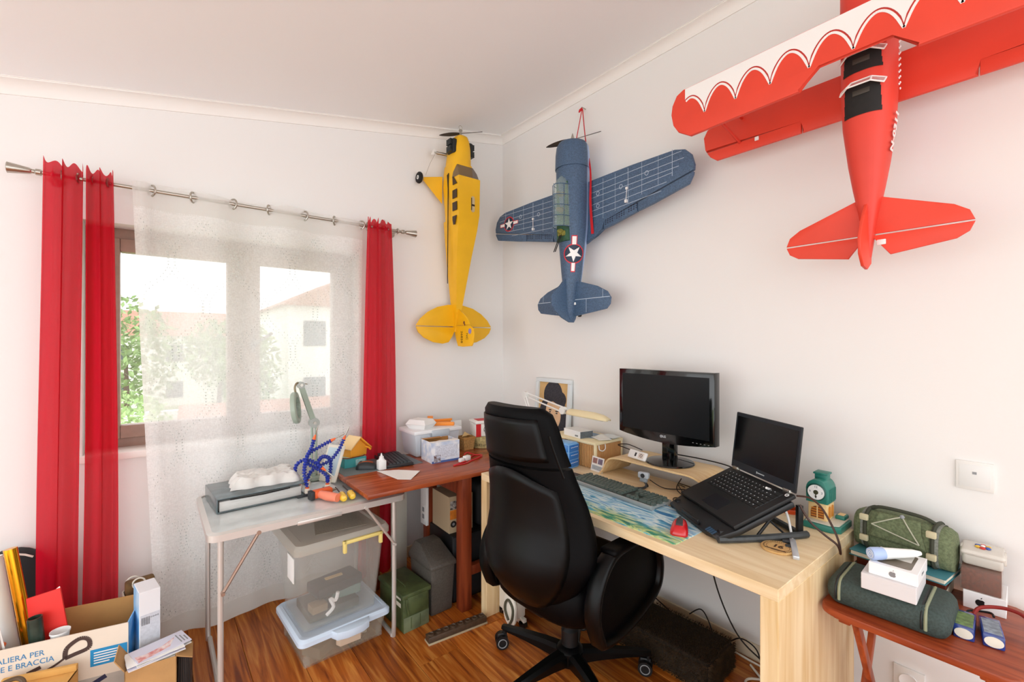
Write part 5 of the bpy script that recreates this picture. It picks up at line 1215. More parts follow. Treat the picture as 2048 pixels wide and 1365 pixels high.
# tins and basket near the chair
m_gold = mat('cream_gold_tin', '#cdbd83', .4, metal=.25, var=(60, .35)); m_tin = mat('white_tin', '#eceae4', .35)
t = thing('cookie_tin', 'round cream and gold biscuit tin under the white capsule tin', 'tin', (1.717, 2.49, BT))
b = B(); b.lathe([(.078, 0), (.08, .002), (.08, .046), (.078, .048)], 36); obj('body', b, m_gold, t)
b = B(); b.lathe([(.08, .047), (.083, .048), (.083, .070), (.079, .074), (0, .074)], 36); obj('lid', b, m_gold, t)
for i, ch_ in enumerate('Butter Cookies'):
    a = R(206 + i * 8.6)
    if ch_ != ' ': text('lettering', ch_, .028, mat('brown_script', '#4b3a14', .6), t, axes((.0803 * cos(a), .0803 * sin(a), .022), (-sin(a), cos(a), 0), (0, 0, 1)))
t = thing('capsule_tin', 'white square tin with red stripe and round dark badge', 'tin', (1.71, 2.485, BT + .074), R(-14))
b = B(); b.box(-.068, .068, -.062, .062, 0, .085, bev=.010, seg=3); obj('body', b, m_tin, t)
b = B(); b.box(-.072, .072, -.066, .066, .083, .103, bev=.008, seg=3); ldd = obj('lid', b, m_tin, t)
b = B(); b.box(-.045, .05, -.045, .045, .1025, .1037); obj('red_lid_panel', b, m_red, ldd)
b = B(); b.box(-.064, -.030, -.0628, -.0615, .002, .084); obj('red_stripe', b, m_red, t)
b = B(); b.box(.03, .070, -.0668, -.0655, .086, .101); obj('yellow_stripe', b, mat('lime_stripe', '#d2c81e', .5), ldd)
bm_ = axes((.022, -.0628, .045), (1, 0, 0), (0, 0, 1)); b = B(); disc(b, (0, 0), .034, 0, 28); bdg = obj('badge', b, mat('brown_badge', '#2a211d', .5), t, M=bm_)
for s_, y, z_ in (('NESCAFE', .017, .010), ('DOLCE', .003, .019), ('GUSTO', -.014, .019)): text('lettering', s_, z_, m_white, t, bm_ @ Matrix.Translation((0, y, .0009)), bold=.0003)
t = thing('basket', 'small woven light brown basket beside the biscuit tin', 'basket', (1.583, 2.49, BT), R(4))
b = B()
b.loft([[(x, y, z) for x, y in ((-w_, -w_), (w_, -w_), (w_, w_), (-w_, w_))] for z, w_ in ((0, .038), (.07, .045), (.07, .041), (.006, .035))]); obj('body', b, mat('woven_wicker', '#c69a5c', .8, var=(120, .4), bump=(160, .6)), t, smooth=0)
b = B(); b.loft([[(x, y, z) for x, y in ((-w_, -w_), (w_, -w_), (w_, w_), (-w_, w_))] for z, w_ in ((.066, .047), (.08, .048), (.08, .040), (.066, .040), (.066, .047))], cap=False); obj('rim', b, mat('wicker_rim', '#b58546', .8, bump=(160, .6)), t, smooth=0)
b = B(); b.prism([(-.03, 0), (.0, .03), (.035, .005)], .0, .004, M=T(0, 0, .08, rx=R(70))); obj('liner', b, mat('wicker_liner', '#d8b57c', .8), t, smooth=0)
t = thing('card_sheet', 'white upright card behind the storage box', 'card', (1.60, 2.63, BT), R(-8)); b = B(); b.box(-.045, .045, -.002, .002, 0, .16); obj('sheet', b, m_white, t, M=T(0, 0, 0, rx=R(-8)))
b = B(); b.prism([(-.045, 0), (-.005, 0), (-.045, .03)], -.0035, -.0022, M=T(0, 0, .05, rx=R(82))); obj('printed_corner', b, m_dgrey, t, smooth=0)
# charger and red cable
t = thing('charger', 'white plug charger with a coiled red cable on the brown table', 'charger', (1.43, 2.235, BT), R(15))
b = B(); b.box(-.022, .022, -.014, .014, 0, .028, bev=.005); obj('plug_body', b, m_white, t)
for y in (-.006, .006):
    b = B(); b.cyl((-.022, y, .014), (-.042, y, .014), .0024, n=8); obj('pin', b, m_steel, t)
b = B(); b.box(-.06, -.03, -.012, .012, .0, .022, bev=.004); obj('adapter_head', b, m_white, t)
m_rc = mat('red_cable', '#c81922', .45)
b = B(); b.tube(spline([(.022, 0, .012), (.06, .02, .006), (.11, .035, .004), (.14, .01, .004), (.11, -.02, .004), (.05, -.03, .004), (-.0, -.035, .004), (-.06, -.05, .004), (-.11, -.04, .005), (-.14, -.03, .004), (-.08, -.025, .005), (-.03, -.022, .005)], 7), .0042, 7); obj('cable', b, m_rc, t)
b = B(); b.tube(spline([(.0, .02, .030), (.04, .03, .034), (.09, .02, .012), (.12, -.01, .0085), (.06, -.035, .0085)], 7), .0036, 7); obj('cable', b, m_rc, t)

# ------------------------------------------------------------------ things on the folding table
FT = .680
m_bind = mat('dark_binder_board', '#56666a', .28, coat=.4, var=(20, .4))
t = thing('binder', 'dark grey lever arch binder lying under the white parcel', 'binder', (.376, 2.425, FT), R(4))
b = B(); b.box(-.175, .175, -.14, .14, .056, .060, bev=.001); obj('cover', b, m_bind, t)
b = B(); b.box(-.175, .175, -.14, .14, .0, .004, bev=.001); obj('cover', b, m_bind, t)
b = B(); b.box(-.179, -.174, -.14, .14, 0, .060, bev=.001); obj('spine', b, m_bind, t)
b = B(); b.box(-.168, .162, -.133, .133, .004, .045, bev=.001); obj('pages', b, mat('stacked_pages', '#d8d6d2', .8, var=(8, .2, None, (3, 3, 160))), t)
b = B(); b.tube([(-.13, -.141, .05), (.0, -.145, .047), (.11, -.141, .05)], .003, 6); obj('elastic', b, m_black, t)
slab('pen', 'black marker pen lying beside the binder', 'pen', .52, .62, 2.268, 2.281, FT, FT + .012, m_dgrey, rz=6, bev=.004)
# crumpled parcel
t = thing('parcel', 'crumpled white plastic mailing parcel on the binder', 'parcel', (.42, 2.455, FT + .060), R(-4))
rn = random.Random(5)
def crump(u, v):
    x = (u - .5) * .285; y = (v - .5) * .20
    e = min(u, 1 - u, v, 1 - v); h = .036 * min(1, (e * 9)) ** .5
    from mathutils import noise as _n
    rdg = (1 - 2 * abs(_n.noise(Vector((x * 22, y * 22, 3))))) * .0045 + (1 - 2 * abs(_n.noise(Vector((x * 48, y * 48, 9))))) * .002
    return (x + .006 * sin(17 * v + 5), y + .005 * sin(19 * u), h + rdg * min(1, e * 10) + (.0035 * sin(13 * u + 4 * v) + .0035 * sin(9 * v - 11 * u + 2) + .003 * abs(sin(27 * u * v + 3)) + .003 * abs(sin(21 * u - 9 * v))) * min(1, e * 8))
b = B(); b.surf(crump, 60, 46); b.surf(lambda u, v: (crump(u, v)[0], crump(u, v)[1], .0), 4, 4); obj('wrapper', b, mat('white_polythene', '#dedbd6', .35, bump=(28, .5)), t, smooth=28)
b = B(); b.sphere((0, 0, .016), (.055, .032, .018), 16); o = tag(obj('cloth', b, mat('pale_green_rubber', '#d5dfcf', .6)), 'pale green soft pouch behind the blue helping hands', 'pouch'); o.location = (.60, 2.53, FT); o.rotation_euler = (0, 0, R(-12))
# helping hands soldering aid
t = thing('soldering_aid', 'helping hands soldering aid with blue segmented arms and orange tips', 'tool', (.635, 2.38, FT), R(6))
b = B(); b.box(-.075, .075, -.075, .075, 0, .006, bev=.002); obj('base_plate', b, mat('clear_white_plate', '#e3eaea', .25), t)
m_arm = mat('navy_blue_segment', '#22359b', .4); m_tip = mat('orange_tip', '#ef6c33', .45)
segd = None
arms = [((-.065, -.06), [(-.075, -.05, .10), (-.05, -.01, .16), (-.02, .01, .20), (-.01, .0, .245)]),
        ((.03, -.065), [(.04, -.03, .06), (.0, .0, .10), (-.04, .01, .13), (-.03, .02, .17), (.03, .02, .20), (.075, .0, .225)]),
        ((.07, .02), [(.085, .03, .08), (.075, .02, .13), (.03, .0, .15), (-.0, -.02, .125), (.015, -.035, .105)]),
        ((-.02, .06), [(-.01, .05, .07), (.03, .03, .10), (.08, .02, .12), (.12, .01, .17), (.14, .0, .22)]),
        ((-.07, .03), [(-.09, .03, .08), (-.085, .02, .13), (-.05, .0, .15), (-.01, -.01, .13), (.02, -.01, .10)])]
for (bx, by), pts in arms:
    b = B(); b.lathe([(.0, .006), (.014, .006), (.014, .022), (.010, .026), (0, .026)], 14, M=Matrix.Translation((bx, by, 0))); pg = obj('socket', b, mat('cream_socket', '#ece2d2', .5), t)
    b = B(); b.cyl((bx, by, .025), (bx, by, .032), .009, n=12); obj('collar', b, m_tip, pg)
    sp = spline([(bx, by, .032)] + pts, 10)
    # evenly spaced beads
    d = 0; last = sp[0]; acc = []
    for a_, c_ in zip(sp, sp[1:]):
        sl = (c_ - a_).length; q = 0
        while d + sl - q >= .0142 and sl > 0:
            q2 = .0142 - d + q; acc.append((a_ + (c_ - a_) * (q2 / sl), (c_ - a_).normalized())); q = q2; d = 0
        d += sl - q
    b = B(); b.tube(sp, .0048, 7); arm = obj('arm', b, m_arm, t)
    for p, dr in acc:
        if segd is None:
            b = B(); b.lathe([(.004, -.0062), (.0098, -.0034), (.0102, .0018), (.005, .0055)], 10); o = obj('segment', b, m_arm, arm); segd = o.data
        else: o = bpy.data.objects.new('segment', segd); COL.objects.link(o); o.parent = arm
        M = dr.to_track_quat('Z', 'Y').to_matrix().to_4x4(); M.translation = p; o.matrix_local = M
    dr = (sp[-1] - sp[-2]).normalized()
    b = B(); b.cyl(sp[-1], sp[-1] + dr * .024, .0085, .0035, n=12); tipo = obj('tip', b, m_tip, t)
    b = B(); b.cyl(sp[-1] + dr * .022, sp[-1] + dr * .055, .0022, .0035, n=8); b.cyl(sp[-1] + dr * .05, sp[-1] + dr * .075, .004, .001, n=8); obj('crocodile_clip', b, m_steel, tipo)
# magnifier lamp
m_mag = mat('grey_green_enamel', '#9fae9f', .4)
t = thing('magnifier_lamp', 'pale grey green magnifier lamp on a jointed arm before the sheer curtain', 'lamp', (.668, 2.545, FT))
K0, K1 = Vector((0, 0, .30)), Vector((-.068, -.01, .505))
b = B(); b.lathe([(0, 0), (.045, 0), (.047, .005), (.04, .014), (.016, .02), (.013, .03), (0, .03)], 24); obj('base', b, m_mag, t)
for dx in (-.012, .012):
    b = B(); b.tube([(dx, 0, .02), (dx * .8 + K0.x, 0, K0.z)], .0065, 8); obj('lower_arm', b, m_mag, t)
b = B(); b.loft([[tuple(p + Vector(q)) for q in ((-.013, -.010, 0), (.013, -.010, 0), (.013, .010, 0), (-.013, .010, 0))] for p in (K0, K1)]); obj('upper_arm', b, m_mag, t)
for q in (K0, K1):
    b = B(); b.cyl(q + Vector((0, -.016, 0)), q + Vector((0, .016, 0)), .026 if q is K0 else .018, n=20); jn = obj('joint', b, mat('grey_joint', '#a9aea8', .4, metal=.3), t)
    b = B(); b.cyl(q + Vector((0, -.022, 0)), q + Vector((0, -.016, 0)), .008, n=12); obj('bolt', b, m_steel, jn)
b = B(); b.tube(spline([K1, K1 + Vector((-.02, -.01, .012)), K1 + Vector((-.032, -.015, -.01)), K1 + Vector((-.028, -.015, -.04))], 5), .005, 8); b.tube([K1 + Vector((-.015, -.01, .012)), K1 + Vector((.03, -.012, .004))], .0025, 6); obj('neck', b, mat('bronze_neck', '#8a7f66', .4, metal=.6), t)
HM = Matrix.Translation(K1 + Vector((-.028, -.015, -.115))) @ Matrix.Rotation(R(-22), 4, 'Z') @ Matrix.Rotation(R(84), 4, 'Y')
b = B(); b.lathe([(.056, -.012), (.078, -.012), (.082, -.006), (.082, .008), (.078, .013), (.056, .013), (.054, 0), (.056, -.012)], 36, M=HM); obj('head_ring', b, m_mag, t)
b = B(); b.lathe([(0, -.003), (.055, -.001), (.055, .001), (0, .003)], 30, M=HM); obj('lens', b, mat('magnifier_glass', '#dfeaea', .05, alpha=.25), t)
# glue gun and screwdrivers
t = thing('glue_gun', 'orange hot glue gun lying on the folding table', 'glue gun', (.612, 2.17, FT), R(10))
b = B(); b.tube([(.0, .045, .02), (.01, -.02, .021), (.03, -.075, .021)], [.017, .021, .019], 12); obj('handle', b, mat('salmon_plastic', '#f0886a', .45), t)
b = B(); b.box(-.028, .062, .03, .07, .002, .040, bev=.010, seg=3); obj('body', b, mat('orange_red_plastic', '#e9632b', .4), t)
b = B(); b.box(-.045, -.026, .028, .068, .0, .04, bev=.004); obj('rear_collar', b, m_dgrey, t)
b = B(); b.cyl((.062, .05, .021), (.085, .05, .021), .010, .003, n=12); obj('nozzle', b, m_steel, t)
m_yl = mat('yellow_clear_plastic', '#eec43a', .25, coat=.4); m_bl2 = mat('blue_plastic_grip', '#2b6fb6', .4)
for (x, y, rz, hc, lab, hl) in ((.688, 2.165, -8, m_yl, 'yellow handled screwdriver beside the thin blue one', .085), (.727, 2.165, -7, m_yl, 'yellow and blue handled screwdriver nearest the brown table edge', .08)):
    t = thing('screwdriver', lab, 'screwdriver', (x, y, FT + .0165), R(rz), group='screwdrivers on the folding table')
    MY = Matrix.Rotation(pi / 2, 4, 'X')
    b = B(); b.lathe([(.002, hl), (.012, hl - .002), (.0165, hl - .012), (.0155, .03), (.0165, .02), (.012, .006), (.008, 0)], 10, M=MY); hd = obj('handle', b, hc, t, smooth=25)
    b = B(); b.lathe([(.0155, .022), (.0162, .016), (.012, .004), (.0085, -.002)], 10, M=MY); obj('collar', b, m_bl2 if 'blue handled' in lab else m_white, hd)
    b = B(); b.cyl((0, 0, 0), (0, .15, -.012), .0032, n=8); obj('shaft', b, mat('dull_shaft', '#5c5148', .4, metal=.8), t)
t = thing('screwdriver', 'thin screwdriver with blue grip and clear cap', 'screwdriver', (.665, 2.245, FT + .008), R(6), group='screwdrivers on the folding table')
b = B(); b.cyl((0, .06, 0), (0, 0, 0), .007, .008, n=10); obj('handle', b, m_bl2, t); b = B(); b.cyl((0, 0, 0), (0, -.105, -.004), .0034, n=8); obj('shaft', b, m_steel, t)
b = B(); b.cyl((0, .06, 0), (0, .09, 0), .006, .004, n=10); obj('cap', b, m_dgrey, t)

# ------------------------------------------------------------------ under the tables
m_clear = mat('clear_storage_plastic', '#e2e0d8', .25, alpha=.17, tl=.2); m_clid = mat('frosted_grey_lid', '#d6d2c6', .35, alpha=.6, tl=.2)
t = thing('storage_bin', 'large clear storage bin with grey lid and yellow clip handle', 'bin', (.665, 2.255, .142), R(3))
def shellbox(w0, l0, w1, l1, h, th=.004, r=.02):
    rr = lambda w, l, z, d=0: [(x, y, z) for x, y in rrect(-w + d, w - d, -l + d, l - d, r - d * .5, 4)]
    b = B(); b.loft([rr(w0, l0, 0), rr(w1, l1, h), rr(w1, l1, h, th), rr(w0, l0, .006, th)]); return b
obj('body', shellbox(.165, .145, .195, .185, .37), m_clear, t)
b = B(); b.loft([[(x, y, z) for x, y in rrect(-w_, w_, -l_, l_, .03, 5)] for z, w_, l_ in ((.360, .215, .205), (.382, .215, .205), (.400, .205, .195), (.400, .175, .165), (.392, .168, .158))]); ldd = obj('lid', b, m_clid, t, smooth=30)
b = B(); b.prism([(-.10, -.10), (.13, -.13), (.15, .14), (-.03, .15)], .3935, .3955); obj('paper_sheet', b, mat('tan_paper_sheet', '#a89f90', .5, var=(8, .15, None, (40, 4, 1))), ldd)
m_yc = mat('pale_yellow_plastic', '#f0dc86', .4)
b = B(); b.box(-.02, .165, -.222, -.206, .364, .380, bev=.004)
for x in (-.018, .15): b.box(x, x + .016, -.222, -.204, .325, .38, bev=.004)
obj('clip_handle', b, m_yc, t)
b = B(); b.box(-.1905, -.186, -.09, .0, .20, .31, bev=.001); obj('label_sticker', b, m_paper, t, M=T(0, 0, 0, ry=R(0)))
for i_, (a_, m_) in enumerate((((-.10, .12, -.09, .03, .095, .14), m_dgrey), ((-.13, .10, -.11, .08, .008, .05), mat('grey_mixed_parts', '#5e5b52', .7, var=(14, .4))), ((.0, .13, -.06, .09, .05, .094), mat('teal_grey_tray', '#6f8a84', .6)), ((-.13, -.06, -.12, -.06, .05, .085), mat('tan_parts', '#8d7a60', .7)))):
    b = B(); b.box(*a_, bev=.006); obj('contents', b, m_, t, M=Matrix.Rotation(R((8, 0, -6, 4)[i_]), 4, 'Z'))
b = B(); b.box(-.03, .05, -.03, -.01, .14, .144); b2_ = obj('contents_card', b, mat('tan_card', '#c9a878', .8), t)
b = B(); b.tube(spline([(-.06, -.125, .03), (-.03, -.13, .06), (-.045, -.13, .10), (-.02, -.128, .085), (-.01, -.13, .12)], 4), .008, 7); obj('contents_strap', b, m_white, t)
t = thing('storage_bin', 'flat clear storage bin with pale blue lid under the large bin', 'bin', (.675, 2.245, 0), R(3))
obj('body', shellbox(.175, .155, .195, .180, .118), mat('clear_tan_plastic', '#e0d4bf', .3, alpha=.22, tl=.2), t)
m_pbl = mat('pale_blue_lid', '#cfe0f2', .4)
b = B(); b.loft([[(x, y, z) for x, y in rrect(-w_, w_, -l_, l_, .03, 5)] for z, w_, l_ in ((.112, .208, .195), (.130, .208, .195), (.141, .198, .185), (.141, .185, .172), (.1385, .182, .168))]); obj('lid', b, m_pbl, t, smooth=30)
b = B(); b.prism([(-.075, -.19), (-.06, -.225), (-.02, -.238), (.05, -.238), (.085, -.222), (.10, -.19)], .105, .139, bev=.004); obj('front_latch', b, m_pbl, t)
b = B(); b.prism([(-.05, -.18), (-.04, -.205), (.05, -.21), (.07, -.18)], .06, .105, bev=.003); obj('latch_tongue', b, mat('beige_tongue', '#cdb9a3', .5), t)
for x in (-.165, .165):
    for y in (-.145, .145):
        b = B(); b.box(x - .012, x + .012, y - .012, y + .012, 0, .04, bev=.003); obj('foot', b, m_clear, t)
for i_, (x, y, rz, w_, l_, h_, c_) in enumerate(((-.05, -.06, 30, .10, .05, .05, '#7a6a58'), (.07, -.04, -18, .08, .04, .06, '#e2d8c8'), (.04, .06, 8, .12, .05, .055, '#8a8f86'), (-.08, .07, -8, .06, .05, .04, '#c9bda6'))):
    b = B(); b.box(-w_, w_ * .9, -l_, l_, .006, .006 + h_, bev=.003); obj('contents', b, mat('mixed_content_%d' % i_, c_, .7, var=(25, .3)), t, M=T(x, y, 0, rz=R(rz)))
# ammunition can
m_olive = mat('olive_drab_paint', '#4f5c36', .5, var=(18, .35)); m_olive2 = mat('worn_olive_paint', '#6f7a5c', .5, var=(14, .4))
t = thing('ammo_can', 'olive green metal ammunition can beside the dark waste bin', 'metal can', (1.005, 2.165, 0), R(4))
b = B(); b.box(-.072, .072, -.125, .125, 0, .165, bev=.006); obj('body', b, m_olive, t)
b = B(); b.box(-.079, .079, -.134, .132, .165, .188, bev=.005); ldd = obj('lid', b, m_olive, t)
b = B(); b.tube(spline([(-.03, -.06, .188), (-.03, -.055, .196), (-.03, .05, .196), (-.03, .055, .188)], 5), .003, 6); obj('carry_handle', b, m_olive, ldd)
b = B(); b.box(-.055, .055, -.139, -.125, .085, .172, bev=.004); lt = obj('latch_plate', b, m_olive, t)
b = B(); b.tube([(-.058, -.136, .165), (-.062, -.142, .14), (-.05, -.142, .09)], .003, 6); obj('latch_wire', b, m_olive, lt)
b = B(); b.box(-.070, .070, -.1265, -.124, .0, .072, bev=.001); obj('lower_panel', b, m_olive2, t)
for x in (-.03, .02):
    b = B(); b.box(x - .0015, x + .0015, -.1278, -.1262, .012, .066); obj('panel_mark', b, m_olive, t)
for z_ in (.115, .15):
    b = B(); b.box(-.0725, -.071, -.10, -.05, z_, z_ + .02); obj('sticker', b, mat('white_sticker', '#ded9c8', .7), t)
# waste bin
m_bin = mat('dark_bin_plastic', '#57534d', .45, var=(120, .25))
t = thing('waste_bin', 'small dark plastic swing lid waste bin under the brown table', 'waste bin', (1.172, 2.175, 0), R(2))
b = B(); b.box(-.072, .072, -.115, .115, 0, .245, bev=.010, taper=(.88, .88)); obj('body', b, m_bin, t)
b = B(); b._add([(-.077, -.122, .24), (.077, -.122, .24), (.077, .122, .24), (-.077, .122, .24), (-.077, -.122, .262), (.077, -.122, .262), (.077, .122, .262), (-.077, .122, .262), (-.060, .02, .335), (.060, .02, .335), (.06, .085, .335), (-.06, .085, .335)],
     [(3, 2, 1, 0), (0, 1, 5, 4), (1, 2, 6, 5), (2, 3, 7, 6), (3, 0, 4, 7), (4, 5, 9, 8), (5, 6, 10, 9), (6, 7, 11, 10), (7, 4, 8, 11), (8, 9, 10, 11)]); bmesh.ops.bevel(b.bm, geom=b.bm.edges[:], offset=.006, segments=2, affect='EDGES', profile=.5); obj('lid', b, m_bin, t)
SM = axes((0, -.05, .2990), (1, 0, 0), Vector((0, .142, .073))); b = B(); b.prism(rrect(-.046, .046, -.05, .055, .012), 0, .003, bev=.001, M=SM); obj('swing_flap', b, m_bin, t)
b = B(); b.ring((0, -.104, .19), .035, .002, axis='y', n=20, m=6); obj('moulded_arch', b, m_bin, t)
# socket strip on the floor
m_strip = mat('brown_socket_bar', '#4e3b2b', .5, var=(50, .3))
t = thing('socket_strip', 'long brown bar with a row of round sockets on the floor', 'socket strip', (1.155, 1.892, 0), R(-5))
b = B(); b.box(-.155, .155, -.022, .022, 0, .034, bev=.003); obj('bar', b, m_strip, t)
b = B(); b.box(-.157, .157, -.026, .026, 0, .008, bev=.001); obj('base_plate', b, mat('pale_strip_base', '#b4a386', .5), t)
for k in range(8):
    b = B(); b.lathe([(.010, 0), (.015, 0), (.015, .004), (.012, .006), (.010, .002)], 16, M=Matrix.Translation((-.135 + k * .0385, 0, .034))); sk = obj('socket', b, m_strip, t)
    b = B(); b.cyl((-.135 + k * .0385, 0, .034), (-.135 + k * .0385, 0, .0352), .010, n=14); obj('socket_well', b, m_strip, sk)
# black case, printed carton, white sockets, foam board under the table
t = thing('computer_case', 'black case standing under the brown table behind the front leg', 'computer case', (1.455, 2.24, 0)); b = B(); b.box(-.195, .34, -.13, .13, 0, .36, bev=.006); obj('body', b, m_black, t)
b = B(); b.box(-.19, .335, -.133, -.129, .01, .35, bev=.001); obj('front_panel', b, m_dgrey, t)
b = B(); b.box(-.15, -.10, -.1345, -.132, .325, .335); obj('drive_slot', b, m_steel, t)
t = thing('carton', 'printed carton with orange panels on the black case', 'carton', (1.342, 2.25, .36), R(-2))
b = B(); b.box(-.075, .075, -.10, .10, 0, .20, bev=.001, seg=1); obj('body', b, mat('tan_print_card', '#b9a484', .8), t)
for i_ in range(3):
    x = -.048 + i_ * .048
    b = B(); b.box(x - .021, x + .021, -.1008, -.0996, .075, .125); obj('orange_panel', b, mat('orange_print', '#e5852a', .6, var=(30, .25)), t)
    b = B(); b.box(x - .020, x + .020, -.1008, -.0996, .13, .175); obj('dark_picture', b, mat('dark_print', '#3c3330', .6, var=(50, .6, '#c9c4bd')), t)
    b = B(); b.cyl((x, -.1012, .048), (x, -.0996, .048), .018, n=18); dk = obj('printed_wheel', b, mat('black_print', '#1b1815', .6), t)
    b = B(); b.cyl((x, -.1018, .048), (x, -.1010, .048), .008, n=14); obj('printed_wheel_hub', b, m_grey, dk)
t = thing('equipment_bag', 'black padded bag stowed on the black case under the brown table', 'bag', (1.60, 2.24, .36))
b = B(); b.box(-.16, .18, -.12, .12, 0, .25, bev=.03, seg=3); obj('body', b, mat('black_nylon', '#14181b', .7), t, smooth=60)
b = B(); b.tube(spline([(-.08, -.118, .20), (-.05, -.135, .23), (.05, -.135, .23), (.08, -.118, .20)], 5), .008, 8); obj('handle', b, m_black, t)
t = thing('wall_switch_box', 'white socket unit fixed to the table leg beside the waste bin', 'socket', (1.2485, 2.408, .34)); b = B(); b.box(-.008, .008, -.035, .035, 0, .22, bev=.002); obj('body', b, m_white, t)
for z_ in (.035, .075):
    b = B(); b.box(-.0095, -.0078, -.012, .012, z_, z_ + .026); obj('socket_face', b, m_grey, t)
b = B(); b.box(-.0092, -.0078, -.022, .022, .02, .12, bev=.0003); obj('cover_plate', b, m_white, t)
slab('foam_board', 'off-white narrow board leaning in the dark under the brown table', 'board', 1.12, 1.22, 2.585, 2.60, 0, .66, mat('off_white_board', '#d6cfc0', .8))
# oil radiator
m_rad = mat('ivory_enamel', '#ece4d6', .4)
t = thing('oil_radiator', 'ivory oil filled radiator under the desk behind the chair', 'radiator', (1.395, 1.80, 0))
b = B(); b.box(0, .055, -.075, .075, .045, .58, bev=.008); cb = obj('control_box', b, m_rad, t)
for k in range(5):
    b = B(); b.box(-.0012, .001, -.04 + 0, .0 + .01, .36 + k * .014, .363 + k * .014, M=T(0, .0, 0, rx=0)); obj('vent_rib', b, m_rad, cb)
fd = None
for k in range(7):
    if fd is None:
        b = B(); b.prism(rrect(-.075, .075, .06, .57, .028), -.009, .009, bev=.005, M=axes((0, 0, 0), (0, 1, 0), (0, 0, 1))); o = obj('fin', b, m_rad, t); fd = o.data
    else: o = bpy.data.objects.new('fin', fd); COL.objects.link(o); o.parent = t
    o.location = (.085 + k * .044, 0, 0)
b = B(); b.cyl((.05, 0, .10), (.37, 0, .10), .02, n=12); b.cyl((.05, 0, .52), (.37, 0, .52), .02, n=12); obj('header_pipe', b, m_rad, t)
for x in (.03, .33):
    b = B(); b.box(x - .012, x + .012, -.10, .10, .02, .05, bev=.004); ft = obj('foot_bar', b, m_rad, t)
    for y in (-.085, .085):
        b = B(); b.cyl((x - .012, y, .02), (x + .012, y, .02), .02, n=14); obj('wheel', b, m_black, ft)
b = B(); b.prism(rrect(-.045, .045, .0, .15, .044, 6), 0, .012, bev=.003, M=axes((-.022, -.055, .022), (0, -1, 0), (0, 0, 1))); cw = obj('cord_hook', b, m_rad, t)
b = B(); b.tube(spline([(-.038, -.055, .05), (-.040, -.03, .09), (-.040, -.035, .13), (-.040, -.06, .15), (-.040, -.09, .12), (-.040, -.085, .07), (-.038, -.06, .03)], 5), .006, 8); obj('wound_cord', b, mat('olive_cord', '#4d4a38', .6), cw)
# fuzzy foot cushion
t = thing('foot_cushion', 'dark brown shaggy foot cushion on the floor under the desk', 'cushion', (1.83, 1.165, 0), R(3))
b = B(); b.box(-.125, .125, -.235, .235, .0, .125, bev=.03, seg=3); obj('core', b, mat('dark_brown_pile', '#2e2010', .95, var=(120, .6)), t, smooth=60)
b = B(); rn = random.Random(11)
for k in range(16000):
    f_ = rn.random()
    if f_ < .5: p = Vector((rn.uniform(-.12, .12), rn.uniform(-.23, .23), .122)); n_ = Vector((0, 0, 1))
    elif f_ < .75: p = Vector((-.122, rn.uniform(-.23, .23), rn.uniform(.006, .115))); n_ = Vector((-1, 0, .2))
    elif f_ < .9: p = Vector((rn.uniform(-.12, .12), -.232, rn.uniform(.006, .115))); n_ = Vector((0, -1, .2))
    else: p = Vector((rn.uniform(-.12, .12), .232, rn.uniform(.006, .115))); n_ = Vector((0, 1, .2))
    d_ = (n_ + Vector((rn.uniform(-.8, .8), rn.uniform(-.8, .8), rn.uniform(-.5, .3)))).normalized(); s_ = d_.orthogonal().normalized() * .0016; e_ = p + d_ * rn.uniform(.008, .017)
    if e_.z < .001: e_.z = .001
    b._add([p - s_, p + s_, e_], [(0, 1, 2)])
o = obj('pile', b, mat('brown_fur_strands', '#4a351c', .9, var=(40, .5)), t, smooth=0); o['kind'] = 'stuff'
# cables and plugs at the right wall
cable('black power cable hanging from the desk to the floor', [(1.925, 1.02, .695), (1.925, 1.03, .50), (1.94, 1.0, .32), (1.97, .93, .15), (2.0, .84, .07), (2.03, .72, .012), (2.04, .62, .006)], .0035, m_cable)
cable('black cable coiled by the baseboard beside the foot cushion', [(2.02, 1.18, .10), (2.035, 1.13, .14), (2.04, 1.09, .09), (2.03, 1.05, .006), (2.04, 1.0, .05), (2.03, .94, .10), (2.02, .87, .09), (2.0, .82, .006), (2.04, .74, .005)], .003, m_cable)
cable('thin black cable along the baseboard behind the chair', [(2.05, 1.55, .12), (2.05, 1.42, .085), (2.055, 1.33, .05), (2.055, 1.28, .03)], .003, m_cable)
cable('white cable curled on the floor by the desk side', [(2.03, .90, .006), (1.97, .82, .006), (1.93, .76, .006), (1.90, .80, .006), (1.90, .86, .006), (1.95, .86, .006), (2.02, .76, .006), (2.05, .65, .006)], .0048, m_wcable)
cable('second white cable lying flat against the baseboard', [(2.065, 1.02, .006), (2.055, .90, .006), (2.06, .78, .006), (2.06, .64, .006)], .0045, m_wcable)
t = thing('plug', 'white wall plug lying by the baseboard', 'plug', (2.058, 1.235, 0)); b = B(); b.box(-.015, .015, -.045, .045, 0, .035, bev=.008, seg=3); obj('body', b, m_wcable, t); b = B(); b.cyl((-.016, .02, .018), (-.014, .02, .018), .012, n=16); obj('socket_face', b, m_white, t); b = B(); b.tube([(0, -.045, .015), (0, -.075, .006)], .004, 6); obj('lead', b, m_wcable, t)
def plate(name, label, y, z, w, h, extra):
    t = thing(name, label, 'wall plate', (WX, y, z)); b = B(); b.box(-.008, .001, -w / 2, w / 2, 0, h, bev=.002); obj('plate', b, mat('off_white_plate', '#e9e7e2', .4), t); extra(t); return t
def ex1(t):
    b = B(); b.box(-.0092, -.0075, -.036, .036, .010, .082, bev=.0006); obj('cover', b, mat('off_white_cover', '#e6e6e3', .4), t)
    b = B(); b.box(-.0098, -.0088, -.005, .005, .052, .060); obj('marker', b, m_grey, t)
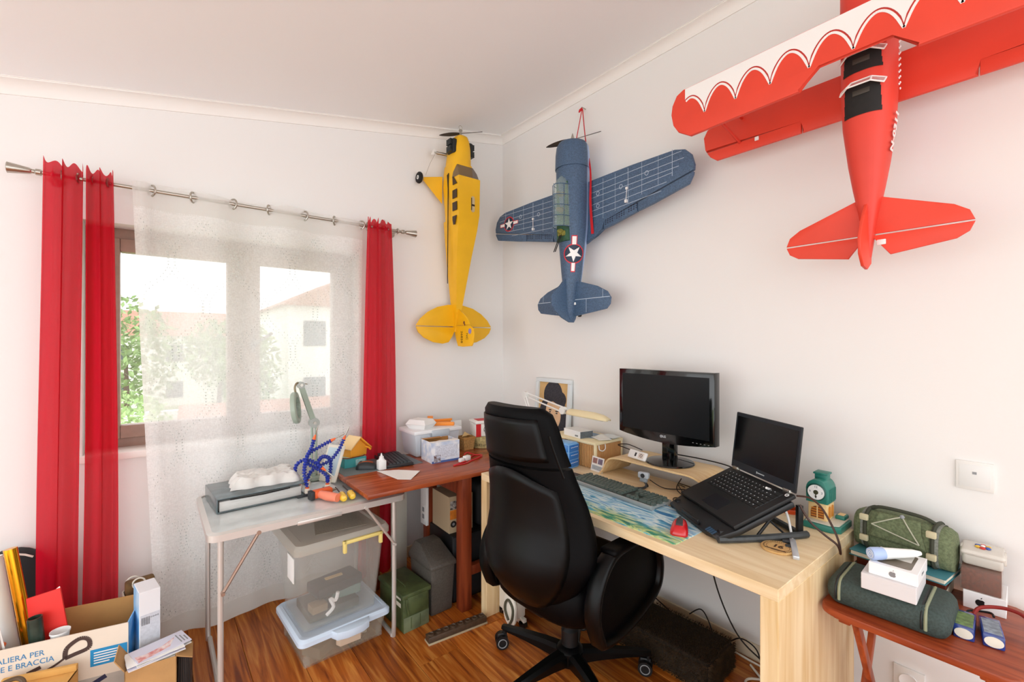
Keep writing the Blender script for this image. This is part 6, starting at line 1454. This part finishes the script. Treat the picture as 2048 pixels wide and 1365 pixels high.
plate('switch_plate', 'blank square white switch plate high on the right wall', .222, .925, .088, .092, ex1)
def ex2(t):
    b = B(); b.lathe([(.018, 0), (.026, 0), (.026, .004), (.018, .001), (0, .001)], 24, M=axes((-.0078, 0, .04), (0, -1, 0), (0, 0, 1))); obj('socket_rim', b, m_white, t)
plate('wall_outlet', 'white wall outlet low behind the tray table', .385, .17, .085, .085, ex2)

# ------------------------------------------------------------------ cartons by the left curtain
m_pc = mat('printed_white_carton', '#e9dccb', .75, var=(5, .08)); m_cin = mat('carton_inside', '#c08f55', .85, var=(8, .15))
t = thing('cardboard_box', 'open printed cardboard box holding tubes and rolls by the left curtain', 'box', (-.27, 2.40, 0), R(-11))
w, l, h, k = .215, .095, .335, .004
b = B(); b.box(-w, w, -l, -l + k, 0, h); fp = obj('front_panel', b, m_pc, t, smooth=0)
b = B(); b.box(-w, w, l - k, l, 0, h + .02); obj('back_panel', b, m_cin, t, smooth=0)
b = B(); b.box(-w, -w + k, -l + k, l - k, 0, h); obj('side_panel', b, m_cin, t, smooth=0)
b = B(); b.box(w - k, w, -l + k, l - k, 0, h); obj('side_panel', b, mat('sky_blue_print', '#4fa3d8', .7, var=(6, .25, '#cfe5f3')), t, smooth=0)
b = B(); b.box(-w, w, -l, l, 0, .004); obj('bottom', b, m_cin, t, smooth=0)
FX = axes((0, -l - .0006, 0), (1, 0, 0), (0, 0, 1)); m_bt = mat('blue_lettering', '#3a84b8', .6); m_db = mat('dark_brown_print', '#4a3732', .6)
text('lettering', 'PEDALIERA PER', .0270, m_bt, fp, FX @ Matrix.Translation((-.02, .294, 0)) , align='RIGHT', sx=.9)
text('lettering', 'GAMBE E BRACCIA', .0270, m_bt, fp, FX @ Matrix.Translation((.006, .265, 0)), align='RIGHT', sx=.9)
b = B(); b.box(.105, .212, .20, .262, 0, .0006, M=FX); obj('blue_text_panel', b, mat('bright_blue_print', '#1f8cc4', .6), fp)
for i_ in range(5):
    b = B(); b.box(.115, .190 - (.03 if i_ == 4 else .006 * (i_ % 2)), .247 - i_ * .0095, .251 - i_ * .0095, .0006, .0010, M=FX); obj('print_line', b, m_white, fp)
def flatpath(pts, wd, nm, m):
    b = B(); sp = spline([(x, y, 0) for x, y in pts], 6)
    for p, q in zip(sp, sp[1:]): strip(b, (p.x, p.y), (q.x, q.y), wd, 0)
    return obj(nm, b, m, fp, M=FX, smooth=0)
flatpath([(.035, .255), (.04, .29), (.075, .315), (.10, .305), (.10, .275), (.06, .262), (.035, .255)], .014, 'printed_pedal', m_db)
flatpath([(.035, .257), (.0, .235), (-.05, .215), (-.11, .20)], .007, 'printed_crank', m_db)
flatpath([(-.065, .232), (-.03, .245)], .012, 'printed_pedal', m_db); flatpath([(-.06, .205), (-.03, .222), (.0, .222)], .008, 'printed_crank', m_db)
flatpath([(.11, .135), (.15, .155)], .016, 'printed_pedal', mat('navy_print', '#23284a', .6))
b = B(); b.box(.02, .212, .0, .16, -.0002, .0004, M=FX); obj('grey_print_area', b, mat('grey_fade_print', '#b9b4ac', .7, var=(8, .2)), fp)
# contents of the box
def roll(label, p0, p1, r, m, hollow=True, cat='roll', name='paper_roll', mi=None):
    t = thing(name, label, cat, p0); d = Vector(p1) - Vector(p0); q = d.to_track_quat('Z', 'Y').to_matrix().to_4x4(); L_ = d.length
    b = B(); b.lathe([(r * .82, 0), (r, 0), (r, L_), (r * .82, L_), (r * .8, L_ - .03), (r * .8, .002)] if hollow else [(0, 0), (r, 0), (r, L_), (0, L_)], 22, M=q); bd = obj('tube', b, m, t)
    if hollow:
        b = B(); b.lathe([(0, L_ - .032), (r * .81, L_ - .032), (r * .81, L_ - .029), (0, L_ - .029)], 18, M=q); obj('core', b, mi or m, t)
    return t
roll('shiny gold foil roll standing in the printed box', (-.325, 2.415, .01), (-.418, 2.47, .64), .019, mat('gold_foil', '#e8a41e', .18, metal=.85), False)
roll('thick white paper roll behind the red folder', (-.385, 2.455, .01), (-.475, 2.53, .60), .028, m_paper)
t = thing('poster_roll', 'bundle of upright white sheets in the printed cardboard box', 'papers', (-.405, 2.343, .01)); 
for k in range(5):
    b = B(); b.box(-.045 + k * .0, .03, -.0012, .0012, 0, .60 - k * .02, M=T(k * .006 - .01, k * .003, 0, ry=R(-9))); obj('sheet', b, (m_paper, mat('brown_edge_sheet', '#9a7f74', .8))[k % 2], t, smooth=0)
roll('violet and navy metallic roll tied with orange ribbon', (-.36, 2.385, .01), (-.475, 2.39, .42), .024, mat('navy_foil', '#23235a', .3, metal=.5), False)
b = B(); b.ring((0, 0, 0), .028, .006, n=20, m=6); o = tag(obj('ribbon', b, mat('orange_ribbon', '#e9783f', .5)), 'orange ribbon tied round the navy roll', 'ribbon'); o.matrix_world = Matrix.Translation((-.4465, 2.3888, .318)) @ (Vector((-.115, -.015, .41))).to_track_quat('Z', 'Y').to_matrix().to_4x4()
roll('dark green rolled tube with open end in the printed box', (-.312, 2.362, .01), (-.34, 2.366, .405), .021, mat('dark_green_film', '#33443a', .3, var=(40, .4)), mi=mat('pale_green_core', '#8fa08c', .7))
t = thing('folder', 'bright red envelope folder standing in the printed box', 'folder', (-.305, 2.398, .006), R(-14))
b = B(); b.prism([(-.045, 0), (.055, 0), (.055, .36), (-.045, .47), (-.055, .46)] if False else [(-.02, 0), (.095, 0), (.03, .475), (-.065, .455)], -.004, .004, bev=.001, M=axes((0, 0, 0), (1, 0, 0), (0, 0, 1))); obj('cover', b, mat('bright_red_card', '#ea2a22', .5), t)
b = B(); b.prism([(.0, .46), (.026, .48), (.028, .472)], -.0052, -.0042, M=axes((0, 0, 0), (1, 0, 0), (0, 0, 1))); obj('paper_edge', b, m_paper, t)
t = thing('paper_cup', 'white plastic cup in front of the red folder', 'cup', (-.272, 2.347, .255)); b = B(); b.lathe([(.020, 0), (.027, .085), (.029, .086), (.029, .080), (.026, .078), (.019, .004), (0, .004)], 24); obj('cup', b, m_white, t)
slab('carton_block', 'brown carton block under the white cup in the box', 'carton', -.30, -.245, 2.335, 2.368, .005, .255, m_cardb)
# black round bag behind
t = thing('bag', 'black rounded fabric bag with a pale piped edge against the wall', 'bag', (-.46, 2.715, 0))
b = B(); b.prism([(.13 * cos(a), .40 + .155 * sin(a)) for a in [pi * k_ / 16 for k_ in range(17)]] + [(-.13, 0), (.13, 0)], -.05, .03, bev=.015, M=axes((0, 0, 0), (1, 0, 0), (0, 0, 1))); obj('body', b, mat('black_nylon', '#14181b', .7), t)
b = B(); b.tube([(.131 * cos(a), .0 - .05 + .0, .40 + .156 * sin(a)) for a in [pi * k_ / 16 for k_ in range(5, 17)]], .004, 6); obj('piping', b, m_wcable, t)
# white and blue upright box
t = thing('carton', 'tall slim white and blue carton with barcode beside the printed box', 'carton', (-.022, 2.335, 0), R(10))
b = B(); b.box(-.033, .033, -.055, .055, 0, .43, bev=.001, seg=1); obj('body', b, mat('white_glossy_card', '#eef0f4', .5), t)
b = B(); b.box(-.0338, -.0325, -.054, .054, .002, .428); obj('blue_side', b, mat('blue_gradient_side', '#6db3e6', .5, var=(5, .3, '#d6e8f5')), t)
b = B(); b.box(-.030, .031, -.0557, -.0545, .01, .34); obj('grey_print', b, mat('pale_grey_print', '#d6dae3', .6, var=(90, .12)), t)
b = B()
for k in range(10): b.box(-.026 + k * .0026, -.0246 + k * .0026 - (.0006 if k % 3 else 0), -.0563, -.0554, .30, .33)
obj('barcode', b, m_black, t)['kind'] = 'stuff'
for k in range(4):
    b = B(); b.ring((.004 + k * .007, -.0562, .325), .0022, .0005, axis='y', n=12, m=4); obj('printed_symbol', b, m_dgrey, t)
# paper bag with cables behind it
t = thing('paper_bag', 'brown paper bag full of pale cables behind the white and blue carton', 'bag', (-.045, 2.52, 0), R(8))
b = B(); b.loft([[(x, y, z) for x, y in rrect(-w_, w_, -l_, l_, .015, 3)] for z, w_, l_ in ((0, .055, .045), (.30, .06, .05), (.34, .058, .048), (.34, .054, .044), (.28, .055, .045))]); obj('bag', b, mat('grey_kraft_paper', '#cfc7ba', .8, bump=(40, .8)), t)
b = B(); b.box(-.05, .05, .0, .04, .28, .385, bev=.01); obj('brown_lining', b, mat('brown_scrap', '#7a5a33', .8, var=(30, .4)), t)
for k in range(4):
    b = B(); b.ring((-.02 + k * .014, -.015 + .004 * k, .365 + .006 * (k % 2)), .024 - .003 * k, .0035, axis='y', n=20, m=6); obj('cable_loop', b, m_wcable, t, M=Matrix.Rotation(R(8 * k - 10), 4, 'X'))
# small carton with leaflets, dark bag beside it
t = thing('cardboard_box', 'small brown cardboard box topped with leaflets', 'box', (-.005, 2.185, 0), R(-4))
w, l, h = .075, .055, .222
for nm, bx_ in (('front_panel', (-w, w, -l, -l + .003)), ('back_panel', (-w, w, l - .003, l)), ('side_panel', (-w, -w + .003, -l, l)), ('side_panel', (w - .003, w, -l, l))):
    b = B(); b.box(*bx_, 0, h); obj(nm, b, m_cardb, t, smooth=0)
b = B(); b.box(-w, w, -l, l, 0, .004); obj('bottom', b, m_cardb, t)
b = B(); b.box(-w + .004, w - .004, -l + .004, l - .004, .004, .218); obj('paper_filling', b, mat('stacked_paper_filling', '#d6d2cc', .8), t)
for s_, a_ in ((-1, 40), (1, -35)):
    b = B(); b.box(0, .055, -l, l, -.0015, .0015, M=T(s_ * w, 0, h, ry=R(180 + 60) if s_ < 0 else R(25))); obj('flap', b, m_cardb, t)
rn = random.Random(4)
for k in range(6):
    t = thing('leaflet', ('red and white printed leaflet on top of the small brown box' if k == 5 else 'plain white leaflet in the stack on the small brown box'), 'leaflet', (.01 + rn.uniform(-.012, .012), 2.19 + rn.uniform(-.008, .008), .2225 + k * .0032), R(12 + rn.uniform(-8, 8)), group='leaflets on the small brown box')
    b = B(); b.box(-.085, .085, -.05, .05, 0, .0025); obj('sheet', b, (m_paper, mat('pale_lilac_paper', '#dcdbea', .8))[k % 2], t, smooth=0)
    if k == 5:
        b = B(); b.prism([(-.08, -.045), (.02, -.03), (.05, .02), (.0, -.005), (-.05, -.01), (-.08, .0)], .0025, .003); obj('red_print', b, mat('pink_red_print', '#d98a86', .7, var=(40, .5, '#f3e6e4')), t)
        b = B(); 
        for j in range(3): b.box(.055 + j * .010, .059 + j * .010, -.035, .03 - j * .012, .0025, .003)
        obj('print_lines', b, m_grey, t)['kind'] = 'stuff'
t = thing('bag', 'dark brown ribbed bag squeezed beside the small brown box', 'bag', (.098, 2.225, 0), R(-6))
b = B(); b.box(-.022, .022, -.06, .05, 0, .20, bev=.016, seg=3); obj('body', b, mat('dark_brown_ribbed', '#463a34', .7, bump=(60, .8)), t)
for k in range(6):
    b = B(); b.tube([(-.018 + k * .007, -.0605, .02), (-.018 + k * .007, -.0615, .10), (-.016 + k * .006, -.0605, .185)], .0018, 5); obj('rib', b, m_dgrey, t)
# yellow carton in front of the printed box
t = thing('cardboard_box', 'yellow brown cardboard box with dark strap in front of the printed box', 'box', (-.325, 2.215, 0), R(-16))
w, l, h = .10, .055, .232; m_yc2 = mat('yellow_kraft_card', '#d9a55a', .8, var=(7, .12))
for nm, bx_ in (('front_panel', (-w, w, -l, -l + .003)), ('back_panel', (-w, w, l - .003, l)), ('side_panel', (-w, -w + .003, -l, l)), ('side_panel', (w - .003, w, -l, l))):
    b = B(); b.box(*bx_, 0, h); obj(nm, b, m_yc2, t, smooth=0)
b = B(); b.box(-w, w, -l, l, h - .004, h); obj('top_panel', b, m_yc2, t)
b = B(); b.box(-w, w, l - .012, l + .004, h, h + .022, bev=.003); obj('folded_rim', b, m_yc2, t)
b = B(); b.tube(spline([(-.085, -.02, h + .002), (-.08, .0, h + .03), (-.045, .015, h + .035), (-.02, .0, h + .02), (-.03, -.03, h + .003)], 6), .007, 8); obj('strap', b, mat('brown_strap', '#5a452f', .6), t)
b = B(); b.box(.04, .065, -.02, .0, h, h + .0006); obj('print_mark', b, mat('faint_print', '#b98a48', .8), t)

# ------------------------------------------------------------------ things on the tray table
TT = .598
m_case = mat('grey_green_nylon', '#3b4a46', .75, var=(160, .35), bump=(300, .3)); m_pipe = mat('olive_grey_piping', '#8f9478', .7)
def rloft(w, l, h, r, n=6):
    """softly rounded case"""
    rings = []
    for k in range(n + 1):
        a = pi * k / n - pi / 2; z = h / 2 + h / 2 * sin(a); q = r * (1 - cos(a)); rings.append([(x, y, z) for x, y in rrect(-w + q, w - q, -l + q, l - q, max(.03 - q * .3, .012), 5)])
    return rings
t = thing('equipment_case', 'long grey green soft case with pale piping under the white cartons', 'case', (1.745, .365, TT), R(2))
b = B(); b.loft(rloft(.10, .142, .078, .022)); obj('body', b, m_case, t, smooth=60)
for y in (-.092, .105):
    b = B(); b.tube([(x, y, z) for x, z in ((-.1005, .02), (-.1015, .039), (-.098, .058), (-.086, .073), (-.07, .0785), (0, .079), (.07, .0785), (.09, .07), (.1005, .05))], .004, 6); obj('piping', b, m_pipe, t)
    b = B(); b.tube([(x, y + .009, z) for x, z in ((-.100, .02), (-.101, .039), (-.0975, .058), (-.0855, .0725), (-.07, .078), (0, .0785), (.07, .078))], .0025, 6); obj('zipper', b, m_black, t)
t = thing('carton', 'plain pale grey carton lying on the soft case', 'carton', (1.735, .355, TT + .079), R(3))
b = B(); b.box(-.088, .088, -.062, .062, 0, .046, bev=.0015, seg=1); obj('body', b, mat('pearl_grey_card', '#dcd9da', .55), t); b = B(); b.box(-.0884, .0884, -.0624, .0624, .030, .0305); obj('lid_edge', b, mat('pearl_grey_card', '#dcd9da'), t)
def apple(par, M, s, m):
    # bitten fruit outline with leaf
    pts = []
    for k in range(36):
        a = 2 * pi * k / 36; r = 1 + .06 * cos(2 * a) - .16 * math.exp(-((a - pi / 2) / .35) ** 2) - .10 * math.exp(-((a - 3 * pi / 2) / .3) ** 2)
        x, y = r * cos(a) * .92, r * sin(a)
        d = math.hypot(x - 1.12, y - .12)
        if d < .42: q = .42 / max(d, 1e-4); x, y = 1.12 + (x - 1.12) * q, .12 + (y - .12) * q; x = min(x, .80)
        pts.append((x * s, y * s))
    b = B(); b.prism(pts, 0, .0005); b.prism([(.02 * s, 1.05 * s), (.10 * s, 1.38 * s), (.36 * s, 1.58 * s), (.30 * s, 1.25 * s)], 0, .0005); obj('logo', b, m, par, M=M, smooth=0)
m_sil = mat('silver_grey_print', '#8e9093', .35, metal=.4)
AT = TT + .125
t = thing('carton', 'white phone carton on the plain grey carton', 'carton', (1.735, .345, AT), R(2))
b = B(); b.box(-.075, .075, -.055, .055, 0, .034, bev=.001, seg=1); obj('body', b, mat('white_gloss_card', '#f6f6f6', .35), t)
apple(t, axes((-.0752, 0, .015), (0, -1, 0), (0, 0, 1)), .0085, m_sil)
text('lettering', 'iPhone', .012, m_sil, t, axes((.0, -.0552, .017), (1, 0, 0), (0, 0, 1)))
b = B(); b.prism(rrect(-.058, .062, -.038, .040, .010), .034, .0345); pc = obj('phone_picture', b, mat('dark_phone_print', '#6e6252', .4, var=(12, .3)), t)
b = B(); b.box(.0, .055, -.03, .035, .0345, .0348); obj('screen_picture', b, mat('pale_phone_print', '#d9d6d0', .4), pc)
t = thing('electric_toothbrush', 'white and pale blue handheld device lying on the phone carton', 'device', (1.725, .355, AT + .0345), R(-38))
MD = axes((0, 0, .016), (0, 0, 1), (0, 1, 0)) @ Matrix.Rotation(0, 4, 'X'); ML = Matrix.Translation((0, 0, .0185)) @ Matrix.Rotation(R(90), 4, 'Y')
b = B(); b.lathe([(0, -.085), (.006, -.082), (.011, -.06), (.015, 0), (.017, .03)], 20, M=T(0, 0, .0182, ry=R(-90))); obj('handle', b, m_white, t)
b = B(); b.lathe([(.017, .03), (.0182, .04), (.0182, .062), (.016, .068), (0, .068)], 24, M=T(0, 0, .0182, ry=R(-90))); hd = obj('head', b, mat('periwinkle_plastic', '#a9bfe6', .4), t)
for r_ in (.005, .011):
    b = B(); b.ring((0, 0, .0685), r_, .0008, n=18, m=5, M=T(0, 0, .0182, ry=R(-90))); obj('ring_mark', b, m_white, hd)
# stack behind: flat white carton, wooden blocks, teal book, duffel
t = thing('carton', 'flat white carton at the bottom of the stack by the wall', 'carton', (1.975, .385, TT)); b = B(); b.box(-.085, .085, -.118, .118, 0, .034, bev=.001, seg=1); obj('body', b, mat('ivory_card', '#e6dcc8', .6), t); b = B(); b.box(-.0846, .0846, -.1176, .1176, .034, .0355); obj('grey_lid', b, mat('dark_grey_lid', '#6c6a5f', .7), t)
m_drw = wood('dark_red_wood', '#5e2417', '#8a3d26', (30, 6, 6), .5)
slab('wooden_box', 'dark red wooden block under the desk end of the teal book', 'box', 1.925, 2.04, .44, .495, TT + .0355, TT + .072, m_drw)
slab('wooden_box', 'dark red wooden block under the wall end of the teal book', 'box', 1.92, 2.04, .268, .34, TT + .0355, TT + .072, m_drw)
slab('wooden_box', 'tan wooden block between the two dark red blocks', 'box', 1.925, 2.03, .355, .43, TT + .0355, TT + .072, m_cardb)
t = thing('book', 'teal hardback book under the olive duffel bag', 'book', (1.968, .375, TT + .072), R(-6))
for z_ in (0, .016):
    b = B(); b.box(-.088, .088, -.125, .125, z_, z_ + .003, bev=.001); obj('cover', b, mat('teal_cloth_cover', '#3f7c86', .6), t)
b = B(); b.box(-.084, .086, -.121, .121, .003, .016); obj('pages', b, mat('cream_pages', '#e9ddc8', .8), t)
b = B(); b.cyl((.088, -.125, .0095), (.088, .125, .0095), .0095, n=12); obj('spine', b, mat('teal_cloth_cover', '#3f7c86'), t)
m_duf = mat('olive_canvas', '#6f7a58', .85, var=(140, .35), bump=(260, .4)); m_duf2 = mat('grey_canvas', '#8c8f85', .85, var=(140, .3)); m_strap = mat('dark_olive_webbing', '#3b3d2f', .85); m_tan = mat('tan_leather_tab', '#c9bf9c', .7)
t = thing('duffel_bag', 'small olive canvas duffel bag with cord lacing on the teal book', 'bag', (1.975, .378, TT + .091), R(-6))
def dring(y, s):
    o = []
    for k in range(24):
        a = 2 * pi * k / 24; q = lambda v, p: math.copysign(abs(v) ** p, v); o.append((.062 * s * q(cos(a), .75), y, .068 + .068 * q(sin(a), .75) * (s if sin(a) > 0 else 1)))
    return o
b = B(); b.loft([dring(y, s) for y, s in ((-.130, .55), (-.126, .75), (-.112, .88), (-.085, .95))] + [dring(y, 1 + .025 * sin(y * 60)) for y in (-.06, -.03, 0, .03, .06)] + [dring(y, s) for y, s in ((.085, .95), (.112, .88), (.126, .75), (.130, .55))]); obj('body', b, m_duf, t, smooth=60)
for y in (-.088, .088):
    b = B(); b.tube([(p[0] * 1.02, y, .068 + (p[2] - .068) * 1.02) for p in dring(0, .965)], .006, 6, closed=True); obj('webbing', b, m_strap, t)
    b = B(); b.loft([[(p[0] * k_, y + d_, .068 + (p[2] - .068) * k_) for p in dring(0, .94)] for d_, k_ in ((-.014 if y < 0 else .004, 1.01), (-.004 if y < 0 else .014, 1.015))], cap=False); obj('side_band', b, m_duf2, t)
    for z_ in (.035, .105):
        b = B(); b.box(-.074, -.060, y - .012, y + .012, z_, z_ + .020, bev=.003); obj('leather_tab', b, m_tan, t)
b = B(); b.surf(lambda u, v: (-.066 - .003 * sin(pi * u) * sin(pi * v) + .05 * max(0, u - .55) ** 1.2, (v - .5) * .15 * (1 - .25 * u), .055 + .085 * u), 10, 12); o = obj('front_flap', b, m_duf, t); md = o.modifiers.new('thick', 'SOLIDIFY'); md.thickness = .004
for pts in ([(-.071, .065, .10), (-.071, .0, .085), (-.071, -.06, .072)], [(-.070, .065, .10), (-.060, .01, .132), (-.045, -.01, .14)], [(-.071, -.06, .072), (-.064, -.03, .118), (-.045, -.01, .14)]):
    b = B(); b.tube(spline(pts, 5), .0022, 6); obj('cord', b, mat('pale_cord', '#b3b29c', .7), t)
b = B(); b.sphere((-.046, -.01, .141), .007, 10); obj('cord_lock', b, m_grey, t)
b = B(); b.tube(spline([(-.01, .09, .132), (-.02, .05, .150), (-.02, -.05, .150), (-.01, -.09, .132)], 6), .006, 8); obj('carry_handle', b, m_strap, t)
# right end: white carton, brown carton, clear lunch box
t = thing('carton', 'white carton with black fruit logo under the brown filled box', 'carton', (2.005, .190, TT), R(3)); b = B(); b.box(-.062, .066, -.045, .045, 0, .052, bev=.001, seg=1); obj('body', b, mat('white_gloss_card', '#f6f6f6', .35), t); apple(t, axes((-.0622, .008, .024), (0, -1, 0), (0, 0, 1)), .011, m_black)
t = thing('clear_box', 'clear topped box with dark red brown filling on the white carton', 'box', (2.0, .198, TT + .0525), R(4)); b = B(); b.box(-.052, .055, -.042, .042, 0, .066, bev=.002); obj('filling', b, mat('red_brown_filling', '#6b2f1c', .8, var=(120, .5)), t); b = B(); b.box(-.055, .058, -.045, .045, .0, .074, bev=.003); obj('cover', b, mat('clear_pinkish_plastic', '#e3c9b8', .2, alpha=.15), t)
t = thing('lunch_box', 'clear lidded plastic box with a colourful flower on top', 'lunch box', (2.0, .195, TT + .127), R(4)); b = B(); b.box(-.048, .052, -.044, .044, 0, .034, bev=.010, seg=3); obj('tub', b, mat('milky_plastic', '#e9e3d8', .25, alpha=.6), t); b = B(); b.box(-.052, .056, -.048, .048, .030, .046, bev=.008, seg=3); obj('lid', b, mat('milky_lid', '#efe9df', .25, alpha=.7), t)
for k in range(6):
    a = 2 * pi * k / 6; b = B(); b.sphere((.002 + .013 * cos(a), .013 * sin(a), .049), (.007, .007, .004), 8); obj('petal', b, mat('petal_%d' % (k % 3), ('#c9382e', '#3a5aa8', '#e3b53a')[k % 3], .4), t)
b = B(); b.sphere((.002, 0, .051), (.006, .006, .004), 8); obj('flower_centre', b, m_white, t)
for y in (-.046, .046):
    b = B(); b.box(-.02, .02, y - .004, y + .004, .012, .044, bev=.003); obj('clip', b, mat('milky_lid'  , '#efe9df'), t)
# battery packs
m_bat = mat('blue_shrink_wrap', '#27418f', .25, coat=.5, var=(30, .3))
for i_, (y, x, rz, lab) in enumerate(((.208, 1.775, 4, 'blue wrapped battery pack with green label beside the soft case'), (.158, 1.785, 10, 'blue wrapped battery pack with grey label near the tray table edge'))):
    t = thing('battery_pack', lab, 'battery', (x, y, TT), R(rz), group='battery packs on the tray table')
    b = B(); b.box(-.055, .055, -.021, .021, 0, .034, bev=.004); obj('cells', b, m_bat, t)
    b = B(); b.lathe([(0, 0), (.016, 0), (.016, .001), (0, .001)], 20, M=axes((-.0553, 0, .017), (0, -1, 0), (0, 0, 1)) @ Matrix.Diagonal((1.15, .85, 1, 1))); obj('end_pad', b, mat('cream_end_pad', '#e6e0d0', .6), t)
    b = B(); b.box(-.045, .04, -.017, .017, .0338, .0346); obj('label', b, mat('battery_label_%d' % i_, ('#7d9a62', '#9aa6b4')[i_], .5, var=(60, .5)), t)
t = thing('battery_lead', 'thick red lead with yellow connector over the tray table edge', 'cable', (1.84, .2, TT))
b = B(); b.tube(spline([(-.005, .0, .018), (.03, -.01, .038), (.05, -.05, .05), (.04, -.085, .055), (.02, -.105, .052)], 6), .005, 8); obj('wire', b, mat('dark_red_wire', '#8e1f1a', .5), t)
b = B(); b.tube(spline([(-.005, .008, .012), (.03, .012, .02), (.04, -.03, .03), (.02, -.04, .03)], 6), .003, 8); obj('wire', b, m_black, t)
b = B(); b.box(.008, .030, -.150, -.105, .040, .062, bev=.004); obj('connector', b, mat('yellow_connector', '#e9b83f', .4), t)
b = B(); b.box(.006, .032, -.120, -.108, .039, .064, bev=.002); obj('connector_cap', b, mat('green_white_tab', '#d9d9c8', .5), t)
